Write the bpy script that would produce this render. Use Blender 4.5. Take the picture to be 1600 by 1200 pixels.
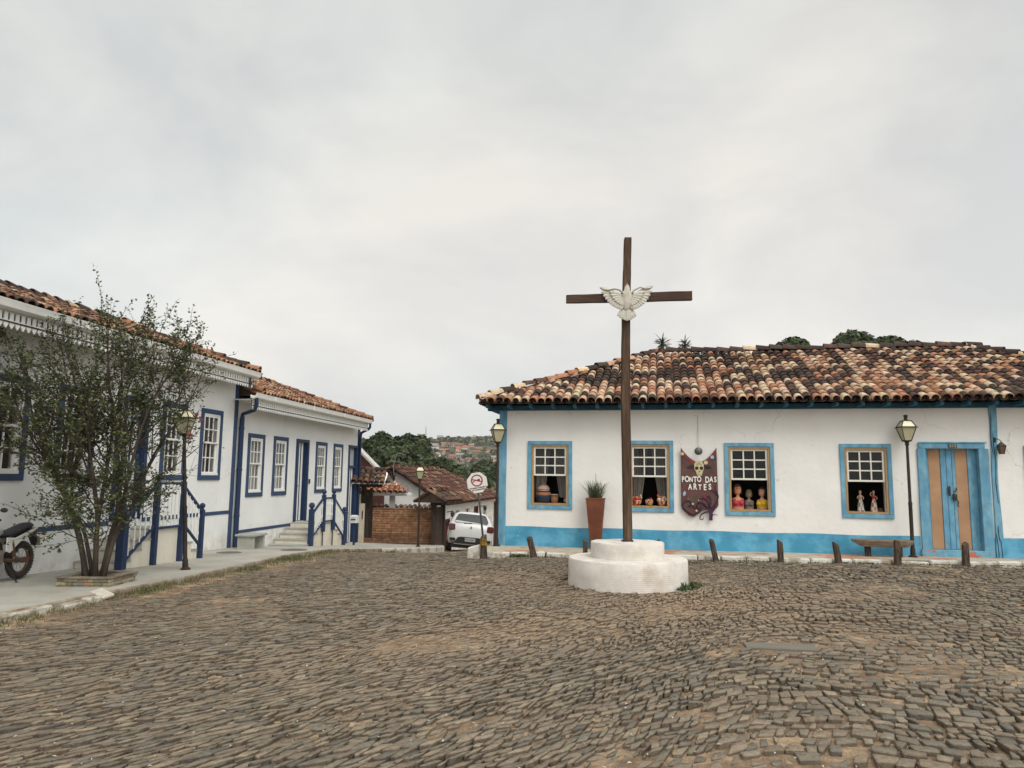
import bpy, math, random
import numpy as np
from mathutils import Vector, Matrix, Euler, noise
for o in list(bpy.data.objects): bpy.data.objects.remove(o)
S = bpy.context.scene
PI = math.pi; R = math.radians
random.seed(7); RNG = np.random.RandomState(11)

# ------------------------------------------------------------------ camera
cam = bpy.data.cameras.new('camera'); cam_o = bpy.data.objects.new('camera', cam)
S.collection.objects.link(cam_o); S.camera = cam_o
cam.sensor_width = 36; cam.lens = 26.1; cam.clip_start = 0.05; cam.clip_end = 6000
PITCH = math.atan(145.3 / 1160); ROLL = R(0.67)
cam_o.matrix_world = Matrix.Translation((0, 0, 1.6)) @ Matrix.Rotation(PI / 2 + PITCH, 4, 'X') @ Matrix.Rotation(ROLL, 4, 'Z')

# ------------------------------------------------------------------ world (overcast) and soft sun
SUN_EL, SUN_AZ = R(48), R(150)        # azimuth from +Y clockwise: behind the camera, to the right
sun_dir = Vector((math.sin(SUN_AZ) * math.cos(SUN_EL), math.cos(SUN_AZ) * math.cos(SUN_EL), math.sin(SUN_EL)))
W = bpy.data.worlds.new('World'); S.world = W; W.use_nodes = True
nt = W.node_tree; nt.nodes.clear()
def N(t, **k):
    n = nt.nodes.new(t)
    for a, b in k.items(): setattr(n, a, b)
    return n
out = N('ShaderNodeOutputWorld'); bg = N('ShaderNodeBackground'); sky = N('ShaderNodeTexSky')
sky.sky_type = 'NISHITA'; sky.sun_disc = False; sky.sun_elevation = SUN_EL; sky.sun_rotation = SUN_AZ
tc = N('ShaderNodeTexCoord'); mp = N('ShaderNodeMapping'); mp.inputs['Scale'].default_value = (1, 1, 1.9)
nt.links.new(tc.outputs['Generated'], mp.inputs['Vector'])
n1 = N('ShaderNodeTexNoise'); n1.inputs['Scale'].default_value = 2.3; n1.inputs['Detail'].default_value = 5; n1.inputs['Roughness'].default_value = .55
n1.inputs['Distortion'].default_value = .4
nt.links.new(mp.outputs['Vector'], n1.inputs['Vector'])
n2 = N('ShaderNodeTexNoise'); n2.inputs['Scale'].default_value = 1.3; n2.inputs['Detail'].default_value = 2
nt.links.new(mp.outputs['Vector'], n2.inputs['Vector'])
cr = N('ShaderNodeValToRGB')
cr.color_ramp.elements[0].position = .38; cr.color_ramp.elements[0].color = (.575, .585, .582, 1)
cr.color_ramp.elements[1].position = .63; cr.color_ramp.elements[1].color = (.725, .718, .682, 1)
nt.links.new(n1.outputs['Fac'], cr.inputs['Fac'])
cr2 = N('ShaderNodeValToRGB')
cr2.color_ramp.elements[0].position = .42; cr2.color_ramp.elements[0].color = (.97, 1.0, 1.0, 1)
cr2.color_ramp.elements[1].position = .62; cr2.color_ramp.elements[1].color = (1.02, .992, .972, 1)
nt.links.new(n2.outputs['Fac'], cr2.inputs['Fac'])
mul = N('ShaderNodeMixRGB', blend_type='MULTIPLY'); mul.inputs['Fac'].default_value = 1
nt.links.new(cr.outputs[0], mul.inputs[1]); nt.links.new(cr2.outputs[0], mul.inputs[2])
# brighter towards the veiled sun, slightly brighter near the horizon
vn = N('ShaderNodeVectorMath', operation='NORMALIZE'); nt.links.new(tc.outputs['Generated'], vn.inputs[0])
dp = N('ShaderNodeVectorMath', operation='DOT_PRODUCT'); nt.links.new(vn.outputs[0], dp.inputs[0]); dp.inputs[1].default_value = sun_dir
g = N('ShaderNodeMapRange', interpolation_type='SMOOTHSTEP'); nt.links.new(dp.outputs['Value'], g.inputs['Value'])
g.inputs['From Min'].default_value = 0.1; g.inputs['From Max'].default_value = 1; g.inputs['To Min'].default_value = 1; g.inputs['To Max'].default_value = 1.9
sx = N('ShaderNodeSeparateXYZ'); nt.links.new(vn.outputs[0], sx.inputs[0])
h = N('ShaderNodeMapRange', interpolation_type='SMOOTHSTEP'); nt.links.new(sx.outputs['Z'], h.inputs['Value'])
h.inputs['From Min'].default_value = 0; h.inputs['From Max'].default_value = .55; h.inputs['To Min'].default_value = 1.14; h.inputs['To Max'].default_value = .96
mm = N('ShaderNodeMath', operation='MULTIPLY'); nt.links.new(g.outputs[0], mm.inputs[0]); nt.links.new(h.outputs[0], mm.inputs[1])
sc = N('ShaderNodeVectorMath', operation='SCALE'); nt.links.new(mul.outputs[0], sc.inputs[0]); nt.links.new(mm.outputs[0], sc.inputs['Scale'])
sc2 = N('ShaderNodeVectorMath', operation='SCALE'); nt.links.new(sky.outputs[0], sc2.inputs[0]); sc2.inputs['Scale'].default_value = .006
ad = N('ShaderNodeVectorMath', operation='ADD'); nt.links.new(sc.outputs[0], ad.inputs[0]); nt.links.new(sc2.outputs[0], ad.inputs[1])
nt.links.new(ad.outputs[0], bg.inputs['Color']); bg.inputs['Strength'].default_value = 1.0
nt.links.new(bg.outputs[0], out.inputs[0])
sl = bpy.data.lights.new('sun', 'SUN'); sl.energy = 1.5; sl.angle = R(28); sl.color = (1, .965, .91)
so = bpy.data.objects.new('sun', sl); S.collection.objects.link(so)
so.rotation_euler = sun_dir.to_track_quat('Z', 'Y').to_euler()
S.view_settings.view_transform = 'Standard'; S.view_settings.look = 'None'; S.view_settings.exposure = 0.20; S.view_settings.gamma = 1
S.cycles.max_bounces = 6; S.cycles.transparent_max_bounces = 12

# ------------------------------------------------------------------ materials
MATS = {}
def mat(name, col, rough=.8, var=.15, sc=6, bump=.15, bsc=60, attr=False, metal=0, spec=.3, stretch=(1, 1, 1), col2=None, mixsc=1.5, lo=.45, hi=.6, bdist=.01, detail=5):
    """noise-varied principled; col2 = second colour in patches; attr = colour from the 'col' attribute"""
    if name in MATS: return MATS[name]
    m = bpy.data.materials.new(name); m.use_nodes = True; t = m.node_tree; t.nodes.clear()
    def n(ty, **k):
        q = t.nodes.new(ty)
        for a, b in k.items(): setattr(q, a, b)
        return q
    L = t.links.new
    o = n('ShaderNodeOutputMaterial'); p = n('ShaderNodeBsdfPrincipled'); L(p.outputs[0], o.inputs[0])
    p.inputs['Roughness'].default_value = rough; p.inputs['Metallic'].default_value = metal
    p.inputs['Specular IOR Level'].default_value = spec
    tcn = n('ShaderNodeTexCoord'); mpn = n('ShaderNodeMapping'); mpn.inputs['Scale'].default_value = stretch
    L(tcn.outputs['Object'], mpn.inputs[0])
    a = n('ShaderNodeTexNoise'); a.inputs['Scale'].default_value = sc; a.inputs['Detail'].default_value = detail; L(mpn.outputs[0], a.inputs['Vector'])
    mr = n('ShaderNodeMapRange'); L(a.outputs['Fac'], mr.inputs['Value'])
    mr.inputs['From Min'].default_value = .25; mr.inputs['From Max'].default_value = .75
    mr.inputs['To Min'].default_value = 1 - var; mr.inputs['To Max'].default_value = 1 + var
    if attr:
        at = n('ShaderNodeAttribute', attribute_name='col'); base = at.outputs['Color']
    else:
        rgb = n('ShaderNodeRGB'); rgb.outputs[0].default_value = (*col, 1); base = rgb.outputs[0]
    if col2:
        b = n('ShaderNodeTexNoise'); b.inputs['Scale'].default_value = mixsc; b.inputs['Detail'].default_value = 6; b.inputs['Roughness'].default_value = .65
        L(mpn.outputs[0], b.inputs['Vector'])
        r2 = n('ShaderNodeMapRange'); L(b.outputs['Fac'], r2.inputs['Value']); r2.inputs['From Min'].default_value = lo; r2.inputs['From Max'].default_value = hi
        mx = n('ShaderNodeMixRGB'); L(r2.outputs[0], mx.inputs[0]); L(base, mx.inputs[1]); mx.inputs[2].default_value = (*col2, 1); base = mx.outputs[0]
    v = n('ShaderNodeVectorMath', operation='SCALE'); L(base, v.inputs[0]); L(mr.outputs[0], v.inputs['Scale'])
    L(v.outputs[0], p.inputs['Base Color'])
    if bump:
        bn = n('ShaderNodeTexNoise'); bn.inputs['Scale'].default_value = bsc; bn.inputs['Detail'].default_value = 4; L(mpn.outputs[0], bn.inputs['Vector'])
        bp = n('ShaderNodeBump'); bp.inputs['Strength'].default_value = bump; bp.inputs['Distance'].default_value = bdist
        L(bn.outputs['Fac'], bp.inputs['Height']); L(bp.outputs[0], p.inputs['Normal'])
    MATS[name] = m; return m

def plaster(name, col, dirt, zb=0.5, amount=.6, streak=.10):
    """lime-washed wall: broad tone changes, faint vertical run marks, splash dirt near the ground"""
    m = mat(name, col, .9, .05, 1.1, .35, 7, bdist=.025); t = m.node_tree; L = t.links.new
    p = next(x for x in t.nodes if x.type == 'BSDF_PRINCIPLED'); base = p.inputs['Base Color'].links[0].from_socket
    tcn = next(x for x in t.nodes if x.type == 'TEX_COORD')
    def n(ty, **k):
        q = t.nodes.new(ty)
        for a, b in k.items(): setattr(q, a, b)
        return q
    mp1 = n('ShaderNodeMapping'); mp1.inputs['Scale'].default_value = (2.2, 2.2, .7); L(tcn.outputs['Object'], mp1.inputs[0])
    s = n('ShaderNodeTexNoise'); s.inputs['Scale'].default_value = 1; s.inputs['Detail'].default_value = 6; s.inputs['Roughness'].default_value = .6; L(mp1.outputs[0], s.inputs['Vector'])
    sr = n('ShaderNodeMapRange'); L(s.outputs['Fac'], sr.inputs['Value']); sr.inputs['From Min'].default_value = .52; sr.inputs['From Max'].default_value = .8
    sr.inputs['To Max'].default_value = streak * 2.2
    sp = n('ShaderNodeSeparateXYZ'); L(tcn.outputs['Object'], sp.inputs[0])
    z = n('ShaderNodeMapRange'); L(sp.outputs['Z'], z.inputs['Value']); z.inputs['From Min'].default_value = zb; z.inputs['From Max'].default_value = zb - .75
    e = n('ShaderNodeTexNoise'); e.inputs['Scale'].default_value = 3.2; e.inputs['Detail'].default_value = 7; e.inputs['Roughness'].default_value = .7; L(tcn.outputs['Object'], e.inputs['Vector'])
    er = n('ShaderNodeMapRange'); L(e.outputs['Fac'], er.inputs['Value']); er.inputs['From Min'].default_value = .42; er.inputs['From Max'].default_value = .66
    mu = n('ShaderNodeMath', operation='MULTIPLY'); L(z.outputs[0], mu.inputs[0]); L(er.outputs[0], mu.inputs[1])
    mu2 = n('ShaderNodeMath', operation='MULTIPLY'); L(mu.outputs[0], mu2.inputs[0]); mu2.inputs[1].default_value = amount
    am = n('ShaderNodeMath', operation='ADD', use_clamp=True); L(mu2.outputs[0], am.inputs[0]); L(sr.outputs[0], am.inputs[1])
    mx = n('ShaderNodeMixRGB'); L(am.outputs[0], mx.inputs[0]); L(base, mx.inputs[1]); mx.inputs[2].default_value = (*dirt, 1)
    vo = n('ShaderNodeTexVoronoi', feature='DISTANCE_TO_EDGE'); vo.inputs['Scale'].default_value = .55
    dn = n('ShaderNodeTexNoise'); dn.inputs['Scale'].default_value = 2.2; dn.inputs['Detail'].default_value = 6; L(tcn.outputs['Object'], dn.inputs['Vector'])
    dm = n('ShaderNodeMixRGB', blend_type='ADD'); dm.inputs[0].default_value = .5; L(tcn.outputs['Object'], dm.inputs[1]); L(dn.outputs['Color'], dm.inputs[2]); L(dm.outputs[0], vo.inputs['Vector'])
    lt = n('ShaderNodeMath', operation='LESS_THAN'); L(vo.outputs['Distance'], lt.inputs[0]); lt.inputs[1].default_value = .0022
    mk = n('ShaderNodeTexNoise'); mk.inputs['Scale'].default_value = .8; L(tcn.outputs['Object'], mk.inputs['Vector'])
    gt_ = n('ShaderNodeMath', operation='GREATER_THAN'); L(mk.outputs['Fac'], gt_.inputs[0]); gt_.inputs[1].default_value = .53
    cm = n('ShaderNodeMath', operation='MULTIPLY'); L(lt.outputs[0], cm.inputs[0]); L(gt_.outputs[0], cm.inputs[1])
    ch = n('ShaderNodeTexNoise'); ch.inputs['Scale'].default_value = 7; ch.inputs['Detail'].default_value = 3; L(tcn.outputs['Object'], ch.inputs['Vector'])
    cg = n('ShaderNodeMath', operation='GREATER_THAN'); L(ch.outputs['Fac'], cg.inputs[0]); cg.inputs[1].default_value = .745
    mxx = n('ShaderNodeMath', operation='MAXIMUM'); L(cm.outputs[0], mxx.inputs[0]); L(cg.outputs[0], mxx.inputs[1])
    sc_ = n('ShaderNodeMath', operation='MULTIPLY'); L(mxx.outputs[0], sc_.inputs[0]); sc_.inputs[1].default_value = .38
    m3 = n('ShaderNodeMixRGB'); L(sc_.outputs[0], m3.inputs[0]); L(mx.outputs[0], m3.inputs[1]); m3.inputs[2].default_value = (.35, .31, .26, 1)
    L(m3.outputs[0], p.inputs['Base Color'])
    return m

def glass(name, tint=(.02, .022, .025), clear=.75):
    if name in MATS: return MATS[name]
    m = bpy.data.materials.new(name); m.use_nodes = True; t = m.node_tree; t.nodes.clear(); L = t.links.new
    o = t.nodes.new('ShaderNodeOutputMaterial'); mx = t.nodes.new('ShaderNodeMixShader'); tr = t.nodes.new('ShaderNodeBsdfTransparent')
    p = t.nodes.new('ShaderNodeBsdfPrincipled'); p.inputs['Base Color'].default_value = (*tint, 1); p.inputs['Roughness'].default_value = .06
    nz = t.nodes.new('ShaderNodeTexNoise'); nz.inputs['Scale'].default_value = 4; bp = t.nodes.new('ShaderNodeBump'); bp.inputs['Strength'].default_value = 0
    L(nz.outputs['Fac'], bp.inputs['Height']); L(bp.outputs[0], p.inputs['Normal'])
    mx.inputs[0].default_value = 1 - clear
    L(tr.outputs[0], mx.inputs[1]); L(p.outputs[0], mx.inputs[2]); L(mx.outputs[0], o.inputs[0]); MATS[name] = m; return m

WHITE = plaster('white_limewash', (.78, .765, .735), (.45, .37, .27), .62, .5, .05)
WHITE_L = plaster('white_wall_paint', (.77, .775, .76), (.38, .29, .20), .42, .95, .04)
CREAM = plaster('cream_wall', (.62, .55, .43), (.3, .22, .14), .3, .6, .2)
BLUE = mat('light_blue_paint', (.115, .295, .43), .7, .22, 9, .3, 25, col2=(.18, .36, .46), mixsc=5, stretch=(1, 1, .5))
BLUEBAND = mat('light_blue_band', (.060, .275, .43), .75, .14, 2.5, .25, 14, col2=(.12, .37, .54), mixsc=2.2, bdist=.02)
DKBLUE = mat('eave_blue', (.022, .11, .18), .7, .2, 6, .2, 30)
NAVY = mat('navy_paint', (.018, .036, .088), .55, .15, 6, .1, 40)
NAVYW = mat('navy_wall_paint', (.036, .062, .125), .7, .12, 4, .1, 30)
WPAINT = mat('white_gloss_paint', (.76, .76, .73), .5, .06, 6, .1, 40)
WSASH = mat('white_sash_paint', (.72, .70, .62), .6, .1, 12, .1, 40)
TANWOOD = mat('tan_window_wood', (.36, .23, .11), .7, .25, 10, .2, 40, stretch=(3, 3, .6))
ORANGE = mat('ochre_door_paint', (.42, .25, .14), .7, .14, 8, .2, 30, col2=(.36, .205, .115), mixsc=2)
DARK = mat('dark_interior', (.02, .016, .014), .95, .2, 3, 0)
DWOOD = mat('dark_weathered_wood', (.085, .052, .033), .9, .45, 9, .6, 35, stretch=(4, 4, .5), col2=(.17, .12, .08), mixsc=3, lo=.5, hi=.7)
CROSSW = mat('cross_wood', (.072, .043, .027), .85, .4, 12, .6, 30, stretch=(4, 4, .35), col2=(.15, .095, .058), mixsc=2.5, lo=.48, hi=.7)
CROSSB = mat('crossbeam_wood', (.058, .033, .023), .85, .4, 12, .6, 30, stretch=(.35, 4, 4), col2=(.12, .075, .05), mixsc=2.5, lo=.48, hi=.7)
STUMPW = mat('stump_wood', (.10, .068, .045), .95, .6, 14, .8, 30, stretch=(4, 4, .6), col2=(.025, .02, .018), mixsc=5, lo=.45, hi=.6)
BENCHW = mat('old_plank_wood', (.21, .155, .11), .9, .3, 9, .5, 30, stretch=(.5, 4, 4), col2=(.13, .09, .06), mixsc=4)
IRON = mat('black_iron', (.022, .018, .018), .55, .3, 20, .2, 60, spec=.5)
RUSTIRON = mat('rusty_brown_iron', (.034, .023, .019), .7, .4, 14, .3, 60)
CONC = mat('pavement_concrete', (.40, .385, .335), .9, .2, 2.2, .3, 35, col2=(.28, .255, .205), mixsc=1.1, lo=.48, hi=.66)
CONC2 = mat('grey_concrete', (.36, .36, .32), .9, .15, 4, .3, 40)
KERBD = mat('dirty_kerb', (.28, .24, .19), .95, .35, 7, .6, 25, col2=(.2, .13, .08), mixsc=3)
KERBW = mat('limed_kerb', (.62, .60, .54), .9, .2, 8, .5, 25, col2=(.30, .25, .19), mixsc=4, lo=.5, hi=.62)
SOIL = mat('reddish_soil', (.20, .135, .085), 1, .4, 14, 1.0, 60, col2=(.36, .26, .165), mixsc=2.2, bdist=.02)
STONE = mat('cobble_stone', (0, 0, 0), .72, .3, 26, 1.0, 55, attr=True, spec=.3, bdist=.014)
TILE = mat('clay_tile', (0, 0, 0), .88, .28, 11, .35, 60, attr=True, spec=.2)
DECK = mat('roof_underside', (.05, .032, .022), .95, .3, 6, .2, 20)
PLINTH = mat('whitewashed_brick', (.66, .62, .57), .9, .12, 5, 0, 30, col2=(.50, .43, .36), mixsc=3, lo=.5, hi=.75)
LAMPGLASS = mat('cream_lamp_glass', (.42, .40, .25), .35, .12, 8, .05, 40, spec=.5)
LAMPGLASS2 = mat('cream_lamp_top', (.62, .60, .38), .35, .06, 8, .05, 40, spec=.5)
TERRA = mat('rust_planter_paint', (.13, .04, .02), .6, .22, 5, .15, 40, col2=(.19, .065, .032), mixsc=2)
ATT = mat('painted', (0, 0, 0), .75, .12, 30, .2, 80, attr=True)
ATTG = mat('painted_gloss', (0, 0, 0), .3, .05, 30, 0, 80, attr=True, spec=.6)
CURT = mat('white_curtain', (.62, .61, .57), .9, .08, 4, 0)
GRASSM = mat('grass_blades', (0, 0, 0), .8, .2, 20, 0, attr=True)
LEAF = mat('leaves', (0, 0, 0), .6, .2, 9, 0, attr=True, spec=.25)
BARK = mat('grey_brown_bark', (.07, .054, .041), .95, .35, 12, .6, 40, col2=(.04, .03, .024), mixsc=6, stretch=(2, 2, .7))
DBARK = mat('dark_bark', (.06, .045, .035), .95, .3, 3, .5, 10)
GLASS = glass('window_glass', (.03, .032, .035), .72)
GLASSD = glass('dark_window_glass', (.02, .02, .02), .55)

# brick-course bump on the whitewashed plinth
def add_bricks(m, sx_, sy_):
    t = m.node_tree; L = t.links.new; p = next(x for x in t.nodes if x.type == 'BSDF_PRINCIPLED')
    uvn = t.nodes.new('ShaderNodeUVMap'); br = t.nodes.new('ShaderNodeTexBrick')
    br.inputs['Scale'].default_value = 1; br.inputs['Brick Width'].default_value = sx_; br.inputs['Row Height'].default_value = sy_
    br.inputs['Mortar Size'].default_value = .006; br.inputs['Mortar Smooth'].default_value = .8
    br.inputs['Color1'].default_value = (1, 1, 1, 1); br.inputs['Color2'].default_value = (.8, .8, .8, 1); br.inputs['Mortar'].default_value = (0, 0, 0, 1)
    L(uvn.outputs[0], br.inputs['Vector'])
    nz = t.nodes.new('ShaderNodeTexNoise'); nz.inputs['Scale'].default_value = 45; nz.inputs['Detail'].default_value = 5
    L(uvn.outputs[0], nz.inputs['Vector'])
    ma = t.nodes.new('ShaderNodeMath'); ma.operation = 'MULTIPLY_ADD'; L(nz.outputs['Fac'], ma.inputs[0]); ma.inputs[1].default_value = .8; L(br.outputs['Color'], ma.inputs[2])
    bp = t.nodes.new('ShaderNodeBump'); bp.inputs['Strength'].default_value = .4; bp.inputs['Distance'].default_value = .005
    L(ma.outputs[0], bp.inputs['Height']); L(bp.outputs[0], p.inputs['Normal'])
add_bricks(PLINTH, .1, .028)

# ------------------------------------------------------------------ mesh collector
class MB:
    def __init__(s): s.v = []; s.f = []; s.m = []; s.c = []; s.uv = {}
    def add(s, vs, fs, mi=0, col=(1, 1, 1)):
        b = len(s.v); s.v += [tuple(x) for x in vs]
        for f in fs: s.f.append(tuple(i + b for i in f)); s.m.append(mi); s.c.append(col)
        return s
    def box(s, x0, x1, y0, y1, z0, z1, mi=0, col=(1, 1, 1), M=None):
        vs = [Vector((x, y, z)) for z in (z0, z1) for y in (y0, y1) for x in (x0, x1)]
        if M: vs = [M @ v for v in vs]
        return s.add(vs, [(0, 2, 3, 1), (4, 5, 7, 6), (0, 1, 5, 4), (2, 6, 7, 3), (0, 4, 6, 2), (1, 3, 7, 5)], mi, col)
    def bar(s, a, b, w, h, mi=0, col=(1, 1, 1), up=(0, 0, 1)):
        a = Vector(a); b = Vector(b); d = b - a; l = d.length
        if l < 1e-6: return s
        d.normalize(); u = Vector(up)
        if abs(d.dot(u)) > .98: u = Vector((0, 1, 0))
        x = d.cross(u).normalized(); z = x.cross(d)
        M = Matrix(((x.x, d.x, z.x, a.x), (x.y, d.y, z.y, a.y), (x.z, d.z, z.z, a.z), (0, 0, 0, 1)))
        return s.box(-w / 2, w / 2, 0, l, -h / 2, h / 2, mi, col, M)
    def tube(s, path, r, n=8, mi=0, col=(1, 1, 1), cap=True, flat=1.0):
        P = [Vector(p) for p in path]; k = len(P)
        rr = r if hasattr(r, '__len__') else [r] * k
        vs = []; prev = None
        for i, p in enumerate(P):
            d = (P[min(i + 1, k - 1)] - P[max(i - 1, 0)]).normalized()
            if prev is None:
                u = Vector((0, 0, 1)) if abs(d.z) < .9 else Vector((1, 0, 0))
                x = d.cross(u).normalized()
            else:
                x = (prev - d * prev.dot(d)).normalized()
            y = d.cross(x); prev = x
            for j in range(n):
                a = 2 * PI * j / n; vs.append(p + (x * math.cos(a) + y * math.sin(a) * flat) * rr[i])
        fs = [(i * n + j, i * n + (j + 1) % n, (i + 1) * n + (j + 1) % n, (i + 1) * n + j) for i in range(k - 1) for j in range(n)]
        if cap: fs += [tuple(range(n - 1, -1, -1)), tuple(range((k - 1) * n, k * n))]
        return s.add(vs, fs, mi, col)
    def lathe(s, prof, n=16, o=(0, 0, 0), mi=0, col=(1, 1, 1), M=None, a0=0):
        o = Vector(o); vs = []
        for (r, z) in prof:
            for j in range(n):
                a = 2 * PI * j / n + a0; v = Vector((r * math.cos(a), r * math.sin(a), z))
                vs.append((M @ v if M else v) + o)
        k = len(prof)
        fs = [(i * n + j, i * n + (j + 1) % n, (i + 1) * n + (j + 1) % n, (i + 1) * n + j) for i in range(k - 1) for j in range(n)]
        fs += [tuple(range(n - 1, -1, -1)), tuple(range((k - 1) * n, k * n))]
        return s.add(vs, fs, mi, col)
    def ball(s, c, r, n=10, mi=0, col=(1, 1, 1), M=None):
        if not hasattr(r, '__len__'): r = (r, r, r)
        prof = [(math.sin(PI * i / (n // 2 + 1)), -math.cos(PI * i / (n // 2 + 1))) for i in range(n // 2 + 2)]
        prof[0] = (.02, -1); prof[-1] = (.02, 1)
        MM = (M or Matrix.Identity(4)) @ Matrix.Diagonal((*r, 1))
        return s.lathe(prof, n, c, mi, col, MM)
    def prism(s, poly, y0, y1, mi=0, col=(1, 1, 1), M=None):
        """poly in (x,z); extruded in y from y0 to y1"""
        n = len(poly); vs = [Vector((x, y0, z)) for x, z in poly] + [Vector((x, y1, z)) for x, z in poly]
        if M: vs = [M @ v for v in vs]
        fs = [tuple(range(n)), tuple(range(2 * n - 1, n - 1, -1))] + [(i, i + n, (i + 1) % n + n, (i + 1) % n) for i in range(n)]
        return s.add(vs, fs, mi, col)
    def build(s, name, mats, parent=None, smooth=False, bevel=0, loc=None, label=None):
        me = bpy.data.meshes.new(name); me.from_pydata(s.v, [], s.f)
        if not isinstance(mats, (list, tuple)): mats = [mats]
        for m in mats: me.materials.append(m)
        if len(mats) > 1: me.polygons.foreach_set('material_index', s.m)
        if any(m in (STONE, TILE, ATT, ATTG, GRASSM, LEAF) for m in mats):
            a = me.attributes.new('col', 'FLOAT_COLOR', 'FACE')
            a.data.foreach_set('color', np.array([(*c, 1) for c in s.c], dtype=np.float32).ravel())
        if smooth: me.polygons.foreach_set('use_smooth', [True] * len(s.f))
        me.update()
        o = bpy.data.objects.new(name, me); S.collection.objects.link(o)
        if parent: o.parent = parent
        if loc: o.location = loc
        if bevel:
            b = o.modifiers.new('bevel', 'BEVEL'); b.width = bevel; b.segments = 1; b.limit_method = 'ANGLE'; b.angle_limit = R(40)
        if label: o['label'] = label
        return o
def autosmooth(o, ang=40):
    me = o.data
    for p in me.polygons: p.use_smooth = True
    me.update()
    try: me.set_sharp_from_angle(angle=R(ang))
    except Exception: pass
    return o
def thing(name, label, cat, loc=(0, 0, 0), rz=0, group=None, rot=None):
    o = bpy.data.objects.new(name, None); S.collection.objects.link(o); o.empty_display_size = .2
    o.location = loc; o.rotation_euler = rot if rot else (0, 0, rz)
    return tag(o, label, cat, group)
def tag(o, label=None, cat=None, group=None, kind=None):
    if label: o['label'] = label
    if cat: o['category'] = cat
    if group: o['group'] = group
    if kind: o['kind'] = kind
    return o
def copy_tree(o, parent=None):
    c = o.copy(); S.collection.objects.link(c)
    if parent: c.parent = parent
    for ch in list(o.children): copy_tree(ch, c)
    return c
def lerp(a, b, t): return a + (b - a) * t
def jit(c, a): k = 1 + random.uniform(-a, a); return tuple(min(.9, max(0.004, x * k * (1 + random.uniform(-a, a) * .3))) for x in c)

# ------------------------------------------------------------------ terrain height (metres)
def sm(a, b, x): t = np.clip((x - a) / (b - a), 0, 1); return t * t * (3 - 2 * t)
YS = [5, 9, 12, 15, 18, 21, 24, 26.7, 30, 40, 60, 100]; ZS = [.03, .02, 0, -.07, -.14, -.35, -.58, -.76, -1.08, -1.8, -5, -10]
def pav(x, y): return np.interp(y, YS, ZS) - .05 * sm(-5, -3.3, x) * sm(17, 20.5, y)
def road(x, y):
    a = pav(x, y) - .1 - .14 * sm(18, 28, y); b = .06 * sm(0, 10, x)
    m = np.clip((-.2 - x + .3 * (y - 14.5)) / 3.5, 0, 1); m = m * m * (3 - 2 * m)
    return a * m + b * (1 - m)
def pavr(x, y): return .08 + .045 * sm(0, 10, x)
def locF(P0, ang):
    a = R(ang); u = Vector((math.cos(a), math.sin(a), 0)); n = Vector((-math.sin(a), math.cos(a), 0)); P0 = Vector(P0)
    return lambda uu, ww, z=0: P0 + u * uu + n * ww + Vector((0, 0, z))
P_R = (-.2014, 16.946, 0); A_R = -11.5; FR = locF(P_R, A_R)
P_L = (-7.512, 11.872, 0); A_L = 82; FL = locF(P_L, A_L)
LK = [(-8.2, 1), (-6.9, 4), (-5.73, 8.6), (-5.4, 10.4), (-5.06, 12.1), (-4.87, 14.5), (-4.8, 16.25), (-4.45, 17.6), (-3.75, 19.8), (-2.95, 21.8), (-2.32, 23.3), (-2.25, 25.5), (-2.5, 28), (-2.9, 31), (-2.6, 36), (-.9, 44)]   # left kerb line
RKL = [(-.14, -1.75), (1.2, -1.3), (4.3, -1.15), (6.7, -1.1), (10.2, -.8), (13.5, -.75)]
RK = [FR(u, w) for u, w in RKL]; RK = [(p.x, p.y) for p in RK]
def hill(x, y):
    h = np.interp(y, [30, 60, 100, 160, 300, 400, 640, 820, 1000, 1600], [0, 0, 1, -2, 3, 13.5, 46, 52, 40, 20])
    return h
# ------------------------------------------------------------------ ground sheet
def fbm(x, y, s, o=0): return noise.fractal(Vector((x * s + o, y * s, 0)), 1.0, 2.0, 4)
def axis(a, b, step, lo, hi, gr):
    L_ = [a]; st = step
    while L_[-1] > lo: st *= gr; L_.append(L_[-1] - st)
    L_ = L_[::-1]; n_ = int((b - a) / step)
    L_ += [a + step * i for i in range(1, n_ + 1)]; st = step
    while L_[-1] < hi: st *= gr; L_.append(L_[-1] + st)
    return L_
gx = axis(-7, 12, .16, -1000, 1000, 1.2); gy = axis(2, 24, .16, -200, 1300, 1.1)
def gz(x, y):
    z = float(road(x, min(y, 99)))
    if y > 30: z = lerp(z, float(np.interp(y, [45, 60, 100, 160, 300, 380, 470, 560, 640, 800, 1000, 1300], [-3.2, -6, -12, -15, -4, 5.0, 12, 20, 26, 34, 28, 20])), sm(42, 55, y))
    if y > 250:
        z += 3.5 * fbm(x, y, .006) * min(1, (y - 250) / 200) + sm(-110, -5, x) * 7.5 * sm(560, 800, y) + .05 * max(0, -x - 150) * sm(300, 600, y)
    if -8 < x < 13 and 0 < y < 34:
        z += -.026 + .014 * fbm(x, y, 1.1) + .006 * fbm(x, y, 5)
        lx = np.interp(y, [q[1] for q in LK], [q[0] for q in LK])
        if y > 6: z += .045 * max(0, 1 - max(0, x - lx) / .9)
    else: z -= .03
    return z
mb = MB(); nx = len(gx)
mb.v = [(x, y, gz(x, y)) for y in gy for x in gx]
mb.f = [(j * nx + i, j * nx + i + 1, (j + 1) * nx + i + 1, (j + 1) * nx + i) for j in range(len(gy) - 1) for i in range(nx - 1)]
mb.m = [1 if gy[j] > 60 else 0 for j in range(len(gy) - 1) for i in range(nx - 1)]; mb.c = [(1, 1, 1)] * len(mb.f)
HILLM = mat('hillside_ground', (.065, .07, .04), 1, .35, .05, .3, .5, col2=(.13, .09, .06), mixsc=.02, lo=.5, hi=.62)
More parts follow.
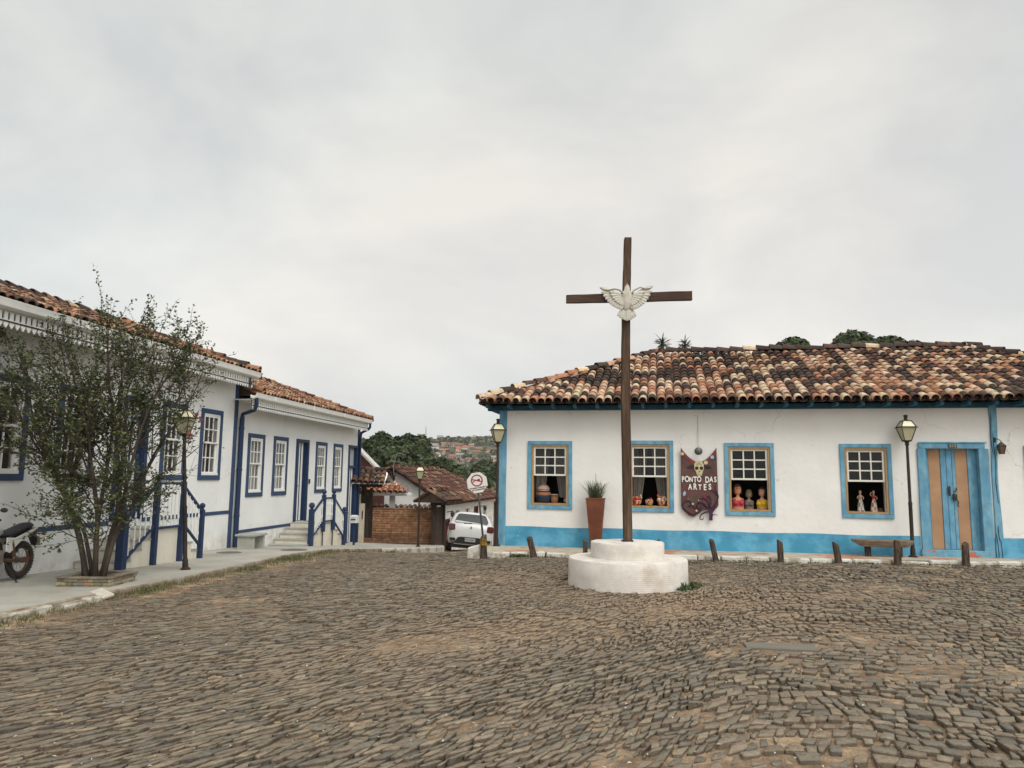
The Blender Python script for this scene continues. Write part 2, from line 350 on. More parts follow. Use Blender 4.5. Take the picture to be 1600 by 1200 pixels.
gnd = mb.build('ground', [SOIL, HILLM], smooth=True); tag(gnd, kind='structure')

# ------------------------------------------------------------------ cobblestones: rows of hewn stones set diagonally
def inpoly(px, py, poly):
    ins = np.zeros(len(px), bool); n = len(poly)
    for i in range(n):
        x1, y1 = poly[i]; x2, y2 = poly[(i + 1) % n]
        c = ((y1 > py) != (y2 > py)) & (px < (x2 - x1) * (py - y1) / (y2 - y1 + 1e-12) + x1)
        ins ^= c
    return ins
roadpoly = [(x + .03, y) for x, y in LK] + [(1.6, 44), (1.6, 30), (-.25, 17.2), (-.75, 15.6)] + [(x, y - .06) for x, y in RK] + [(13, 1)]
def cobbles():
    rs = RNG
    def hcur(s): return .26 * s + 1.02 * (-.5) * np.log(np.cosh((s - 1.3) * .9)) / .9 + .10 * np.sin(s * 1.7)
    quads = []; t = -16.0
    while t < 50:
        l = rs.uniform(.10, .175); s0 = -26.0 + rs.uniform(0, .2)
        while s0 < 14:
            sl_ = abs(.26 - .51 * math.tanh((s0 - 1.3) * .9)); ws_ = (rs.uniform(.06, .10) if rs.rand() < .5 else rs.uniform(.10, .165)) / math.hypot(1, sl_)
            if rs.rand() < .10 and l > .15: quads.append((s0, t, ws_, l * .5)); quads.append((s0, t + l * .5, ws_, l * .5))
            else: quads.append((s0, t, ws_, l))
            s0 += ws_
        t += l
    Q = np.array(quads); jc = []
    for (a, b) in ((0, 0), (1, 0), (1, 1), (0, 1)):
        jc.append((Q[:, 0] + a * Q[:, 2], Q[:, 1] + b * Q[:, 3]))
    cs = Q[:, 0] + Q[:, 2] / 2; ct = Q[:, 1] + Q[:, 3] / 2
    def warp(s, t):
        s2 = s + .10 * np.sin(t * .9 + .4) + .045 * np.sin(t * 2.6 + s) + .020 * np.sin(t * 5.3 + s * 4.1)
        t2 = t + .05 * np.sin(s * 3.1 + t * .6) + .025 * np.sin(s * 9.7 + t * 3.1)
        return s2 + .38 * (t2 - 3.5), hcur(s2) + t2
    cx, cy = warp(cs, ct)
    keep = inpoly(cx, cy, roadpoly) & (np.hypot((cx - 1.86), (cy - 11.75)) > 1.02) & (cy > 2.2) & (np.abs(cx - .8) < 2.2 + cy * 1.0)
    gr = (np.abs(cx - 2.62) < .34) & (np.abs(cy - 7.43) < .13)
    keep &= ~gr
    # random losses where soil shows
    patch = np.array([fbm(x, y, .45, 7) for x, y in zip(cx, cy)])
    keep &= ~((patch > .25) & (rs.rand(len(cx)) < .10)) & (rs.rand(len(cx)) > .01)
    idx = np.where(keep)[0]; n = len(idx)
    C4 = []
    gap = rs.uniform(.004, .018, n)
    for k, (S_, T_) in enumerate(jc):
        a = (1 if k in (0, 3) else -1); b = (1 if k in (0, 1) else -1)
        s = S_[idx] + a * gap + rs.normal(0, .010, n); tt = T_[idx] + b * gap + rs.normal(0, .013, n)
        x, y = warp(s, tt); C4.append(np.stack([x, y], 1))
    C4 = np.stack(C4, 1)                                   # n,4,2
    cen = C4.mean(1, keepdims=True)
    # octagon: cut corners
    cut = rs.uniform(.03, .20, (n, 4, 1))
    nxt = np.roll(C4, -1, 1); prv = np.roll(C4, 1, 1)
    c1 = C4 + (prv - C4) * cut * .6; c2 = C4 + (nxt - C4) * cut * .6
    O8 = np.stack([c1, c2], 2).reshape(n, 8, 2)
    z0 = np.array([float(v) for v in road(cen[:, 0, 0], cen[:, 0, 1])])
    far = cen[:, 0, 1]
    top = rs.normal(.0, .0045, n) - .02 * (rs.rand(n) < .08) + .010 * np.sin(cen[:, 0, 0] * 1.3) * np.sin(cen[:, 0, 1] * 1.1)
    lx = np.interp(far, [q[1] for q in LK], [q[0] for q in LK])
    top -= .014 * (patch[idx] > .2)
    tilt = rs.normal(0, .035, (n, 2)) + np.array([-.02, -.045])
    def zz(p, dz): return (z0 + top + dz)[:, None] + ((p - cen) * tilt[:, None, :]).sum(2)
    inset = .045 + .05 * rs.rand(n, 1, 1)
    mid = cen + (O8 - cen) * 1.0; tp = cen + (O8 - cen) * (1 - inset * 1.4)
    V = np.zeros((n, 24, 3))
    V[:, 0:8, :2] = cen + (O8 - cen) * 1.03; V[:, 0:8, 2] = zz(O8, -.055)
    V[:, 8:16, :2] = mid; V[:, 8:16, 2] = zz(mid, -.005) + rs.normal(0, .0015, (n, 8))
    V[:, 16:24, :2] = tp; V[:, 16:24, 2] = zz(tp, 0) + rs.normal(0, .0014, (n, 8))
    base = (np.arange(n) * 24)[:, None]
    faces = []
    F4 = np.array([[j + r, (j + 1) % 8 + r, (j + 1) % 8 + 8 + r, j + 8 + r] for r in (0, 8) for j in range(8)])
    q = (base[:, :, None] + F4[None]).reshape(-1, 4)
    o8 = base + np.arange(16, 24)[None]
    # colours
    pal = np.array([(.150, .130, .103), (.125, .112, .092), (.170, .140, .105), (.105, .100, .088), (.145, .116, .092), (.080, .080, .074), (.20, .168, .128), (.160, .130, .108)]) * np.array([1.32, 1.27, 1.19])
    w = np.array([.2, .2, .14, .14, .13, .07, .06, .06]); col = pal[rs.choice(len(pal), n, p=w)] ; col = (col * .7 + col.mean(0) * .3) * np.array([1.08, 1.06, 1.01]); col = col * rs.uniform(.80, 1.16, (n, 1))
    d = np.hypot(cen[:, 0, 0] - 1.9, cen[:, 0, 1] - 10.9)
    warm = np.clip(1.15 - d / 3.4, 0, 1)
    warm = np.maximum(warm, .75 * np.clip(1 - np.abs(cen[:, 0, 0] - (1.4 - .55 * (11.2 - far))) / 1.7, 0, 1) * np.clip((far - 5) / 3, 0, 1) * (far < 12))
    warm *= np.clip(.75 + patch[idx] * 1.5, .2, 1.1)
    warm = warm[:, None] * rs.uniform(.4, 1, (n, 1))
    col = col * (1 - warm) + np.array([(.34, .235, .15)]) * warm
    mud = np.clip(1 - (cen[:, 0, 0] - lx) / 2.2, 0, 1)[:, None] * .45 * (far[:, None] > 5)
    col = col * (1 - mud) + np.array([(.17, .125, .085)]) * mud
    me = bpy.data.meshes.new('cobblestones')
    nv = n * 24; nf = len(q) + n; nl = len(q) * 4 + n * 8
    me.vertices.add(nv); me.vertices.foreach_set('co', V.ravel().astype(np.float32))
    me.loops.add(nl); me.loops.foreach_set('vertex_index', np.concatenate([q.ravel(), o8.ravel()]).astype(np.int32))
    me.polygons.add(nf)
    me.polygons.foreach_set('loop_start', np.concatenate([np.arange(len(q)) * 4, len(q) * 4 + np.arange(n) * 8]).astype(np.int32))
    me.polygons.foreach_set('loop_total', np.concatenate([np.full(len(q), 4), np.full(n, 8)]).astype(np.int32))
    me.update(calc_edges=True)
    a = me.attributes.new('col', 'FLOAT_COLOR', 'FACE')
    side = col * .35 + np.array([(.045, .032, .022)]) * .65; fc = np.concatenate([np.stack([side] * 8 + [col * .9] * 8, 1).reshape(-1, 3), col]); fc = np.concatenate([fc, np.ones((nf, 1))], 1)  # stone sides take a dark soil tone, painting in the shade of the joints
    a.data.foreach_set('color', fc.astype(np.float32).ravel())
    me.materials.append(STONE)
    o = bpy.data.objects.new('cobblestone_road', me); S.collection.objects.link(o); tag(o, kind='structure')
    print('stones', n)
cobbles()

# ------------------------------------------------------------------ left pavement (steps down the street)
def resample(pts, step):
    out_ = []
    for (a, b) in zip(pts[:-1], pts[1:]):
        a = Vector(a); b = Vector(b); k = max(1, int((b - a).length / step))
        out_ += [a.lerp(b, i / k) for i in range(k)]
    out_.append(Vector(pts[-1])); return out_
ker = resample(LK[:14], .35)
mb = MB(); rng = random.Random(3)
top, bot = [], []
for i, p in enumerate(ker):
    jx = rng.uniform(-.012, .012)
    inner = FL((p.y - P_L[1]) / math.sin(R(A_L)), .12); inner = Vector((min(inner.x, p.x - .3), p.y, 0))
    row = [Vector((lerp(inner.x, p.x + jx, k / 6), p.y, 0)) for k in range(7)]
    top.append([(q.x, q.y, float(pav(q.x, q.y))) for q in row])
nr = len(top); vs = [v for r in top for v in r]
mb.add(vs, [(j * 7 + i, j * 7 + i + 1, (j + 1) * 7 + i + 1, (j + 1) * 7 + i) for j in range(nr - 1) for i in range(6)], 0)
e = [r[-1] for r in top]
bv = e + [(x + .02 + rng.uniform(-.01, .01), y, z - .02) for x, y, z in e] + [(x + .03, y, z - .35) for x, y, z in e]
for j in range(nr - 1):
    mb.add([bv[j], bv[j + 1], bv[nr + j + 1], bv[nr + j], bv[2 * nr + j + 1], bv[2 * nr + j]], [(0, 1, 2, 3), (3, 2, 4, 5)], 2 if e[j][1] > 20.3 else 1)
o = mb.build('left_pavement', [CONC, KERBD, KERBW]); tag(o, kind='structure')
# broken limed kerb edge near the camera
mb = MB()
y = 5.0
while y < 9.9:
    l = rng.uniform(.3, .6); x = np.interp(y, [q[1] for q in LK], [q[0] for q in LK]); x2 = np.interp(y + l, [q[1] for q in LK], [q[0] for q in LK])
    M_ = Matrix.Translation((x + .07, y, float(pav(x, y)) - .05 + rng.uniform(-.035, .005))) @ Matrix.Rotation(math.atan2(x2 - x, -l) + PI + rng.uniform(-.06, .06), 4, 'Z') @ Euler((rng.uniform(-.05, .05), rng.uniform(-.1, .1), 0)).to_matrix().to_4x4()
    mb.box(-.09, .07, 0, l - .03, -.12, .03, M=M_); y += l
o = mb.build('kerb_stones', mat('worn_limed_kerb', (.44, .41, .35), .95, .3, 9, .8, 22, col2=(.22, .18, .13), mixsc=5, lo=.46, hi=.58), bevel=.02); tag(o, kind='structure')

# ------------------------------------------------------------------ right pavement with limed kerb
mb = MB(); rkp = resample([(u, w, 0) for u, w in RKL], .4); n_ = len(rkp)
vs = []
for p in rkp:
    a_ = FR(p.x, p.y + .12); b_ = FR(p.x, .1)
    for k in range(4):
        q = a_.lerp(b_, k / 3); vs.append((q.x, q.y, float(pavr(q.x, q.y)) - (.012 if k == 0 else 0)))
mb.add(vs, [(j * 4 + i, (j + 1) * 4 + i, (j + 1) * 4 + i + 1, j * 4 + i + 1) for j in range(n_ - 1) for i in range(3)], 0)
# side-street flank of the same pavement
e0 = FR(-.14, -1.75); e1 = FR(-.32, 0); e2 = FR(-.42, 12); i0 = FR(0, -1.6); i1 = FR(.05, 0); i2 = FR(.05, 12)
vs = [(e0.x, e0.y, .07), (i0.x + .15, i0.y, .07), (i1.x, i1.y, .08), (e1.x, e1.y, .07), (i2.x, i2.y, -1.2), (e2.x, e2.y, -1.2), (e1.x, e1.y, -.4), (e0.x, e0.y, -.3), (e2.x, e2.y, -1.8)]
mb.add(vs, [(0, 1, 2, 3), (3, 2, 4, 5), (0, 3, 6, 7), (3, 5, 8, 6)], 0)
RPAV = mat('old_pavement_slabs', (.44, .39, .31), .95, .2, 5, .5, 25, col2=(.42, .22, .14), mixsc=1.1, lo=.5, hi=.56)
o = mb.build('right_pavement', RPAV); tag(o, kind='structure')
mb = MB(); u = -.1; rng = random.Random(5)
us = [q[0] for q in RKL]; ws = [q[1] for q in RKL]
while u < 13.3:
    l = rng.uniform(.35, .8); w = np.interp(u, us, ws); w2 = np.interp(u + l, us, ws)
    a_ = FR(u + .012, w); b_ = FR(u + l - .012, w2); z = float(pavr(a_.x, a_.y)); d = (b_ - a_); ang = math.atan2(d.y, d.x)
    M_ = Matrix.Translation((a_.x, a_.y, z)) @ Matrix.Rotation(ang, 4, 'Z') @ Euler((rng.uniform(-.06, .06), rng.uniform(-.02, .02), 0)).to_matrix().to_4x4()
    mb.box(0, d.length, 0, .13, -.16, .004 + rng.uniform(-.01, .008), M=M_); u += l
o = mb.build('right_kerb', KERBW, bevel=.02); tag(o, kind='structure')
# ------------------------------------------------------------------ building helpers (local frame: x along the facade, y into the house, z up)
def wall_holes(mb, u0, u1, z0, z1, holes, t=.35, w=0, mi=0, wob=0):
    us = sorted({u0, u1} | {h[0] for h in holes} | {h[1] for h in holes}); zs = sorted({z0, z1} | {h[2] for h in holes} | {h[3] for h in holes})
    if wob:   # finer grid for a hand-built, uneven face
        def fine(a, st): return sorted({x for p, q in zip(a[:-1], a[1:]) for x in [p + (q - p) * i / max(1, int((q - p) / st)) for i in range(max(1, int((q - p) / st)))]} | {a[-1]})
        us = fine(us, .35); zs = fine(zs, .35)
    inh = lambda u, z: any(h[0] < u < h[1] and h[2] < z < h[3] for h in holes)
    W_ = lambda u, z: w + wob * noise.noise(Vector((u * .9, z * .9, 3)))
    for a, b in zip(us[:-1], us[1:]):
        for c, d in zip(zs[:-1], zs[1:]):
            if inh((a + b) / 2, (c + d) / 2): continue
            mb.add([(a, W_(a, c), c), (b, W_(b, c), c), (b, W_(b, d), d), (a, W_(a, d), d)], [(0, 1, 2, 3)], mi)
            mb.add([(a, w + t, c), (b, w + t, c), (b, w + t, d), (a, w + t, d)], [(3, 2, 1, 0)], mi)
    for a, b, c, d in holes:
        mb.add([(a, w, c), (a, w + t, c), (a, w + t, d), (a, w, d)], [(0, 1, 2, 3)], mi)
        mb.add([(b, w, c), (b, w + t, c), (b, w + t, d), (b, w, d)], [(3, 2, 1, 0)], mi)
        mb.add([(a, w, c), (b, w, c), (b, w + t, c), (a, w + t, c)], [(0, 1, 2, 3)], mi)
        mb.add([(a, w, d), (b, w, d), (b, w + t, d), (a, w + t, d)], [(3, 2, 1, 0)], mi)
def frame(mb, u0, u1, z0, z1, t, wa, wb, bottom=True, mi=0):
    mb.box(u0, u1, wa, wb, z1 - t, z1, mi)
    zb = z0 + (t if bottom else 0)
    mb.box(u0, u0 + t, wa, wb, zb, z1 - t, mi); mb.box(u1 - t, u1, wa, wb, zb, z1 - t, mi)
    if bottom: mb.box(u0, u1, wa, wb, z0, z0 + t, mi)
def sash(mb, u0, u1, z0, z1, nu, nz, wa, wb, t=.05, m_=.024):
    frame(mb, u0, u1, z0, z1, t, wa, wb)
    for i in range(1, nu):
        x = lerp(u0 + t, u1 - t, i / nu); mb.box(x - m_ / 2, x + m_ / 2, wa + .004, wb - .004, z0 + t, z1 - t)
    for i in range(1, nz):
        z = lerp(z0 + t, z1 - t, i / nz); mb.box(u0 + t, u1 - t, wa + .008, wb - .008, z - m_ / 2, z + m_ / 2)
def curtain(mb, u0, u1, z0, z1, w, folds=9, amp=.02, pull=0, side=1):
    n = folds * 6; rows = 10; vs = []
    for j in range(rows + 1):
        f = j / rows; z = lerp(z1, z0, f)
        wd = 1 - pull * (f ** 1.3)
        for i in range(n + 1):
            x = i / n; xx = (x * wd) if side > 0 else (1 - (1 - x) * wd)
            vs.append((lerp(u0, u1, xx), w + amp * math.sin(x * folds * 2 * PI + f) * (1 + .4 * math.sin(x * 17)), z))
    mb.add(vs, [(j * (n + 1) + i, j * (n + 1) + i + 1, (j + 1) * (n + 1) + i + 1, (j + 1) * (n + 1) + i) for j in range(rows) for i in range(n)])

PAL = [((.54, .41, .285), .28), ((.46, .285, .19), .19), ((.36, .17, .10), .14), ((.33, .18, .105), .10), ((.10, .055, .04), .20), ((.05, .035, .03), .14)]
PAL_L = [((.34, .175, .10), .26), ((.27, .13, .075), .24), ((.46, .32, .2), .15), ((.14, .07, .045), .2), ((.24, .13, .08), .12)]
PAL_D = [((.085, .042, .03), .4), ((.145, .062, .04), .32), ((.21, .105, .07), .12), ((.06, .035, .028), .1), ((.36, .25, .16), .06)]
def pick(pal, dark=0):
    if random.random() < dark: return jit((.06, .04, .033), .35)
    r = random.random() * sum(w for _, w in pal)
    for c, w in pal:
        r -= w
        if r <= 0: return jit(c, .14)
    return jit(pal[0][0], .14)
def tile_shape(r0, r1, L_, n=6, a=12):
    """cover tile, lower (open) end at s=0: rings in (across, along, up)"""
    out_ = []
    for (r, s, th) in ((r0 - .017, 0.0, 0), (r0, 0.0, 1), (lerp(r0, r1, .5), L_ * .5, 1), (r1, L_, 1)):
        for i in range(n + 1):
            an = R(-a + (180 + 2 * a) * i / n); out_.append((r * math.cos(an), s, r * math.sin(an) * .95))
    k = n + 1; fs = [(q * k + i, (q + 1) * k + i, (q + 1) * k + i + 1, q * k + i + 1) for q in range(3) for i in range(n)]
    return out_, fs
T_V, T_F = tile_shape(.093, .076, .36)
def tiles(mb, O, U, Sv, ulen, slen, clip=None, pitch=.185, expo=.262, pal=PAL, lift=None, darkf=None, channel=True, sc=1.0):
    """O eave corner, U along eave, Sv unit vector up the slope"""
    O = Vector(O); U = Vector(U).normalized(); Sv = Vector(Sv).normalized(); Nn = U.cross(Sv).normalized()
    nc = max(1, int(round(ulen / pitch))); pt = ulen / nc; nr_ = int(slen / expo) + 1
    for c in range(nc):
        u = (c + .5) * pt; drift = random.uniform(-.012, .012); first = True; last_s = -1
        for r in range(nr_):
            s = r * expo + random.uniform(-.014, .014) - .02
            if s + .2 > slen: break
            if clip and not clip(u, s + .15): continue
            du = drift + random.uniform(-.009, .009); lz = (lift(u, s) if lift else 0) + random.uniform(-.004, .006)
            tw = random.uniform(-.03, .03); k_ = sc * random.uniform(.97, 1.05)
            vs = []
            for (x, y, z) in T_V:
                x2 = (x + y * tw) * k_
                tz = .026 * (1 - y / .36)
                vs.append(O + U * (u + du + x2) + Sv * (s + y) + Nn * (z * k_ + tz + lz + .01))
            mb.add(vs, T_F, 0, pick(pal, darkf(u, s) if darkf else 0)); last_s = s
        if channel:
            # trough between this column and the next
            uc = (c + 1) * pt; smax = None; smin = None
            for r in range(nr_ * 2):
                s = r * expo / 2
                if s > slen: break
                if clip is None or clip(uc, s):
                    smax = s; smin = s if smin is None else smin
            if smax is None or smax - smin < .1: continue
            k = 4; vs = []
            for s in (smin - .03, smax):
                lz = lift(uc, s) if lift else 0
                for i in range(k + 1):
                    an = PI + PI * i / k; vs.append(O + U * (uc + .085 * sc * math.cos(an)) + Sv * s + Nn * (.055 + .075 * sc * math.sin(an) + lz))
            mb.add(vs, [(i, i + 1, k + 2 + i, k + 1 + i) for i in range(k)], 0, jit((.10, .055, .04), .3))
def capline(mb, a, b, pal=PAL, r=.11, dark=.3, lift=.03, jig=.012):
    a = Vector(a); b = Vector(b); d = b - a; L_ = d.length; d.normalize(); side = d.cross(Vector((0, 0, 1))).normalized(); up = side.cross(d)
    s = 0
    while s < L_ - .1:
        k_ = random.uniform(.95, 1.08) * r / .095; vs = []; tw = random.uniform(-.05, .05); oz = random.uniform(-jig, jig); ty = random.uniform(.01, .04)
        for (x, y, z) in T_V: vs.append(a + d * (s + y) + side * ((x + y * tw) * k_) + up * (z * k_ + lift + oz + ty * (1 - y / .4)))
        mb.add(vs, T_F, 0, pick(pal, dark)); s += .33

# ------------------------------------------------------------------ the shop (white house with light blue trim)
shop = thing('shop_house', 'long low white house with light blue trim and patchy cream and black tiled roof', 'house', P_R, R(A_R))
HL = [(.59, 1.596, .90, 2.413), (2.78, 3.80, .88, 2.425), (4.865, 5.88, .845, 2.381), (7.183, 8.175, .843, 2.367)]
DH = (8.80, 9.80, .10, 2.27)
EW = (10.62, 11.6, .80, 2.34)
holes = [(a + .08, b - .08, c + .08, d - .08) for a, b, c, d in HL] + [DH, (EW[0] + .08, EW[1] - .08, EW[2] + .08, EW[3] - .08)]
mb = MB()
wall_holes(mb, .09, 14.3, -.3, 3.17, holes, .38, wob=.022)
mb.add([(.09, 0, -1.2), (.09, 6.8, -1.9), (.09, 6.8, 3.17), (.09, 0, 3.17)], [(3, 2, 1, 0)])
mb.add([(14.3, 0, -.3), (14.3, 6.8, -.3), (14.3, 6.8, 3.17), (14.3, 0, 3.17)], [(0, 1, 2, 3)])
mb.add([(.09, 6.8, -1.9), (14.3, 6.8, -1.9), (14.3, 6.8, 3.17), (.09, 6.8, 3.17)], [(3, 2, 1, 0)])
mb.build('wall', WHITE, shop)
# interior room, dark
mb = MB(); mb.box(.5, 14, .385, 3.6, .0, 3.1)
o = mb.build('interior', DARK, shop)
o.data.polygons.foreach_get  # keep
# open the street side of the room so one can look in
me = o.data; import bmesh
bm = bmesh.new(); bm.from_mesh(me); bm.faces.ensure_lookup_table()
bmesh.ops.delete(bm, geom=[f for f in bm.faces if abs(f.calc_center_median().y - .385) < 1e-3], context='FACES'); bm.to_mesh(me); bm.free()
mb = MB()                                                             # painted base band, slightly uneven top edge
def band(mb, u0, u1, ztop, w=-.006, zb=-.35, wob=.022):
    k = max(2, int((u1 - u0) / .2)); vs = []
    for i in range(k + 1):
        u = lerp(u0, u1, i / k)
        for z in (zb, .1, .3, ztop + .008 * math.sin(u * 3.1)):
            vs.append((u, w + wob * noise.noise(Vector((u * .9, z * .9, 3))), z))
    mb.add(vs, [(i * 4 + j, (i + 1) * 4 + j, (i + 1) * 4 + j + 1, i * 4 + j + 1) for i in range(k) for j in range(3)])
band(mb, .09, 8.64, .507); band(mb, 9.97, 14.3, .51)
mb.build('base_band', BLUEBAND, shop)
mb = MB(); mb.add([(-.07, -.03, -.4), (.09, -.03, -.4), (.105, -.03, 3.18), (-.07, -.03, 3.18), (-.07, .14, -.4), (.09, .14, -.4), (.105, .14, 3.18), (-.07, .14, 3.18)], [(0, 1, 2, 3), (1, 5, 6, 2), (4, 0, 3, 7), (5, 4, 7, 6)])
mb.build('corner_post', BLUE, shop, bevel=.01)
mb = MB()                                                              # crooked timber post set in the wall
rows = []
for i in range(14):
    f = i / 13; z = lerp(.1, 3.17, f); c = lerp(10.06, 10.10, f) + .012 * math.sin(f * 9); hw = .068 + .008 * math.sin(f * 7 + 1) - (.012 if i == 0 else 0)
    rows.append([(c - hw, .02, z), (c - hw + .01, -.03, z), (c + hw - .012, -.034, z), (c + hw, .02, z)])
mb.add([v for r in rows for v in r], [(i * 4 + j, i * 4 + j + 1, (i + 1) * 4 + j + 1, (i + 1) * 4 + j) for i in range(13) for j in range(3)])
crack = mat('dark_crack', (.012, .03, .05), .95, .3, 10, 0)
for (x, za, zb_) in ((10.03, .1, .62), (10.09, .1, .5), (10.07, .45, .75), (10.085, 1.2, 2.6), (10.05, 2.2, 3.0)):
    path = [(x + .012 * math.sin(z * 7) , -.0345, z) for z in np.linspace(za, zb_, 8)]; mb.tube(path, [.003] + [.007] * 6 + [.002], 5, 1)
mb.build('wall_post', [BLUE, crack], shop, bevel=0)

def shop_window(a, b, c, d, cur, open_=True):
    mb = MB(); frame(mb, a, b, c, d, .085, -.035, .05)
    win = mb.build('window', BLUE, shop, bevel=.006)
    a2, b2, c2, d2 = a + .087, b - .087, c + .087, d - .087
    mb = MB(); frame(mb, a2, b2, c2, d2, .045, -.02, .12); mb.build('inner_frame', TANWOOD, win, bevel=.004)
    a3, b3, c3, d3 = a2 + .046, b2 - .046, c2 + .046, d2 - .046
    zm = d3 - (d3 - c3) * .515
    mb = MB(); sash(mb, a3, b3, zm, d3, 3, 3, .015, .05, .038, .026)
    mb.box(b3 - .012, b3, .03, .055, c3, zm)  # runner strip for the raised sash
    mb.build('sash', WSASH, win)
    mb = MB(); mb.add([(a3 + .02, .034, zm + .02), (b3 - .02, .034, zm + .02), (b3 - .02, .034, d3 - .02), (a3 + .02, .034, d3 - .02)], [(0, 1, 2, 3)])
    mb.build('pane', GLASSD, win)
    for side in cur:
        mb = MB()
        if side == 'L': curtain(mb, a3 + .0, a3 + .34, c3 + .12, d3, .30, 5, .014, .45, 1)
        else: curtain(mb, b3 - .34, b3 - .0, c3 + .12, d3, .30, 5, .014, .45, -1)
        mb.build('curtain', mat('grey_curtain', (.20, .19, .17), .9, .1, 5, 0), win)
    mb = MB(); mb.box(a3, b3, .12, .42, c3 - .05, c3 - .004); mb.build('inner_sill', TANWOOD, win)
    return win
for i, hq in enumerate(HL): shop_window(*hq, {0: 'LR', 1: 'LR', 2: '', 3: ''}[i])
# shuttered window at the far right
mb = MB(); frame(mb, *EW, .09, -.035, .05); win = mb.build('window', BLUE, shop, bevel=.006)
mb = MB()
for i in range(5):
    x0 = EW[0] + .09 + i * .164; mb.box(x0 + .003, x0 + .161, .0, .03, EW[2] + .09, EW[3] - .09)
mb.build('shutter', DKBLUE, win, bevel=.004)

# door
mb = MB(); a, b, c, d = 8.69, 9.915, .12, 2.39
mb.box(a, b, -.045, .12, d - .115, d); mb.box(a - .03, a + .125, -.045, .12, c, d - .115); mb.box(b - .125, b + .06, -.045, .12, c, d - .115)
mb.box(a - .015, b + .03, -.06, -.045, d - .012, d + .02)
door = mb.build('door', BLUE, shop, bevel=.006)
mb = MB(); mb.box(8.645, 9.97, -.05, .16, -.05, .255)
mb.build('threshold', mat('chipped_blue_step', (.15, .35, .46), .8, .25, 14, .4, 30, col2=(.42, .13, .08), mixsc=7, lo=.54, hi=.58), door, bevel=.01)
mb = MB(); lx0, lx1, lz0, lz1 = 8.815, 9.79, .26, 2.275
st = [(0, .07, 0), (.073, .205, 1), (.208, .262, 0), (.265, .33, 0), (.333, .40, 0), (.405, .53, 1), (.533, .60, 0)]
W_ = lx1 - lx0; cuts = [(0, .085, 0), (.085, .315, 1), (.315, .425, 0), (.425, .535, 0), (.535, .60, 0), (.60, .83, 1), (.83, 1, 0)]
for (p, q, m_) in cuts:
    mb.box(lx0 + p * W_ + .003, lx0 + q * W_ - .003, .10 + (.012 if m_ else 0), .15, lz0, lz1, m_)
mb.build('door_leaf', [BLUE, ORANGE], door, bevel=.004)
mb = MB()                                                              # wrought-iron knocker, latch and hasp
hx, hz = 9.27, 1.42
mb.box(hx - .022, hx + .012, .085, .10, hz - .09, hz + .10); mb.tube([(hx - .02, .075, hz + .09), (hx - .03, .06, hz + .03), (hx - .02, .07, hz - .06)], .014, 6)
mb.tube([(hx + .10 + .02 * math.sin(t_ * 5), .07, hz + .07 - t_ * .1) for t_ in np.linspace(0, 1, 7)], .011, 6)
mb.lathe([(.02, 0), (.028, .0), (.03, .05), (.018, .1), (.012, .11)], 8, (hx + .075, .07, hz - .16)); mb.box(hx + .045, hx + .115, .05, .10, hz - .18, hz - .06)
mb.tube([(hx + .11, .07, hz - .16), (hx + .135, .06, hz - .22), (hx + .12, .06, hz - .28), (hx + .14, .07, hz - .31)], .01, 6)
mb.build('handle', IRON, door)
# eave: boarded soffit, beam and rafter ends
mb = MB(); mb.box(-.35, 14.6, -.03, .1, 3.10, 3.26)
for i in range(31):
    x = -.30 + i * .49; mb.box(x, x + .07, -.46, -.03, 3.13, 3.21)
mb.box(-.46, 14.7, -.47, -.03, 3.215, 3.235); mb.box(-.46, -.03, -.03, 6.8, 3.215, 3.235); mb.box(-.30, -.07, .1, 6.8, 3.10, 3.2)
mb.build('eave_board', DKBLUE, shop, bevel=.004)
# roof: four tiled planes on a deck, hipped at both ends
E0, E1, WB, Z0, ZR = -.42, 14.9, 7.35, 3.225, 4.89; WF = -.54; WRd = (WF + WB) / 2; RU0, RU1 = E0 + (WRd - WF) * .97, 10.95
sag = lambda u, s: .05 * math.exp(-max(0, u) / .5) * math.exp(-max(0, s) / .9) - .045 * math.sin(PI * min(1, max(0, s / 4.3))) + .012 * math.sin(u * 1.1) * math.sin(s * 1.3)
mb = MB()
c4 = [(E0, WF, Z0), (E1, WF, Z0), (E1, WB, Z0), (E0, WB, Z0), (RU0, WRd, ZR - .02), (RU1, WRd, ZR - .02)]
mb.add([(x, y, z - .01) for x, y, z in c4[:4]] + [(RU0, WRd, ZR - .09), (RU1, WRd, ZR - .09)], [(0, 1, 5, 4), (1, 2, 5), (2, 3, 4, 5), (3, 0, 4), (3, 2, 1, 0)])
mb.build('roof_deck', DECK, shop)
mb = MB(); dz = ZR - Z0; dw = WRd - WF; sl_ = math.hypot(dz, dw); Sv = Vector((0, dw, dz))
def clipF(u, s): f = s / sl_; return u > (RU0 - E0) * f - .02 and u < (E1 - E0) - (E1 - RU1) * f + .02
def darkR(u, s): return .05 + .75 * sm(10.3, 12.2, u - .25 * s) + .22 * sm(3.4, 4.3, s) + .75 * max(0, noise.noise(Vector((u * .5, s * .8, 1))) * 2 - .1)
tiles(mb, (E0, WF, Z0), (1, 0, 0), Sv, E1 - E0, sl_, clipF, lift=sag, darkf=darkR)
Sb = Vector((0, -dw, dz))
tiles(mb, (E1, WB, Z0), (-1, 0, 0), Sb, E1 - E0, sl_, lambda u, s: u > (E1 - RU1) * s / sl_ and u < (E1 - E0) - (RU0 - E0) * s / sl_, lift=None, darkf=lambda u, s: .4, pitch=.21)
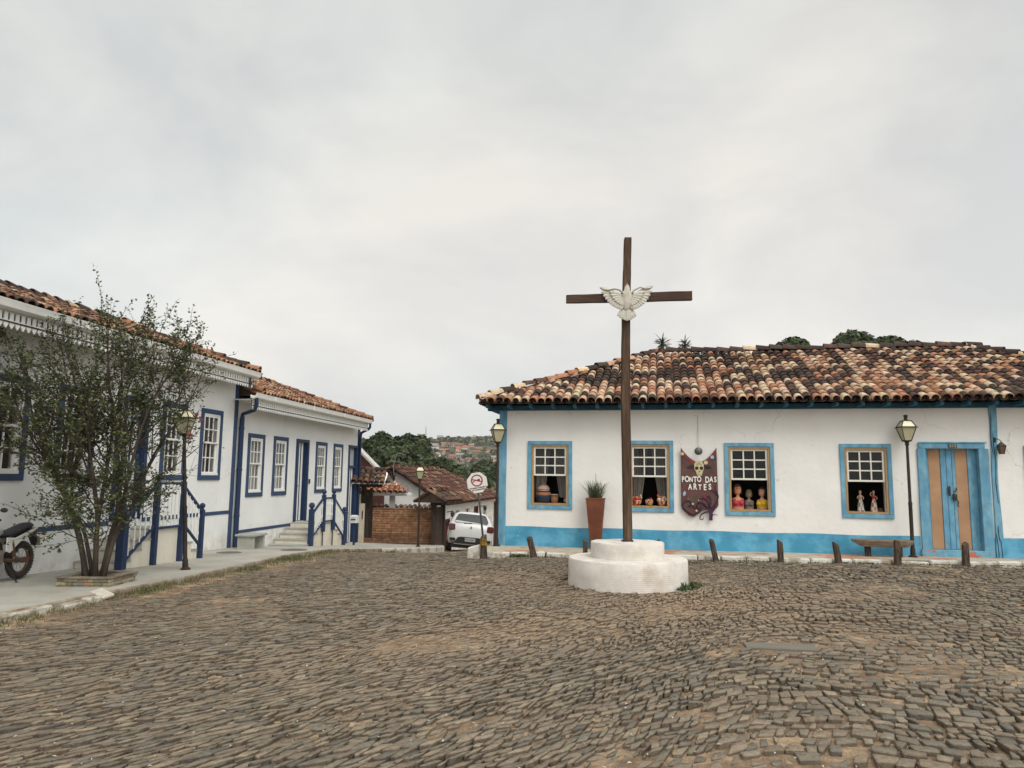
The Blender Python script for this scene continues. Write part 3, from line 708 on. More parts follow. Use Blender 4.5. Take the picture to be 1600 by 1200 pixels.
for (o_, u_, run, wid) in (((E0, WB, Z0), (0, -1, 0), RU0 - E0, WB - WF), ((E1, WF, Z0), (0, 1, 0), E1 - RU1, WB - WF)):
    s_ = Vector((run if u_[1] < 0 else -run, 0, dz)); L2 = s_.length
    tiles(mb, o_, u_, s_, wid, L2, lambda u, s: wid / 2 * s / L2 < u < wid - wid / 2 * s / L2, darkf=lambda u, s: .35)
capline(mb, (E0 - .02, WF - .02, Z0 + .06), (RU0, WRd, ZR), r=.10, dark=.25, lift=.05)
capline(mb, (E0 - .02, WB, Z0 + .04), (RU0, WRd, ZR), r=.10, dark=.4)
capline(mb, (E1, WF, Z0 + .04), (RU1, WRd, ZR), r=.10, dark=.9)
capline(mb, (E1, WB, Z0 + .04), (RU1, WRd, ZR), r=.10, dark=.9)
capline(mb, (RU0 - .05, WRd, ZR + .01), (RU1 + .1, WRd, ZR + .01), r=.115, dark=.78, lift=.05, jig=.02)
autosmooth(mb.build('roof', TILE, shop), 50)
# number plate over the door
mb = MB(); mb.box(9.24, 9.40, -.062, -.047, 2.285, 2.375)
npl = mb.build('number_plate', mat('dark_plate', (.06, .065, .065), .4, .2, 30, 0), shop, bevel=.003)

def text(s, size, M, m, name, parent, ext=.003, bold=.0, align='CENTER', space=1.0):
    cu = bpy.data.curves.new('t', 'FONT'); cu.body = s; cu.size = size; cu.extrude = ext; cu.offset = bold; cu.align_x = align; cu.align_y = 'CENTER'; cu.space_character = space
    cu.resolution_u = 4
    to = bpy.data.objects.new('t', cu); me = bpy.data.meshes.new_from_object(to); me.transform(M); me.name = name
    bpy.data.objects.remove(to); bpy.data.curves.remove(cu)
    me.materials.clear(); me.materials.append(m)
    o = bpy.data.objects.new(name, me); S.collection.objects.link(o)
    if parent: o.parent = parent
    return o
FACE = Matrix.Rotation(PI / 2, 4, 'X')           # text lying in x,z facing -y
text('212', .09, Matrix.Translation((9.32, -.064, 2.33)) @ FACE, mat('plate_figures', (.35, .35, .32), .5, .1, 9, 0), 'digits', npl, .001, .001)

# ------------------------------------------------------------------ left houses
def left_house(root, u0, u1, wins, doors, zfloorband, zwall, zg, ridge, curtains, blind, fake, under):
    holes = [(a + .1, b - .1, c + .1, d - .1) for a, b, c, d in wins] + [(a + .05, b - .05, c, d - .05) for a, b, c, d in doors]
    mb = MB(); wall_holes(mb, u0, u1, -1.1, zwall, holes, .34, wob=.006)
    mb.add([(u0, 0, -1.1), (u0, 6, -1.1), (u0, 6, zwall), (u0, 3, ridge - .12), (u0, 0, zwall)], [(4, 3, 2, 1, 0)])
    mb.add([(u1, 0, -1.1), (u1, 6, -1.1), (u1, 6, zwall), (u1, 3, ridge - .12), (u1, 0, zwall)], [(0, 1, 2, 3, 4)])
    mb.add([(u0, 6, -1.1), (u1, 6, -1.1), (u1, 6, zwall), (u0, 6, zwall)], [(3, 2, 1, 0)])
    mb.build('wall', WHITE_L, root)
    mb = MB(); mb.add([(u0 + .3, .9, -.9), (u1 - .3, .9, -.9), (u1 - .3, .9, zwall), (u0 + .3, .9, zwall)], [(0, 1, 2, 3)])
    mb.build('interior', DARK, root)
    for (a, b, c, d), cu in zip(wins, curtains):
        mb = MB(); frame(mb, a, b, c, d, .105, -.03, .04); win = mb.build('window', NAVYW, root, bevel=.004)
        a2, b2, c2, d2 = a + .107, b - .107, c + .107, d - .107
        mb = MB(); frame(mb, a2, b2, c2, d2, .035, -.015, .10); mb.box(a2, b2, -.028, -.016, c2 - .0, c2 + .05)
        mb.build('inner_frame', WPAINT, win)
        a3, b3, c3, d3 = a2 + .036, b2 - .036, c2 + .036, d2 - .036; zm = (c3 + d3) / 2 + .02
        mb = MB(); sash(mb, a3, b3, zm, d3, 3, 2, -.005, .025, .04, .024); mb.build('sash', WPAINT, win)
        mb = MB(); sash(mb, a3, b3, c3, zm + .04, 3, 2, .035, .065, .04, .024); mb.build('sash', WPAINT, win)
        mb = MB(); mb.add([(a3 + .02, .01, zm), (b3 - .02, .01, zm), (b3 - .02, .01, d3), (a3 + .02, .01, d3)], [(0, 1, 2, 3)]); mb.build('pane', GLASS, win)
        mb = MB(); mb.add([(a3 + .02, .05, c3), (b3 - .02, .05, c3), (b3 - .02, .05, zm), (a3 + .02, .05, zm)], [(0, 1, 2, 3)]); mb.build('pane', GLASS, win)
        mb = MB()
        if cu == 'c':
            curtain(mb, a3, b3, c3, d3, .17, 7, .022); mb.build('curtain', CURT, win)
        elif cu == 's':
            mb.box(a3, b3, .14, .17, c3, d3); mb.build('inner_shutter', mat('dark_brown_shutter', (.055, .03, .022), .6, .3, 5, .1, 30), win)
    return holes
def lambrequin(root, u0, u1, zt, w=-.52, zline=None, pit=.105):
    """white valance of pierced slats above, pointed pendants below, dark rod between"""
    mb = MB(); n = int((u1 - u0) / pit)
    mb.box(u0, u1, w, w + .02, zt - .03, zt + .03)
    for i in range(n):
        a = u0 + i * pit; mb.box(a, a + pit * .62, w, w + .018, zt - .135, zt - .03)
        m_ = a + pit * .31
        mb.prism([(a + .004, zt - .17), (a + pit * .8, zt - .17), (a + pit * .8, zt - .195), (m_ + .006 + pit * .1, zt - .255), (m_ - .006 + pit * .1, zt - .255), (a + .004, zt - .205)], w, w + .018)
    mb.box(u0, u1, w, w + .018, zt - .152, zt - .135)
    mb.build('valance', WPAINT, root)
    mb = MB(); mb.box(u0, u1, w - .012, w + .03, zt - .171, zt - .153); mb.build('valance_rod', IRON, root)
    mb = MB(); mb.box(u0, u1, w + .03, w + .04, zt - .134, zt - .031); mb.build('valance_gap_shade', mat('painted_gap_shade', (.05, .05, .05), .9, .1, 5, 0), root)  # added dark strip: shade between the slats put in as colour
    mb = MB(); mb.box(u0, u1, w + .022, .0, zt - .02, zt - .004); mb.build('soffit', WPAINT, root)
def gutter(root, u0, u1, z0, w=-.6):
    mb = MB(); pr = [(w + .10, z0 + .03), (w + .10, z0 - .04), (w + .03, z0 - .065), (w - .035, z0 - .03), (w - .05, z0 + .03), (w - .065, z0 + .075), (w - .055, z0 + .08), (w - .035, z0 + .03), (w + .0, z0 - .01), (w + .08, z0 - .01)]
    k = len(pr); vs = [(u0, a, b) for a, b in pr] + [(u1, a, b) for a, b in pr]
    mb.add(vs, [(i, (i + 1) % k, (i + 1) % k + k, i + k) for i in range(k)] + [tuple(range(k)), tuple(range(2 * k - 1, k - 1, -1))])
    for i in range(int((u1 - u0) / 2.4)): mb.box(u0 + i * 2.4 + 1, u0 + i * 2.4 + 1.03, w - .07, w - .05, z0 - .03, z0 + .082)
    mb.build('gutter', WPAINT, root)
def gable_roof(root, u0, u1, zg, ridge, wr=3.0, seed=1, pal=PAL_L, wf=-.6, dark=.2, back=True):
    random.seed(seed); dz = ridge - zg - .03; dw = wr - wf; L_ = math.hypot(dz, dw)
    mb = MB(); mb.add([(u0, wf, zg + .02), (u1, wf, zg + .02), (u1, wr, ridge - .03), (u0, wr, ridge - .03), (u1, 2 * wr - wf, zg + .02), (u0, 2 * wr - wf, zg + .02)], [(0, 1, 2, 3), (3, 2, 4, 5), (0, 3, 5), (1, 4, 2)])
    mb.build('roof_deck', DECK, root)
    mb = MB(); dk = lambda u, s: dark + .4 * max(0, noise.noise(Vector((u * .6, s * .7, 5))) * 2) + .3 * sm(L_ - .9, L_ - .1, s)
    tiles(mb, (u0, wf, zg + .03), (1, 0, 0), (0, dw, dz), u1 - u0, L_, None, pal=pal, darkf=dk, lift=lambda u, s: -.03 * math.sin(PI * min(1, s / L_)))
    if back: tiles(mb, (u1, 2 * wr - wf, zg + .03), (-1, 0, 0), (0, -dw, dz), u1 - u0, L_, None, pal=pal, darkf=lambda u, s: .5, pitch=.24)
    capline(mb, (u0, wr, ridge), (u1, wr, ridge), pal, .12, .55, .05, .02)
    for u in (u0 + .06, u1 - .06): capline(mb, (u, wf, zg + .06), (u, wr, ridge), pal, .09, .35, .06, .01)
    autosmooth(mb.build('roof', TILE, root), 50)

h1 = thing('colonial_house', 'tall white house with navy window frames and pierced white valance behind the small tree', 'house', P_L, R(A_L))
W1 = [(-.36 - .93, -.29, 1.455, 3.045), (.33, 1.2, 1.455, 3.045), (3.17, 4.03, 1.455, 3.045), (4.58, 5.48, 1.455, 3.045)]
W1[0] = (-1.25, -.3, 1.455, 3.045)
W1 = [(-3.6, -2.7, 1.455, 3.045)] + W1
D1 = [(1.78, 2.72, .72, 3.05)]
left_house(h1, -8, 6.12, W1, D1, .71, 3.97, 3.93, 5.33, 'sssss', None, None, None)
def stripe(root, u0, u1, z0, z1, name='belt_band', m=NAVYW): mb = MB(); mb.box(u0, u1, -.012, .02, z0, z1); return mb.build(name, m, root)
stripe(h1, -8, 1.77, .645, .725); stripe(h1, 2.73, 6.02, .66, .74)
def door_white(root, a, b, c, d, transom=False):
    mb = MB(); frame(mb, a, b, c, d, .09, -.04, .14, bottom=False); dr = mb.build('door', NAVY, root, bevel=.005)
    mb = MB(); zt = d - .095; x0, x1 = a + .092, b - .092; Wd = x1 - x0
    if transom:
        mb.box(x0, x1, .0, .14, d - .78, d - .70); zt = d - .785
    for p, q, m_ in ((0, .05, 0), (.05, .30, 1), (.30, .42, 0), (.42, .58, 1), (.58, .64, 0), (.64, .86, 1), (.86, 1, 0)):
        mb.box(x0 + p * Wd + .002, x0 + q * Wd - .002, .07 + .012 * m_, .105, c + .02, zt, m_)
    lf = mb.build('door_leaf', [NAVY, WPAINT], dr)
    if transom:
        mb = MB(); mb.add([(x0, .09, d - .7), (x1, .09, d - .7), (x1, .09, d - .095), (x0, .09, d - .095)], [(0, 1, 2, 3)]); mb.build('transom_pane', mat('pale_transom', (.42, .46, .5), .3, .1, 5, 0), dr)
    mb = MB(); hx = x0 + .38 * Wd; hz = c + 1.02
    mb.box(hx - .02, hx + .02, .08, .1, hz - .08, hz + .1); mb.tube([(hx, .09, hz), (hx, .045, hz), (hx + .09, .045, hz)], .009, 6)
    mb.build('handle', IRON, dr); return dr
door_white(h1, 1.78, 2.72, .72, 3.05)
gutter(h1, -8.2, 5.98, 3.93); lambrequin(h1, -8.1, 5.93, 3.88)
gable_roof(h1, -8.3, 6.0, 3.94, 5.22, seed=21, pal=PAL_L)
mb = MB(); mb.box(6.02, 6.14, -.035, .06, -.25, 3.78); mb.build('corner_board', NAVYW, h1)
mb = MB(); mb.lathe([(.028, 0), (.035, .004), (.028, .012)], 10, (0, 0, 0), M=Matrix.Translation((.61, -.004, .31)) @ Matrix.Rotation(PI / 2, 4, 'X')); mb.build('vent_cover', IRON, h1)
mb = MB(); mb.prism([(5.62, 3.70), (5.74, 3.70), (5.74, 3.78), (5.62, 3.78)], -.56, -.54); mb.tube([(5.68, -.54, 3.86), (5.68, -.54, 3.60)], .02, 6); mb.build('gutter_bracket', IRON, h1)

h2 = thing('colonial_house', 'lower white house with four curtained navy windows beyond the downpipe', 'house', P_L, R(A_L))
W2 = [(6.76, 7.64, 1.03, 2.615), (8.17, 9.045, 1.035, 2.62), (11.03, 11.89, 1.05, 2.61), (12.46, 13.28, 1.055, 2.615)]
left_house(h2, 6.14, 14.85, W2, [(9.6, 10.47, .255, 2.62), (13.83, 14.72, -.72, 2.63)], .2, 3.40, 3.42, 4.72, 'cccc', None, None, None)
door_white(h2, 9.6, 10.47, .255, 2.62); door_white(h2, 13.83, 14.72, -.72, 2.63, True)
mb = MB(); mb.box(6.42, 9.58, -.012, .02, .165, .24); mb.box(10.49, 10.8, -.012, .02, .165, .24); mb.build('belt_band', NAVYW, h2)
gutter(h2, 5.80, 14.35, 3.44); lambrequin(h2, 5.9, 14.3, 3.385)
gable_roof(h2, 6.15, 14.45, 3.46, 4.75, seed=33, pal=PAL_L, dark=.08)
mb = MB(); mb.box(14.74, 14.88, -.035, .06, -1.0, 3.22)
mb.build('corner_board', NAVYW, h2)
def downpipe(root, pts, r=.045):
    mb = MB(); mb.tube(pts, r, 8)
    for z in (.6, 1.7, 2.7): mb.lathe([(r + .004, -.015), (r + .012, -.015), (r + .012, .015), (r + .004, .015)], 8, (pts[-1][0], pts[-1][1], z))
    autosmooth(mb.build('downpipe', NAVY, root), 60)
downpipe(h2, [(5.92, -.60, 3.40), (5.92, -.60, 3.20), (6.0, -.52, 3.12), (6.2, -.12, 3.04), (6.24, -.075, 2.9), (6.24, -.075, -.15)])
downpipe(h2, [(14.25, -.60, 3.40), (14.25, -.60, 3.27), (14.33, -.52, 3.2), (14.7, -.14, 3.1), (14.78, -.08, 2.95), (14.78, -.08, -.72)])
downpipe(h1, [(6.33, -.07, 3.0), (6.335, -.07, 2.5), (6.34, -.07, -.16)], .035)
mb = MB(); mb.box(10.57, 10.63, -.04, -.002, 1.33, 1.47); mb.build('intercom', IRON, h2, bevel=.008)

# stairs with railings in front of each house
def stairs(root_label, u_a, u_b, u_c, u_d, w, zg, zland, nst, zb_, group, uoff=0):
    rt = thing('entrance_stairs', root_label, 'stairs', P_L, R(A_L), group)
    mb = MB(); wi = 0.02; run = (u_b - u_a) / nst; mi_top = 1
    rise = (zland - zg) / (nst + 1)
    for side in (0, 1):
        ua, ub = (u_a, u_b) if side == 0 else (u_d, u_c); dirn = 1 if side == 0 else -1; rn = abs(ub - ua) / nst
        for i in range(nst):
            x0 = ua + dirn * rn * i; z1 = zg + rise * (i + 1); xa, xb = sorted((x0, x0 + dirn * rn))
            mb.box(xa, xb, w, -wi, zb_, z1 - .03, 0); ya = sorted((x0 - dirn * .025, x0 + dirn * rn))
            mb.box(ya[0], ya[1], w - .012, -wi, z1 - .028, z1, 1)
    mb.box(u_b, u_c, w, -wi, zb_, zland - .03, 0); mb.box(u_b, u_c, w - .012, -wi, zland - .028, zland, 1)
    mb.build('steps', [CREAMW, CONC2], rt)
    return rt
CREAMW = plaster('stair_wall_paint', (.68, .64, .55), (.42, .32, .2), .2, .5, .22)
def ballpost(mb, u, w, z0, z1, t=.1):
    mb.box(u - t / 2, u + t / 2, w - t / 2, w + t / 2, z0, z1)
    mb.lathe([(t * .62, 0), (t * .62, .02), (t * .35, .03), (t * .35, .045)], 10, (u, w, z1)); mb.ball((u, w, z1 + .045 + t * .62), t * .68, 10)
def railing(root, a, b, w, za, zb2, top=.72, n=6, t=.05):
    """sloping rail between posts at a and b; za/zb2 are the heights of the bottom rail"""
    mb = MB(); mb.bar((a, w, za + top), (b, w, zb2 + top), .05, .042); mb.build('handrail', NAVY, root)
    mb = MB(); mb.bar((a, w, za + .06), (b, w, zb2 + .06), .04, .04); mb.build('bottom_rail', NAVY, root)
    mb = MB()
    for i in range(1, n):
        f = i / n; x = lerp(a, b, f); z = lerp(za, zb2, f)
        mb.lathe([(.012, 0), (.012, .12), (.02, .16), (.012, .22), (.012, top - .30), (.02, top - .24), (.012, top - .18), (.012, top - .06)], 6, (x, w, z + .07))
    mb.build('baluster', WPAINT, root)
s1 = stairs('short double flight of cream steps with navy posts under the tall white house', .98, 1.84, 2.62, 3.36, -.84, -.06, .60, 3, -.3, 'railed entrance stairs')
mb = MB(); ballpost(mb, .98, -.86, -.08, .80, .13); mb.build('post', NAVY, s1)
for u, z1 in ((1.84, 1.42), (2.66, 1.42), (3.36, .86)):
    mb = MB(); ballpost(mb, u, -.88, -.14, z1, .085); mb.build('post', NAVY, s1)
railing(s1, .98, 1.84, -.88, .02, .62, .78, 6); railing(s1, 1.84, 2.66, -.88, .55, .55, .86, 7); railing(s1, 2.66, 3.36, -.88, .62, .10, .74, 6)
s2 = stairs('grey concrete steps with navy ball-topped posts below the lower house door', 8.15, 9.42, 10.1, 11.0, -.98, -.36, .26, 4, -.8, 'railed entrance stairs')
for u, z1, z0 in ((8.5, .66, -.36), (9.32, 1.02, .03), (10.05, 1.02, .03), (10.95, .48, -.62)):
    mb = MB(); ballpost(mb, u, -1.02, z0, z1, .12 if u < 9 else .10); mb.build('post', NAVY, s2)
    if z0 > 0: mb = MB(); mb.tube([(u, -1.02, -.5), (u, -1.02, z0)], .016, 6); mb.build('post_rod', IRON, s2)
railing(s2, 8.5, 9.32, -1.02, -.17, .28, .70, 9, .03); railing(s2, 9.32, 10.05, -1.02, .25, .25, .70, 8, .03); railing(s2, 10.05, 10.95, -1.02, .26, -.30, .70, 10, .03)
# ------------------------------------------------------------------ cross on its whitewashed plinth
random.seed(5)
PX, PY = 1.82, 11.75
pl = thing('cross_plinth', 'round two-tier whitewashed brick plinth under the wooden cross', 'plinth', (PX, PY, 0))
def drum(r, z0, z1, n=96):
    mb = MB(); rr = [(r * 1.0, z0), (r * .999, lerp(z0, z1, .5)), (r * .997, z1 - .02), (r * .985, z1 - .003), (r * .93, z1), (.01, z1 + .003)]
    vs = []
    for a, z in rr:
        for j in range(n + 1):
            an = 2 * PI * j / n; k = 1 + .006 * noise.noise(Vector((math.cos(an) * 2.5, math.sin(an) * 2.5, z * 4)))
            vs.append((a * k * math.cos(an), a * k * math.sin(an), z + (.006 * noise.noise(Vector((math.cos(an) * 3, math.sin(an) * 3, 5))) if z > z0 + .1 else 0)))
    m_ = n + 1; mb.add(vs, [(i * m_ + j, i * m_ + j + 1, (i + 1) * m_ + j + 1, (i + 1) * m_ + j) for i in range(len(rr) - 1) for j in range(n)])
    return mb, r, m_
def drum_obj(name, r, z0, z1):
    mb, r, m_ = drum(r, z0, z1); o = mb.build(name, PLINTH, pl, smooth=False); me = o.data; uv = me.uv_layers.new(name='uv')
    for p in me.polygons:
        for li in p.loop_indices:
            vi = me.loops[li].vertex_index; j = vi % m_; i = vi // m_; v = me.vertices[vi].co
            uv.data[li].uv = (2 * PI * r * j / 96, v.z if i < 4 else v.z + (r - math.hypot(v.x, v.y)))
    autosmooth(o, 35)
drum_obj('lower_tier', .915, -.10, .385); drum_obj('upper_tier', .565, .38, .625)
cr_ = thing('wooden_cross', 'tall rough timber cross with a white dove relief, standing on the round plinth', 'cross', (PX, PY, .62))
CS = PY / 11.45
def rough_beam(mb, path, hw, hd, seg=26, wob=.007, seed=0):
    """rectangular beam hewn unevenly: path list of (x,y,z), hw/hd half sizes lists"""
    k = len(path); vs = []
    for i in range(seg + 1):
        f = i / seg * (k - 1); a = min(int(f), k - 2); t = f - a
        p = Vector(path[a]).lerp(Vector(path[a + 1]), t); w = lerp(hw[a], hw[a + 1], t); d = lerp(hd[a], hd[a + 1], t)
        ax = (Vector(path[-1]) - Vector(path[0])).normalized(); xx = Vector((1, 0, 0)) if abs(ax.z) > .5 else Vector((0, 0, 1)); yy = Vector((0, 1, 0))
        for j, (sx_, sy_) in enumerate(((-1, -1), (1, -1), (1, 1), (-1, 1))):
            n_ = noise.noise(Vector((i * .35, j * 5.1, seed))) * wob
            for (ca, cb) in (((.86, 1), (1, .86)) if j % 2 == 0 else ((1, .86), (.86, 1))):
                vs.append(p + xx * (sx_ * w * ca + n_) + yy * (sy_ * d * cb + n_))
    n8 = 8; fs = [(i * n8 + j, i * n8 + (j + 1) % n8, (i + 1) * n8 + (j + 1) % n8, (i + 1) * n8 + j) for i in range(seg) for j in range(n8)]
    fs += [tuple(range(n8 - 1, -1, -1)), tuple(range(seg * n8, seg * n8 + n8))]
    mb.add(vs, fs)
mb = MB(); sy = lambda z: (z - 1.6) * CS + 1.6 - .62
rough_beam(mb, [(.006, 0, -.05), (-.01, 0, sy(3.0)), (.005, 0, sy(4.1)), (.045, 0, sy(5.40))], [.066, .067, .064, .057], [.06, .06, .055, .05], 40, .007)
mb.build('post', CROSSW, cr_)
mb = MB(); rough_beam(mb, [(-.965, -.075, sy(4.372)), (0, -.075, sy(4.408)), (1.057, -.075, sy(4.452))], [.066, .073, .076], [.032, .034, .032], 22, .006, 4)
mb.build('crossbeam', CROSSB, cr_)
mb = MB(); mb.box(-.085, .085, -.075, .075, -.01, .03); mb.build('foot_socket', IRON, cr_)
# dove relief: body, two wings of layered feathers, fanned tail
DOVEM = mat('white_painted_relief', (.52, .50, .44), .75, .14, 12, .3, 50, col2=(.40, .35, .27), mixsc=7, lo=.52, hi=.7)
dv = MB(); dzc = sy(4.36)
def feather(mb, a, b, w, th, y, tipround=.5):
    a = Vector(a); b = Vector(b); d = b - a; L_ = d.length; d.normalize(); s_ = Vector((d.z, 0, -d.x)); vs = []; pts = [(0, .45), (.25, .85), (.6, 1), (.85, .8), (.97, .4), (1, .05)]
    for f, k in pts:
        p = a + d * (L_ * f) + Vector((0, y, 0))
        vs += [p - s_ * w * k, p + Vector((0, -th, 0)), p + s_ * w * k]
    mb.add(vs, [(i * 3 + j, i * 3 + j + 1, (i + 1) * 3 + j + 1, (i + 1) * 3 + j) for i in range(5) for j in range(2)])
    mb.add([(v[0], v[1] + .014, v[2]) for v in vs], [((i + 1) * 3 + j, (i + 1) * 3 + j + 1, i * 3 + j + 1, i * 3 + j) for i in range(5) for j in range(2)])
yb = -.145
dv.lathe([(.012, -.23), (.05, -.17), (.085, -.08), (.095, .0), (.078, .08), (.045, .13), (.043, .165), (.028, .20), (.01, .225)], 14, (0, yb, dzc + .03), M=Matrix.Rotation(R(2), 4, 'Y') @ Matrix.Diagonal((1, .6, 1, 1)))
dv.lathe([(.012, 0), (.002, .035)], 6, (0, yb - .03, dzc + .235), M=Matrix.Rotation(R(35), 4, 'X'))
dove = dv.build('dove_relief', DOVEM, cr_, smooth=True)
for sgn in (-1, 1):
    mb = MB(); up_ = .03 if sgn > 0 else 0
    sh = (sgn * .05, 0, dzc + .02)
    for i in range(11):                      # primaries and secondaries
        f = i / 10; ang = lerp(R(17 + (6 if sgn > 0 else 0)), R(-66), f ** .85); L_ = lerp(.395, .17, f ** .8)
        r0 = Vector((sgn * (.06 + .10 * (1 - f)), 0, dzc + .06 + .05 * (1 - f) - .10 * f))
        feather(mb, r0, r0 + Vector((sgn * L_ * .72 * math.cos(ang), 0, L_ * .8 * math.sin(ang))), .036, .012, yb + .012 - .003 * i)
    for i in range(7):
        f = i / 6; ang = lerp(R(14), R(-60), f); L_ = lerp(.24, .11, f); r0 = Vector((sgn * (.045 + .05 * (1 - f)), 0, dzc + .08 - .10 * f))
        feather(mb, r0, r0 + Vector((sgn * L_ * .8 * math.cos(ang), 0, L_ * .8 * math.sin(ang))), .034, .012, yb - .018 - .002 * i)
    top = [(sgn * .04, dzc + .10), (sgn * .12, dzc + .17), (sgn * .21, dzc + .185 + up_), (sgn * .30, dzc + .165 + up_), (sgn * .395, dzc + .18 + up_)]
    mb.tube([(x, yb - .01, z - .01) for x, z in top], [.03, .028, .022, .018, .007], 7, flat=.6)
    mb.build('wing', DOVEM, dove)
mb = MB()
for i in range(9):
    ang = R(lerp(-38, 38, i / 8)); feather(mb, (0, 0, dzc - .13), (math.sin(ang) * .24, 0, dzc - .11 - math.cos(ang) * .235 + abs(i - 4) * .008), .04, .013, yb + .01 - .004 * (4 - abs(i - 4)))
mb.build('tail', DOVEM, dove)

# ------------------------------------------------------------------ street lamps
def lamp_proto(Hh=2.86):
    rt = thing('street_lamp', 'black iron street lamp with cream glass lantern standing by the shop corner post', 'street lamp', (0, 0, 0), 0, 'iron street lamps around the square')
    mb = MB(); hz = Hh - .60
    mb.lathe([(.085, 0), (.085, .02), (.05, .04), (.045, .16), (.036, .20), (.036, hz * .45), (.043, hz * .46), (.03, hz * .48), (.027, hz - .06), (.045, hz - .04), (.03, hz - .01), (.03, hz)], 12)
    autosmooth(mb.build('pole', RUSTIRON, rt), 40)
    # lantern: four-sided, narrow below, wide at the brim
    def ring(h_, z): return [(-h_, -h_, z), (h_, -h_, z), (h_, h_, z), (-h_, h_, z)]
    b0, b1, t1 = .066, .142, .075; z0, z1, z2 = hz + .04, hz + .31, hz + .44
    mb = MB(); A_ = ring(b0, z0); B_ = ring(b1, z1); C_ = ring(t1, z2)
    for i in range(4):
        j = (i + 1) % 4
        mb.tube([A_[i], B_[i]], .009, 5); mb.tube([B_[i], C_[i]], .009, 5); mb.bar(A_[i], A_[j], .014, .014); mb.bar(B_[i], B_[j], .022, .02); mb.bar(C_[i], C_[j], .014, .014)
        q = Vector(B_[i]); mb.tube([q, q + Vector((q.x, q.y, 0)).normalized() * .035 + Vector((0, 0, -.012))], .007, 5)
    mb.box(-b0, b0, -b0, b0, z0 - .02, z0); mb.lathe([(.02, 0), (.05, .03), (.05, .045)], 8, (0, 0, z0 - .065))
    mb.lathe([(.058, 0), (.05, .012), (.034, .02), (.034, .085), (.05, .095), (.05, .105), (.012, .125)], 10, (0, 0, z2))
    mb.build('lantern_frame', RUSTIRON, rt)
    mb = MB(); s_ = .93
    a_ = ring(b0 * s_, z0); b_ = ring(b1 * s_, z1); mb.add(a_ + b_, [(i, (i + 1) % 4, (i + 1) % 4 + 4, i + 4) for i in range(4)]); mb.build('lantern_glass', LAMPGLASS, rt)
    mb = MB(); b_ = ring(b1 * s_, z1 + .01); c_ = ring(t1 * s_, z2); mb.add(b_ + c_, [(i, (i + 1) % 4, (i + 1) % 4 + 4, i + 4) for i in range(4)]); mb.build('lantern_top_glass', LAMPGLASS2, rt)
    return rt
lp = lamp_proto()
def put(o, x, y, z, rz=0, label=None, rot=None, sc_=None):
    o.location = (x, y, z); o.rotation_euler = rot if rot else (0, 0, rz)
    if label: o['label'] = label
    if sc_: o.scale = (sc_,) * 3
    return o
p = FR(-.06, -.22); put(lp, p.x, p.y, .08, R(12))
p = FR(8.40, -.30); put(copy_tree(lp), p.x, p.y, .12, R(-6), 'iron street lamp between the plank bench and the blue and ochre door')
put(copy_tree(lp), -5.49, 12.86, -.02, R(20), 'iron street lamp at the right side of the small tree, before the tall white house', rot=(0, R(-4.2), R(20) * 0))
put(copy_tree(lp), -2.92, 24.0, float(pav(-2.92, 24.0)), R(10), 'farthest iron street lamp, in front of the reddish adobe wall', sc_=.93)

# ------------------------------------------------------------------ timber stumps along the kerb
def stump(u, w, h_, hw, lean, label, top='flat', yellow=False, tw=0):
    p = FR(u, w); rt = thing('timber_bollard', label, 'bollard', (p.x, p.y, float(road(p.x, p.y)) - .02), R(A_R + tw), 'old timber posts along the shop kerb')
    h_ *= .93; mb = MB(); n = 9; seg = 7; vs = []; sd = random.uniform(0, 99)
    for i in range(seg + 1):
        f = i / seg; z = f * (h_ + .02)
        for j in range(n):
            a = 2 * PI * j / n; sq = 1 / max(abs(math.cos(a)), abs(math.sin(a))); r = hw * (.55 + .45 * sq) * (1 + .10 * noise.noise(Vector((j * 1.3, f * 3, sd)))) * (1.10 - .14 * f)
            zt = (.03 * math.cos(a * 1 + sd) + .02 * noise.noise(Vector((j * 2., sd, 1)))) if i == seg else 0
            vs.append((r * math.cos(a) + lean * z, r * math.sin(a) * .85 + .03 * z, z + zt))
    fs = [(i * n + j, i * n + (j + 1) % n, (i + 1) * n + (j + 1) % n, (i + 1) * n + j) for i in range(seg) for j in range(n)] + [tuple(range(seg * n, seg * n + n))]
    mb.add(vs, fs); mb.build('post', STUMPW, rt)
    if yellow:
        mb = MB(); k = 12; pts = []
        for zz_ in (h_ * .62, h_ * .95):
            for j in range(k):
                a = PI + PI * j / (k - 1); sq = 1 / max(abs(math.cos(a)), abs(math.sin(a))); r = hw * (.55 + .45 * sq) * 1.04 + .006; pts.append((r * math.cos(a) + lean * zz_, r * math.sin(a) * .85, zz_ + .012 * math.sin(j * 2.2)))
        mb.add(pts, [(j, j + 1, k + j + 1, k + j) for j in range(k - 1)]); mb.build('paint_mark', mat('faded_yellow_paint', (.30, .17, .02), .85, .5, 20, .3, 30, col2=(.07, .045, .02), mixsc=14, lo=.45, hi=.6), rt)
    return rt
stump(.05, -1.84, .46, .062, -.04, 'dark kerb post with a worn yellow paint patch, beside the tilted round sign', yellow=True)
stump(1.0, -1.42, .40, .062, -.28, 'burnt-looking kerb post leaning left, first one right of the shop corner lamp')
stump(2.02, -1.34, .36, .045, 0, 'slim pale-topped kerb post just left of the cross plinth')
stump(3.46, -1.28, .39, .048, 0, 'kerb post whose top shows just above the cross plinth on its right')
stump(4.57, -1.26, .42, .052, -.20, 'kerb post leaning left below the painted shop board')
stump(5.78, -1.20, .43, .055, -.02, 'upright grey kerb post below the window with the two bright busts')
stump(6.84, -1.14, .40, .060, -.12, 'dark kerb post left of the plank bench, grass at its foot')
stump(7.90, -1.06, .45, .062, .02, 'kerb post standing right in front of the plank bench')
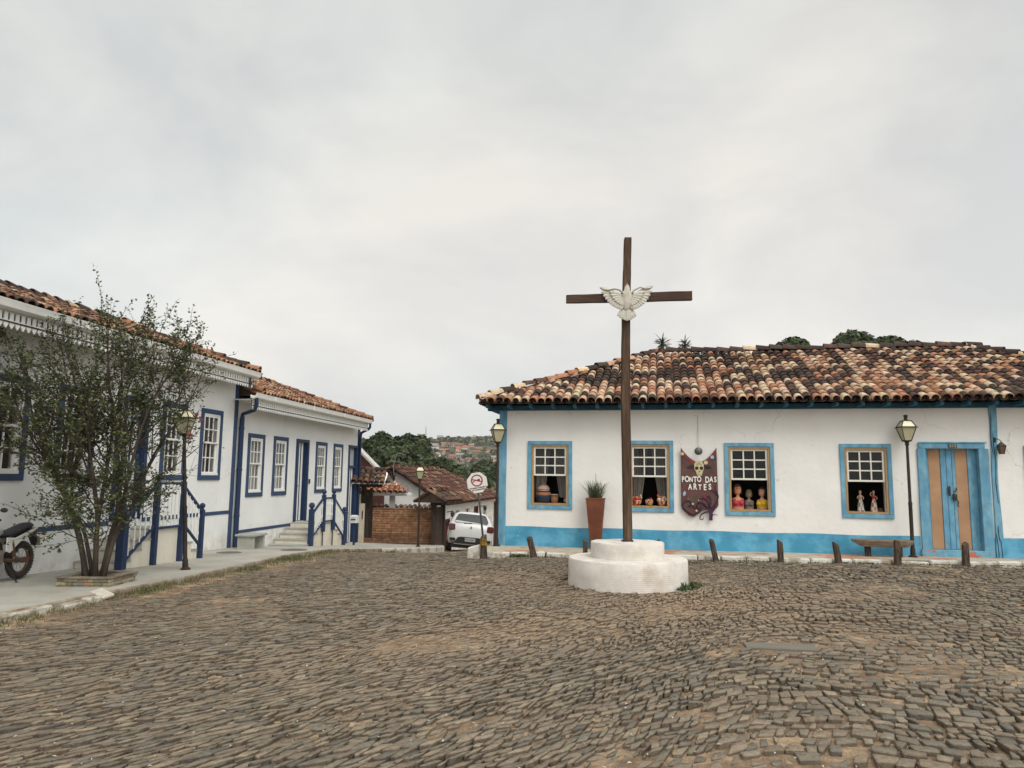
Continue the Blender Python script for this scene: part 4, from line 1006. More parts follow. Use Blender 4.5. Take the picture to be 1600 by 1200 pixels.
stump(9.10, -.98, .43, .062, .03, 'blackened kerb post in front of the blue and ochre door')
# white kerb block
mb = MB(); rng = random.Random(2)
mb.box(-.15, .14, -.12, .12, -.1, .27); mb.v = [(x * (1 - .12 * (z > .1)) + rng.uniform(-.012, .012), y + rng.uniform(-.01, .01), z - (.07 if (x < 0 and z > .1) else 0)) for x, y, z in mb.v]
p = FR(-.17, -1.72); o = mb.build('kerb_block', KERBW, bevel=.025, loc=(p.x, p.y, float(road(p.x, p.y)))); o.rotation_euler = (0, 0, R(A_R)); tag(o, 'chunky whitewashed stone block at the street corner beside the yellow-marked post', 'stone block')

# ------------------------------------------------------------------ tilted traffic sign
p = FR(.02, -1.62); rt = thing('traffic_sign', 'tilted white octagonal sign with a red prohibition ring on a leaning pole', 'traffic sign', (p.x, p.y, float(road(p.x, p.y))), R(-3))
LEAN = Matrix.Rotation(R(-7.0), 4, 'Y')
mb = MB(); mb.tube([LEAN @ Vector((0, 0, -.1)), LEAN @ Vector((0, 0, 1.50))], .021, 8); mb.build('pole', mat('grey_green_pole', (.05, .055, .045), .7, .3, 10, .2, 30), rt, smooth=True)
PM = LEAN @ Matrix.Translation((0, -.034, 1.50)) @ Matrix.Rotation(R(-3), 4, 'Y')
oct_ = [(.222 * math.cos(R(22.5 + 45 * i)), .222 * math.sin(R(22.5 + 45 * i))) for i in range(8)]
mb = MB(); mb.prism(oct_, 0, .006, M=PM); pa = mb.build('panel', mat('white_sign_panel', (.68, .66, .62), .45, .08, 6, .05, 30), rt)
mb = MB(); k = 36; rr = []
for rad in (.122, .098):
    for j in range(k): rr.append(PM @ Vector((rad * math.cos(2 * PI * j / k), -.003, rad * math.sin(2 * PI * j / k) + .045)))
mb.add(rr, [(j, (j + 1) % k, k + (j + 1) % k, k + j) for j in range(k)])
s_ = Matrix.Translation((0, 0, .045)) @ Matrix.Rotation(R(20), 4, 'Y'); mb.box(-.108, .108, -.0045, -.0035, -.011, .011, M=PM @ s_)
mb.build('prohibition_ring', mat('sign_red', (.33, .015, .03), .5, .08, 9, 0), pa)
mb = MB(); T_ = PM @ Matrix.Translation((0, -.0015, .045))
mb.prism([(-.055, -.003), (-.01, .012), (.05, .028), (.062, .03), (.062, -.016), (.05, -.012), (-.01, -.002), (-.055, -.012)], -.001, 0, M=T_)
mb.prism([(-.085, -.008), (-.055, -.003), (-.055, -.012), (-.062, -.022), (-.078, -.034), (-.09, -.026)], -.001, 0, M=T_)
mb.build('horn_symbol', mat('sign_black', (.012, .012, .012), .5, .05, 9, 0), pa)
SB = MATS['sign_black']
text('PROIBIDO TRÂNSITO', .036, PM @ Matrix.Translation((.004, -.002, -.105)) @ FACE, SB, 'lettering', pa, .0005, .0012)
text('DE CAMINHÕES', .036, PM @ Matrix.Translation((.004, -.002, -.145)) @ FACE, SB, 'lettering', pa, .0005, .0012)

# ------------------------------------------------------------------ painted shop board
sb = thing('shop_board', 'cut-out painted board reading PONTO DAS ARTES with a skull and curling tree', 'sign', P_R, R(A_R))
BOARDM = mat('patchwork_maroon', (.09, .058, .05), .75, .3, 5, .2, 30, col2=(.12, .05, .046), mixsc=4, lo=.47, hi=.53)
L0, R0 = 3.945, 4.715; mid = (L0 + R0) / 2; arc = []
for i in range(17):
    f = i / 16; x = lerp(L0 + .012, R0 - .012, f); k = abs(2 * f - 1); arc.append((x, 1.965 + .31 * k ** 1.8))
bot = [(R0 + .005, 1.06), (R0 - .03, 1.0), (R0 - .13, .93), (4.56, .97), (4.40, .95), (4.31, .88), (4.20, .80), (4.10, .83), (4.0, .92), (L0 + .02, .96), (L0, 1.05)]
mb = MB(); mb.prism(arc + bot, -.075, -.055); board = mb.build('board', BOARDM, sb)
def flat(name, mp_, m, y=-.078, parent=board):
    if name in ('star', 'flower', 'horn_shape'):
        for poly in mp_: mb = MB(); mb.prism(poly, y - .006, y + .001); mb.build(name, m, parent)
        return
    mb = MB()
    for poly in mp_: mb.prism(poly, y - .006, y + .001)
    return mb.build(name, m, parent)
cream = mat('board_cream', (.52, .46, .27), .7, .15, 20, 0); red = mat('board_red', (.20, .04, .035), .7, .15, 20, 0); blk = mat('board_black', (.035, .02, .022), .7, .2, 20, 0)
lb = mat('board_pale_blue', (.30, .45, .58), .7, .1, 20, 0); plum = mat('board_plum', (.055, .02, .045), .7, .3, 10, 0)
# garland along the scooped top edge
gcol = [red, blk, mat('board_orange', (.36, .13, .04), .7, .1, 9, 0), red, blk, cream]
for i in range(16):
    (x0, z0), (x1, z1) = arc[i], arc[i + 1]; flat('garland', [[(x0, z0 - .008), (x1, z1 - .008), (x1, z1 - .075 - .02 * (i % 3)), (x0, z0 - .075 - .02 * ((i + 1) % 3))]], gcol[(i * 5) % 5], -.076)
def disc(x, z, r, n=14, sx_=1): return [(x + r * sx_ * math.cos(2 * PI * i / n), z + r * math.sin(2 * PI * i / n)) for i in range(n)]
flat('skull', [[(4.235, 1.93), (4.28, 1.985), (4.335, 1.995), (4.39, 1.98), (4.43, 1.92), (4.435, 1.82), (4.405, 1.75), (4.385, 1.68), (4.335, 1.66), (4.29, 1.68), (4.27, 1.75), (4.235, 1.82)]], cream, -.084)
flat('skull_marking', [disc(4.285, 1.835, .036), disc(4.385, 1.835, .036), disc(4.335, 1.76, .012), disc(4.335, 1.93, .012), disc(4.30, 1.91, .009), disc(4.37, 1.91, .009), disc(4.315, 1.70, .008), disc(4.355, 1.70, .008)], blk, -.092)
flat('horn_shape', [[(4.235, 1.90), (4.235, 1.83), (4.14, 1.83), (4.07, 1.845), (4.13, 1.885)], [(4.435, 1.90), (4.435, 1.83), (4.53, 1.83), (4.60, 1.845), (4.54, 1.885)]], blk, -.082)
flat('flower', [disc(4.475, 1.955, .043), disc(3.99, 2.14, .035)], cream, -.09); flat('flower', [disc(4.61, 2.07, .038)], lb, -.09)
LET = mat('white_lettering', (.75, .73, .68), .6, .05, 9, 0)
def hand(s, x0, x1, z, size, wig):
    n = len(s); 
    for i, ch in enumerate(s):
        if ch == ' ': continue
        x = lerp(x0, x1, i / (n - 1))
        text(ch, size * (1 + .12 * math.sin(i * 2.3)), Matrix.Translation((x, -.088, z + wig * math.sin(i * 1.9))) @ Matrix.Rotation(R(5 * math.sin(i * 3.1)), 4, 'Y') @ FACE @ Matrix.Diagonal((.78, 1.15, 1, 1)), LET, 'letter', board, .003, .005)
hand('PONTO DAS', 3.995, 4.665, 1.59, .14, .006); hand('ARTES', 4.14, 4.55, 1.43, .145, .006)
def curl(pts, r, n=26, m=plum, name='branch', y=-.088):
    mb = MB(); P_ = [Vector((x, y, z)) for x, z in pts]; Q = []
    for i in range(len(P_) - 1):
        p0 = P_[max(i - 1, 0)]; p1 = P_[i]; p2 = P_[i + 1]; p3 = P_[min(i + 2, len(P_) - 1)]
        for k in range(5):
            t = k / 5; Q.append(.5 * ((2 * p1) + (-p0 + p2) * t + (2 * p0 - 5 * p1 + 4 * p2 - p3) * t * t + (-p0 + 3 * p1 - 3 * p2 + p3) * t ** 3))
    Q.append(P_[-1]); mb.tube(Q, [lerp(r, r * .35, i / (len(Q) - 1)) for i in range(len(Q))], 6); mb.build(name, m, board, smooth=True)
mb = MB(); mb.prism([(4.515, .735), (4.59, .735), (4.60, .90), (4.70, 1.04), (4.64, 1.02), (4.585, .96), (4.56, 1.05), (4.54, .98), (4.47, 1.04), (4.40, 1.06), (4.50, .95), (4.525, .86)], -.083, -.056); mb.build('tree_trunk', plum, board)
curl([(4.50, 1.0), (4.40, 1.10), (4.30, 1.10), (4.28, 1.0), (4.36, .98), (4.37, 1.04)], .022)
curl([(4.54, 1.0), (4.50, 1.15), (4.38, 1.20), (4.30, 1.16)], .016); curl([(4.55, 1.0), (4.56, 1.18), (4.50, 1.25), (4.47, 1.19)], .014)
curl([(4.60, 1.0), (4.68, 1.12), (4.72, 1.25), (4.66, 1.38), (4.66, 1.48)], .018); curl([(4.69, 1.27), (4.62, 1.36), (4.55, 1.37)], .012)
curl([(4.52, .92), (4.44, .90), (4.35, .84), (4.33, .77), (4.38, .75), (4.41, .79)], .02); curl([(4.58, .84), (4.64, .86), (4.70, .85)], .013)
curl([(4.33, .93), (4.2, .86), (4.06, .93), (3.98, 1.02), (4.02, 1.12), (4.12, 1.14), (4.16, 1.06), (4.09, 1.02)], .02); curl([(4.36, .93), (4.22, 1.0), (4.16, 1.10)], .013)
def star(x, z, r): return [(x + (r if i % 2 == 0 else r * .42) * math.sin(PI * i / 5), z + (r if i % 2 == 0 else r * .42) * math.cos(PI * i / 5)) for i in range(10)]
flat('star', [star(4.19, 1.075, .035), star(4.265, .935, .038), star(4.31, 1.155, .02)], cream, -.096)
flat('star', [star(4.45, 1.225, .05)], red, -.08); flat('star', [star(4.10, 1.18, .06)], mat('board_olive', (.12, .10, .05), .7, .1, 9, 0), -.08)
flat('fish_shape', [[(3.985, 1.29), (4.02, 1.345), (4.055, 1.31), (4.03, 1.25), (4.0, 1.235)]], lb, -.08)
# reflector lamp over the board
rl = thing('wall_reflector', 'small grey metal dish lamp on a thin wire above the painted board', 'wall lamp', P_R, R(A_R))
mb = MB(); Mx = Matrix.Translation((4.325, -.13, 2.195)) @ Matrix.Rotation(R(112), 4, 'X')
mb.lathe([(.02, .06), (.045, .05), (.085, .01), (.088, 0), (.08, .008), (.04, .035), (.02, .04)], 16, M=Mx); autosmooth(mb.build('dish', mat('dull_grey_metal', (.16, .155, .15), .5, .2, 9, .1, 30, metal=.5), rl), 40)
mb = MB(); mb.tube([(4.325, -.01, 2.95), (4.325, -.035, 2.6), (4.325, -.05, 2.25)], .006, 5); mb.tube([(4.325, -.01, 2.26), (4.325, -.10, 2.24)], .009, 5); mb.build('wire', mat('grey_wire', (.42, .41, .39), .8, .1, 9, 0), rl)

# wall lantern on the crooked post
wl = thing('wall_lantern', 'small black lantern bracketed to the crooked blue wall post', 'wall lamp', P_R, R(A_R))
mb = MB(); cx = 10.17; mb.tube([(10.10, -.04, 2.46), (10.13, -.10, 2.47), (cx, -.15, 2.42)], .009, 5); mb.box(10.08, 10.12, -.045, -.03, 2.40, 2.50)
def rg(h_, z): return [(cx - h_, -.15 - h_, z), (cx + h_, -.15 - h_, z), (cx + h_, -.15 + h_, z), (cx - h_, -.15 + h_, z)]
A_ = rg(.035, 2.17); B_ = rg(.062, 2.33)
for i in range(4): mb.tube([A_[i], B_[i]], .006, 5); mb.bar(B_[i], B_[(i + 1) % 4], .012, .012); mb.bar(A_[i], A_[(i + 1) % 4], .01, .01)
mb.add(B_ + [(cx, -.15, 2.42)], [(0, 1, 4), (1, 2, 4), (2, 3, 4), (3, 0, 4)]); mb.build('frame', IRON, wl)
mb = MB(); a_ = rg(.032, 2.175); b_ = rg(.058, 2.325); mb.add(a_ + b_, [(i, (i + 1) % 4, (i + 1) % 4 + 4, i + 4) for i in range(4)] + [(3, 2, 1, 0)]); mb.build('glass', mat('amber_brown_glass', (.12, .07, .05), .3, .2, 9, 0), wl)

# ------------------------------------------------------------------ rust-coloured planter with spiky plant
p = FR(2.14, -.30); pp = thing('tall_planter', 'tall tapering rust-brown planter against the shop wall behind the cross plinth', 'planter', (p.x, p.y, .085), R(A_R))
zt = 1.085
def sq(h_, z, k=0): return [(-h_, -h_ * .8, z), (h_, -h_ * .8, z), (h_, h_ * .8, z), (-h_, h_ * .8, z)]
rings = [sq(.105, 0), sq(.195, zt - .03), sq(.203, zt - .03), sq(.203, zt), sq(.18, zt), sq(.175, zt - .06)]
mb = MB(); mb.add([v for r in rings for v in r], [(i * 4 + j, i * 4 + (j + 1) % 4, (i + 1) * 4 + (j + 1) % 4, (i + 1) * 4 + j) for i in range(5) for j in range(4)] + [(20, 21, 22, 23)]); mb.build('pot', TERRA, pp, bevel=.006)
def blades(mb, n, h_, spread, w, cols, o=(0, 0, 0), rad=.1, droop=.15, up=0.15):
    for i in range(n):
        a = random.uniform(0, 2 * PI); l = h_ * random.uniform(.5, 1); sp = random.uniform(up * .3, 1) * spread; b = Vector(o) + Vector((random.uniform(-rad, rad), random.uniform(-rad, rad), 0)); d = Vector((math.cos(a), math.sin(a), 0)); s_ = Vector((-d.y, d.x, 0)); c = jit(random.choice(cols), .25); vs = []
        for k in range(5):
            f = k / 4; q = b + d * (sp * l * f ** 1.4) + Vector((0, 0, l * (f - droop * f * f))); ww = w * (1 - f) ** .7 * (.7 + .6 * f) + .0008
            vs += [q - s_ * ww, q + s_ * ww]
        mb.add(vs, [(2 * k, 2 * k + 1, 2 * k + 3, 2 * k + 2) for k in range(4)], 0, c)
GR = [(.10, .12, .06), (.14, .155, .085), (.07, .09, .045), (.20, .20, .13)]
mb = MB(); blades(mb, 170, .56, .9, .010, GR, (0, 0, zt - .06), .12, .15); blades(mb, 26, .22, 1.2, .011, [(.16, .17, .11), (.08, .1, .045)], (0, 0, zt - .05), .13, .3)
mb.tube([(0, 0, zt - .05), (.01, 0, zt + .35), (-.0, 0, zt + .53)], [.012, .008, .003], 5, 0, (.15, .14, .08)); mb.build('plant', GRASSM, pp)

# ------------------------------------------------------------------ plank bench by the shop
p = FR(7.83, -.38); bt = thing('plank_bench', 'rustic bench of one thick grey plank on two stubby logs by the shop wall', 'bench', (p.x, p.y, .115), R(A_R))
mb = MB(); seg = 18; vs = []
for i in range(seg + 1):
    f = i / seg; x = lerp(-.56, .56, f); e_ = min(f, 1 - f); d = .19 * min(1, .55 + e_ * 3) ; tb = .135 * min(1, .35 + e_ * 5); n_ = noise.noise(Vector((f * 6, 1, 2))) * .012
    vs += [(x, -d + n_, .335 + n_), (x, d, .335), (x, d * .9, .335 - tb * .9), (x, -d * .85, .335 - tb + n_)]
mb.add(vs, [(i * 4 + j, (i + 1) * 4 + j, (i + 1) * 4 + (j + 1) % 4, i * 4 + (j + 1) % 4) for i in range(seg) for j in range(4)] + [(0, 1, 2, 3), tuple(seg * 4 + k for k in (3, 2, 1, 0))]); mb.build('seat', BENCHW, bt, bevel=.012)
for x in (-.28, .30): mb = MB(); mb.lathe([(.065, -.02), (.06, .1), (.065, .24)], 10, (x, .0, 0)); mb.build('leg', STUMPW, bt)

# ------------------------------------------------------------------ wares standing in the open windows
def ware(name, label, cat, u, w, z, group=None, k=1, rz=0): p = FR(u, w); return thing(name, label, cat, (p.x, p.y, z), R(A_R) + rz, group)
def cols(mb, prof, bands, n=20):
    for i in range(len(prof) - 1):
        (r0, z0), (r1, z1) = prof[i], prof[i + 1]; vs = [(r * math.cos(2 * PI * j / n), r * math.sin(2 * PI * j / n), z) for r, z in ((r0, z0), (r1, z1)) for j in range(n)]
        for j in range(n): mb.add(vs, [(j, (j + 1) % n, n + (j + 1) % n, n + j)], 0, bands(i, j))
    return mb
zs1 = HL[0][2] + .13
t = ware('clay_pot', 'big dark blue and terracotta banded clay pot at left in the first shop window', 'pot', .91, .26, zs1)
mb = MB(); cols(mb, [(.10, 0), (.15, .03), (.165, .12), (.16, .17), (.16, .171), (.165, .20), (.17, .235), (.12, .24), (.01, .24)], lambda i, j: [(.03, .012, .01), (.02, .03, .05), (.02, .03, .05), (.05, .02, .015), (.33, .16, .09), (.36, .18, .10), (.2, .1, .06), (.1, .05, .03)][i]); autosmooth(mb.build('body', ATT, t), 40)
t = ware('clay_pot', 'pale banded round clay pot stacked on the dark pot in the first shop window', 'pot', .91, .26, zs1 + .245)
mb = MB(); cols(mb, [(.11, 0), (.145, .02), (.14, .06), (.15, .065), (.12, .12), (.08, .155), (.06, .16), (.075, .21), (.01, .21)], lambda i, j: [(.2, .1, .08), (.32, .2, .17), (.06, .03, .03), (.38, .28, .22), (.33, .22, .17), (.2, .1, .08), (.25, .15, .1), (.1, .05, .03)][i]); autosmooth(mb.build('body', ATT, t), 40)
t = ware('clay_pot', 'small orange-brown clay pot with pale rim in the middle of the first shop window', 'pot', 1.16, .28, zs1)
mb = MB(); cols(mb, [(.07, 0), (.085, .06), (.085, .13), (.10, .15), (.10, .18), (.07, .2), (.01, .2)], lambda i, j: [(.25, .1, .04), (.30, .13, .05), (.3, .25, .2), (.12, .05, .03), (.33, .26, .2), (.1, .05, .03)][i]); autosmooth(mb.build('body', ATT, t), 40)
t = ware('clay_pot', 'small blue and white clay pot at right in the first shop window', 'pot', 1.44, .28, zs1)
mb = MB(); cols(mb, [(.05, 0), (.07, .03), (.07, .09), (.04, .13), (.05, .15), (.01, .15)], lambda i, j: [(.05, .09, .18), (.3, .28, .24), (.12, .16, .2), (.3, .27, .22), (.1, .1, .1)][i]); autosmooth(mb.build('body', ATT, t), 40)
zs2 = HL[1][2] + .13
for (u, r_, lab, pal_) in ((2.99, .115, 'round painted ball-shaped vase with red and cream flowers, left in the second shop window', [(.45, .04, .03), (.55, .42, .3), (.25, .1, .04), (.6, .5, .4)]), (3.27, .085, 'small gold and magenta round vase in the middle of the second shop window', [(.45, .28, .05), (.35, .02, .10), (.5, .4, .3), (.4, .2, .05)]), (3.56, .125, 'round painted vase with big red and white flowers, right in the second shop window', [(.5, .05, .03), (.6, .52, .42), (.3, .14, .05), (.6, .5, .4)])):
    t = ware('painted_vase', lab, 'vase', u, .22, zs2, 'painted round vases in the second window')
    mb = MB(); prof = [(r_ * .45, 0), (r_ * .8, r_ * .3), (r_, r_ * .85), (r_ * .85, r_ * 1.4), (r_ * .5, r_ * 1.7), (.01, r_ * 1.72)]
    cols(mb, prof, lambda i, j: pal_[(j // 3 + i) % 2] if i < 1 else random.choice(pal_[:3]), 16)
    autosmooth(mb.build('body', ATT, t), 60)
    mb = MB()
    for q in range(9):
        a = random.uniform(PI, 2 * PI); zz_ = r_ * random.uniform(.9, 1.9); mb.ball((r_ * .85 * math.cos(a), r_ * .8 * math.sin(a), zz_), r_ * random.uniform(.2, .36), 8, 0, random.choice(pal_))
    mb.build('flower', ATT, t, smooth=True)
zs3 = HL[2][2] + .13
def bust(u, w, lab, skin, top, hair, sc_, rz, one=False):
    t = ware('clay_bust', lab, 'bust', u, w, zs3, 'painted clay busts in the third window', rz=rz); t.scale = (sc_,) * 3
    mb = MB()      # continuous torso-neck-head surface, elliptical rings
    prof = [(.125, .085, 0, 0, 0), (.13, .09, .05, 0, 0), (.128, .095, .12, 0, 1), (.135, .08, .19, 0, 0), (.125, .062, .225, 0, 0), (.06, .05, .245, 0, 0), (.036, .036, .27, 0, 0), (.033, .034, .32, -.004, 0), (.056, .055, .335, -.012, 0), (.07, .066, .37, -.01, 0), (.076, .07, .42, -.006, 0), (.074, .07, .47, 0, 0), (.055, .056, .51, .004, 0), (.012, .014, .53, .006, 0)]
    n = 16; vs = [(a * math.cos(2 * PI * j / n), b * math.sin(2 * PI * j / n) + dy, z) for a, b, z, dy, _ in prof for j in range(n)]
    for i in range(len(prof) - 1):
        for j in range(n):
            x = math.cos(2 * PI * (j + .5) / n); cl = top if (i in (1, 2) or (i == 3 and abs(x) > .55)) else skin
            if not one and i == 1: cl = top
            mb.add([vs[i * n + j], vs[i * n + (j + 1) % n], vs[(i + 1) * n + (j + 1) % n], vs[(i + 1) * n + j]], [(0, 1, 2, 3)], 0, cl)
    mb.add([vs[j] for j in range(n)], [tuple(range(n))], 0, skin)
    bmx = mb.build('body', ATT, t, smooth=True)
    mb = MB()
    for sx_ in (-1, 1): mb.ball((sx_ * .06, -.085, .135), (.055, .04, .048), 10, 0, top)
    mb.build('bodice', ATT, t, smooth=True)
    mb = MB(); mb.prism([(-.008, .40), (.008, .40), (.012, .44), (.006, .47), (-.006, .47), (-.012, .44)], -.088, -.06, 0, skin); mb.build('nose', ATT, t)
    mb = MB()
    for sx_ in (-1, 1): mb.ball((sx_ * .024, -.066, .448), (.016, .010, .009), 8, 0, (.03, .02, .02)); mb.box(sx_ * .024 - .014, sx_ * .024 + .014, -.071, -.062, .464, .468, 0, (.03, .015, .01))
    mb.build('eye', ATT, t)
    mb = MB(); mb.ball((0, -.064, .388), (.018, .007, .008), 8, 0, (.4, .05, .04)); mb.build('mouth', ATT, t)
    mb = MB(); mb.ball((0, .012, .475), (.083, .078, .07), 12, 0, hair); mb.ball((-.068, .01, .39), (.026, .045, .085), 10, 0, hair); mb.ball((.068, .01, .39), (.026, .045, .085), 10, 0, hair); mb.build('hair', ATT, t, smooth=True)
bust(5.145, .24, 'tall terracotta-skinned clay bust in a crimson top, left in the third shop window', (.52, .24, .13), (.42, .05, .07), (.05, .02, .015), .98, R(5))
bust(5.385, .34, 'dim small grey and ochre clay bust between the two bright ones', (.26, .20, .13), (.16, .13, .12), (.12, .10, .05), .78, R(-15))
bust(5.645, .24, 'clay bust in a bright yellow top, right in the third shop window', (.52, .28, .18), (.65, .42, .02), (.03, .015, .01), .88, R(-28))
zs4 = HL[3][2] + .13
def doll(u, lab, skirt, bodice, arm):
    t = ware('clay_doll', lab, 'figurine', u, .22, zs4, 'clay dolls in the fourth window')
    mb = MB(); prof = [(.075, 0), (.072, .03), (.06, .10), (.045, .18), (.032, .235), (.024, .26), (.034, .30), (.036, .325), (.015, .345), (.012, .36), (.022, .375), (.026, .40), (.020, .425), (.006, .435)]
    def c_(i, j):
        if i < 5: return [skirt[0], skirt[1], (.55, .5, .44), skirt[2]][(j // 2 + i * 2) % 4] if (j + i) % 3 else (.55, .5, .44)
        return bodice if i < 8 else (.5, .3, .2)
    cols(mb, prof, c_, 14); autosmooth(mb.build('body', ATT, t), 60)
    for sx_ in (-1, 1):
        mb = MB(); pts = [(sx_ * .034, 0, .32), (sx_ * .062, -.012, .285), (sx_ * .045, -.035, .25)] if not (arm and sx_ < 0) else [(sx_ * .034, 0, .32), (sx_ * .068, -.01, .345), (sx_ * .045, -.01, .40)]
        mb.tube(pts, [.011, .010, .008], 6, 0, (.5, .3, .2)); mb.build('arm', ATT, t, smooth=True)
    mb = MB(); mb.ball((0, .008, .41), (.029, .028, .03), 8, 0, (.02, .012, .01)); mb.build('hair', ATT, t, smooth=True)
doll(7.60, 'clay doll in a white, green and plum flowered dress, left in the fourth shop window', [(.12, .2, .12), (.22, .07, .14), (.3, .22, .2)], (.40, .32, .2), False)
doll(7.86, 'clay doll with red bodice and one raised arm, right in the fourth shop window', [(.4, .1, .05), (.5, .35, .2), (.2, .1, .1)], (.40, .05, .05), True)
t = ware('straw_hat', 'dim brown straw hat lying in the right corner of the fourth shop window', 'hat', 8.0, .32, zs4)
mb = MB(); mb.lathe([(.085, 0), (.085, .006), (.05, .01), (.048, .05), (.035, .07), (.005, .072)], 14, col=(.16, .10, .05)); autosmooth(mb.build('crown', ATT, t), 50)
# ------------------------------------------------------------------ small things on the left pavement
def onL(u, w, dz=0): p = FL(u, w); return (p.x, p.y, float(pav(p.x, p.y)) + dz)
bn = thing('concrete_bench', 'small grey concrete slab bench against the lower white house', 'bench', onL(5.98, -.62), R(A_L))
mb = MB(); mb.box(-.32, .34, -.24, .24, .30, .345); mb.build('seat', CONC2, bn, bevel=.006)
for x in (-.24, .26): mb = MB(); mb.box(x - .03, x + .03, -.2, .2, -.03, .30); mb.build('leg', CONC2, bn, bevel=.005)
mbx = thing('mailbox', 'white metal mailbox on a navy post at the end of the house stairs', 'mailbox', onL(11.35, -1.2), R(A_L))
mb = MB(); mb.box(-.025, .025, -.03, .03, -.03, .68); mb.build('post', NAVY, mbx, bevel=.004)
mb = MB(); mb.prism([(-.11, .66), (.13, .66), (.13, .84), (.0, .90), (-.11, .86)], -.10, .10); mb.box(-.12, .14, -.11, .11, .845, .86); mb.build('box', mat('white_metal', (.66, .66, .64), .4, .06, 8, .05, 40, spec=.5), mbx, bevel=.006)
mb = MB(); mb.box(-.135, -.11, -.075, .075, .76, .79); mb.build('slot', IRON, mbx)
for (u, w, r_, lab) in ((4.75, -.75, .26, 'round dark manhole cover in the pavement beside the downpipe'), (5.85, -1.75, .30, 'dark oval patch cover in the pavement near the kerb corner')):
    q = onL(u, w); mb = MB(); mb.lathe([(r_, -.02), (r_, .006), (r_ * .96, .008), (.01, .008)], 28); o = mb.build('manhole_cover', mat('dark_cover', (.13, .12, .10), .85, .3, 12, .3, 50), loc=q); tag(o, lab, 'manhole cover')
mb = MB(); mb.box(-.33, .33, -.12, .12, -.05, .004); o = mb.build('road_drain_slab', mat('worn_grey_slab', (.165, .15, .125), .9, .12, 5, .2, 40, stretch=(.3, 3, 1)), loc=(2.62, 7.43, float(road(2.62, 7.43)) - .002), bevel=.004); o.rotation_euler = (0, 0, R(-8)); tag(o, 'narrow grey slab set flat among the cobblestones', 'drain slab')
mb = MB(); mb.box(-.13, .13, -.085, .085, -.018, .018); o = mb.build('broken_slab', mat('pale_broken_slab', (.50, .46, .38), .9, .15, 9, .4, 40), loc=(-5.40, 10.12, .0), bevel=.006); o.rotation_euler = (R(10), R(14), R(-24)); tag(o, 'loose pale square slab tilted on the grass by the kerb', 'broken slab')
# stone-edged tree box
tb = thing('tree_box', 'low square box of stacked stone slips around the foot of the small tree', 'planter', (-5.96, 11.0, .0), R(-1))
mb = MB(); rng = random.Random(9); SLIP = mat('stone_slips', (0, 0, 0), .9, .25, 14, .5, 40, attr=True); MATS['stone_slips'] = SLIP
def slips(mb, x0, x1, y0, y1, z0, z1):
    lx, ly = x1 - x0, y1 - y0; lay = 4
    for k in range(lay):
        za = lerp(z0, z1, k / lay); zb_ = lerp(z0, z1, (k + 1) / lay) - .004; a = 0; Lg = max(lx, ly)
        while a < Lg - .02:
            b = min(Lg, a + rng.uniform(.08, .22)); c = random.choice([(.24, .21, .15), (.30, .27, .2), (.17, .145, .10), (.28, .18, .10), (.2, .19, .16)]); c = jit(c, .2); o_ = rng.uniform(-.008, .008)
            if lx > ly: mb.box(x0 + a, x0 + b - .004, y0 + o_, y1 + o_, za, zb_, 0, c)
            else: mb.box(x0 + o_, x1 + o_, y0 + a, y0 + b - .004, za, zb_, 0, c)
            a = b
X0, X1, Y0, Y1, TH = -.36, .40, -.38, .36, .10
slips(mb, X0, X1, Y0, Y0 + TH, -.06, .12); slips(mb, X0, X1, Y1 - TH, Y1, -.06, .12); slips(mb, X0, X0 + TH, Y0 + TH, Y1 - TH, -.06, .12); slips(mb, X1 - TH, X1, Y0 + TH, Y1 - TH, -.06, .12)
o = mb.build('stone_edge', [ATT], tb, bevel=.004); o.data.materials[0] = SLIP
mb = MB()
for q in ((X0 - .015, X1 + .015, Y0 - .015, Y0 + TH), (X0 - .015, X1 + .015, Y1 - TH, Y1 + .015), (X0 - .015, X0 + TH, Y0 + TH + .003, Y1 - TH - .003), (X1 - TH, X1 + .015, Y0 + TH + .003, Y1 - TH - .003)): mb.box(*q, .121, .145)
mb.build('coping', mat('coping_slate', (.23, .20, .15), .9, .3, 10, .5, 30, col2=(.14, .11, .08), mixsc=4), tb, bevel=.004)
mb = MB(); mb.box(X0 + TH, X1 - TH, Y0 + TH, Y1 - TH, -.05, .09); mb.build('soil', SOIL, tb)

# ------------------------------------------------------------------ the small multi-stemmed tree (crape myrtle)
random.seed(42)
tr = thing('small_tree', 'small multi-stemmed tree with fine dark leaves in a stone-edged box before the tall white house', 'tree', (-6.0, 11.0, .07))
wood = MB(); leaf = MB(); LC = [(.045, .065, .022), (.065, .09, .03), (.10, .12, .045), (.035, .05, .018), (.11, .10, .045)]
def leafat(p, d, L_=.055, w=.014, c=None):
    if p.x > .9 and p.z < 2.95 and random.random() < .85: return
    d = d.normalized(); s_ = d.cross(Vector((random.uniform(-1, 1), random.uniform(-1, 1), random.uniform(-.2, 1)))).normalized(); n_ = d.cross(s_) * .15
    leaf.add([p, p + d * L_ * .45 + s_ * w + n_ * w, p + d * L_, p + d * L_ * .45 - s_ * w + n_ * w], [(0, 1, 2, 3)], 0, c or jit(random.choice(LC), .3))
def rnd(k): return Vector((random.uniform(-k, k), random.uniform(-k, k), random.uniform(-k, k)))
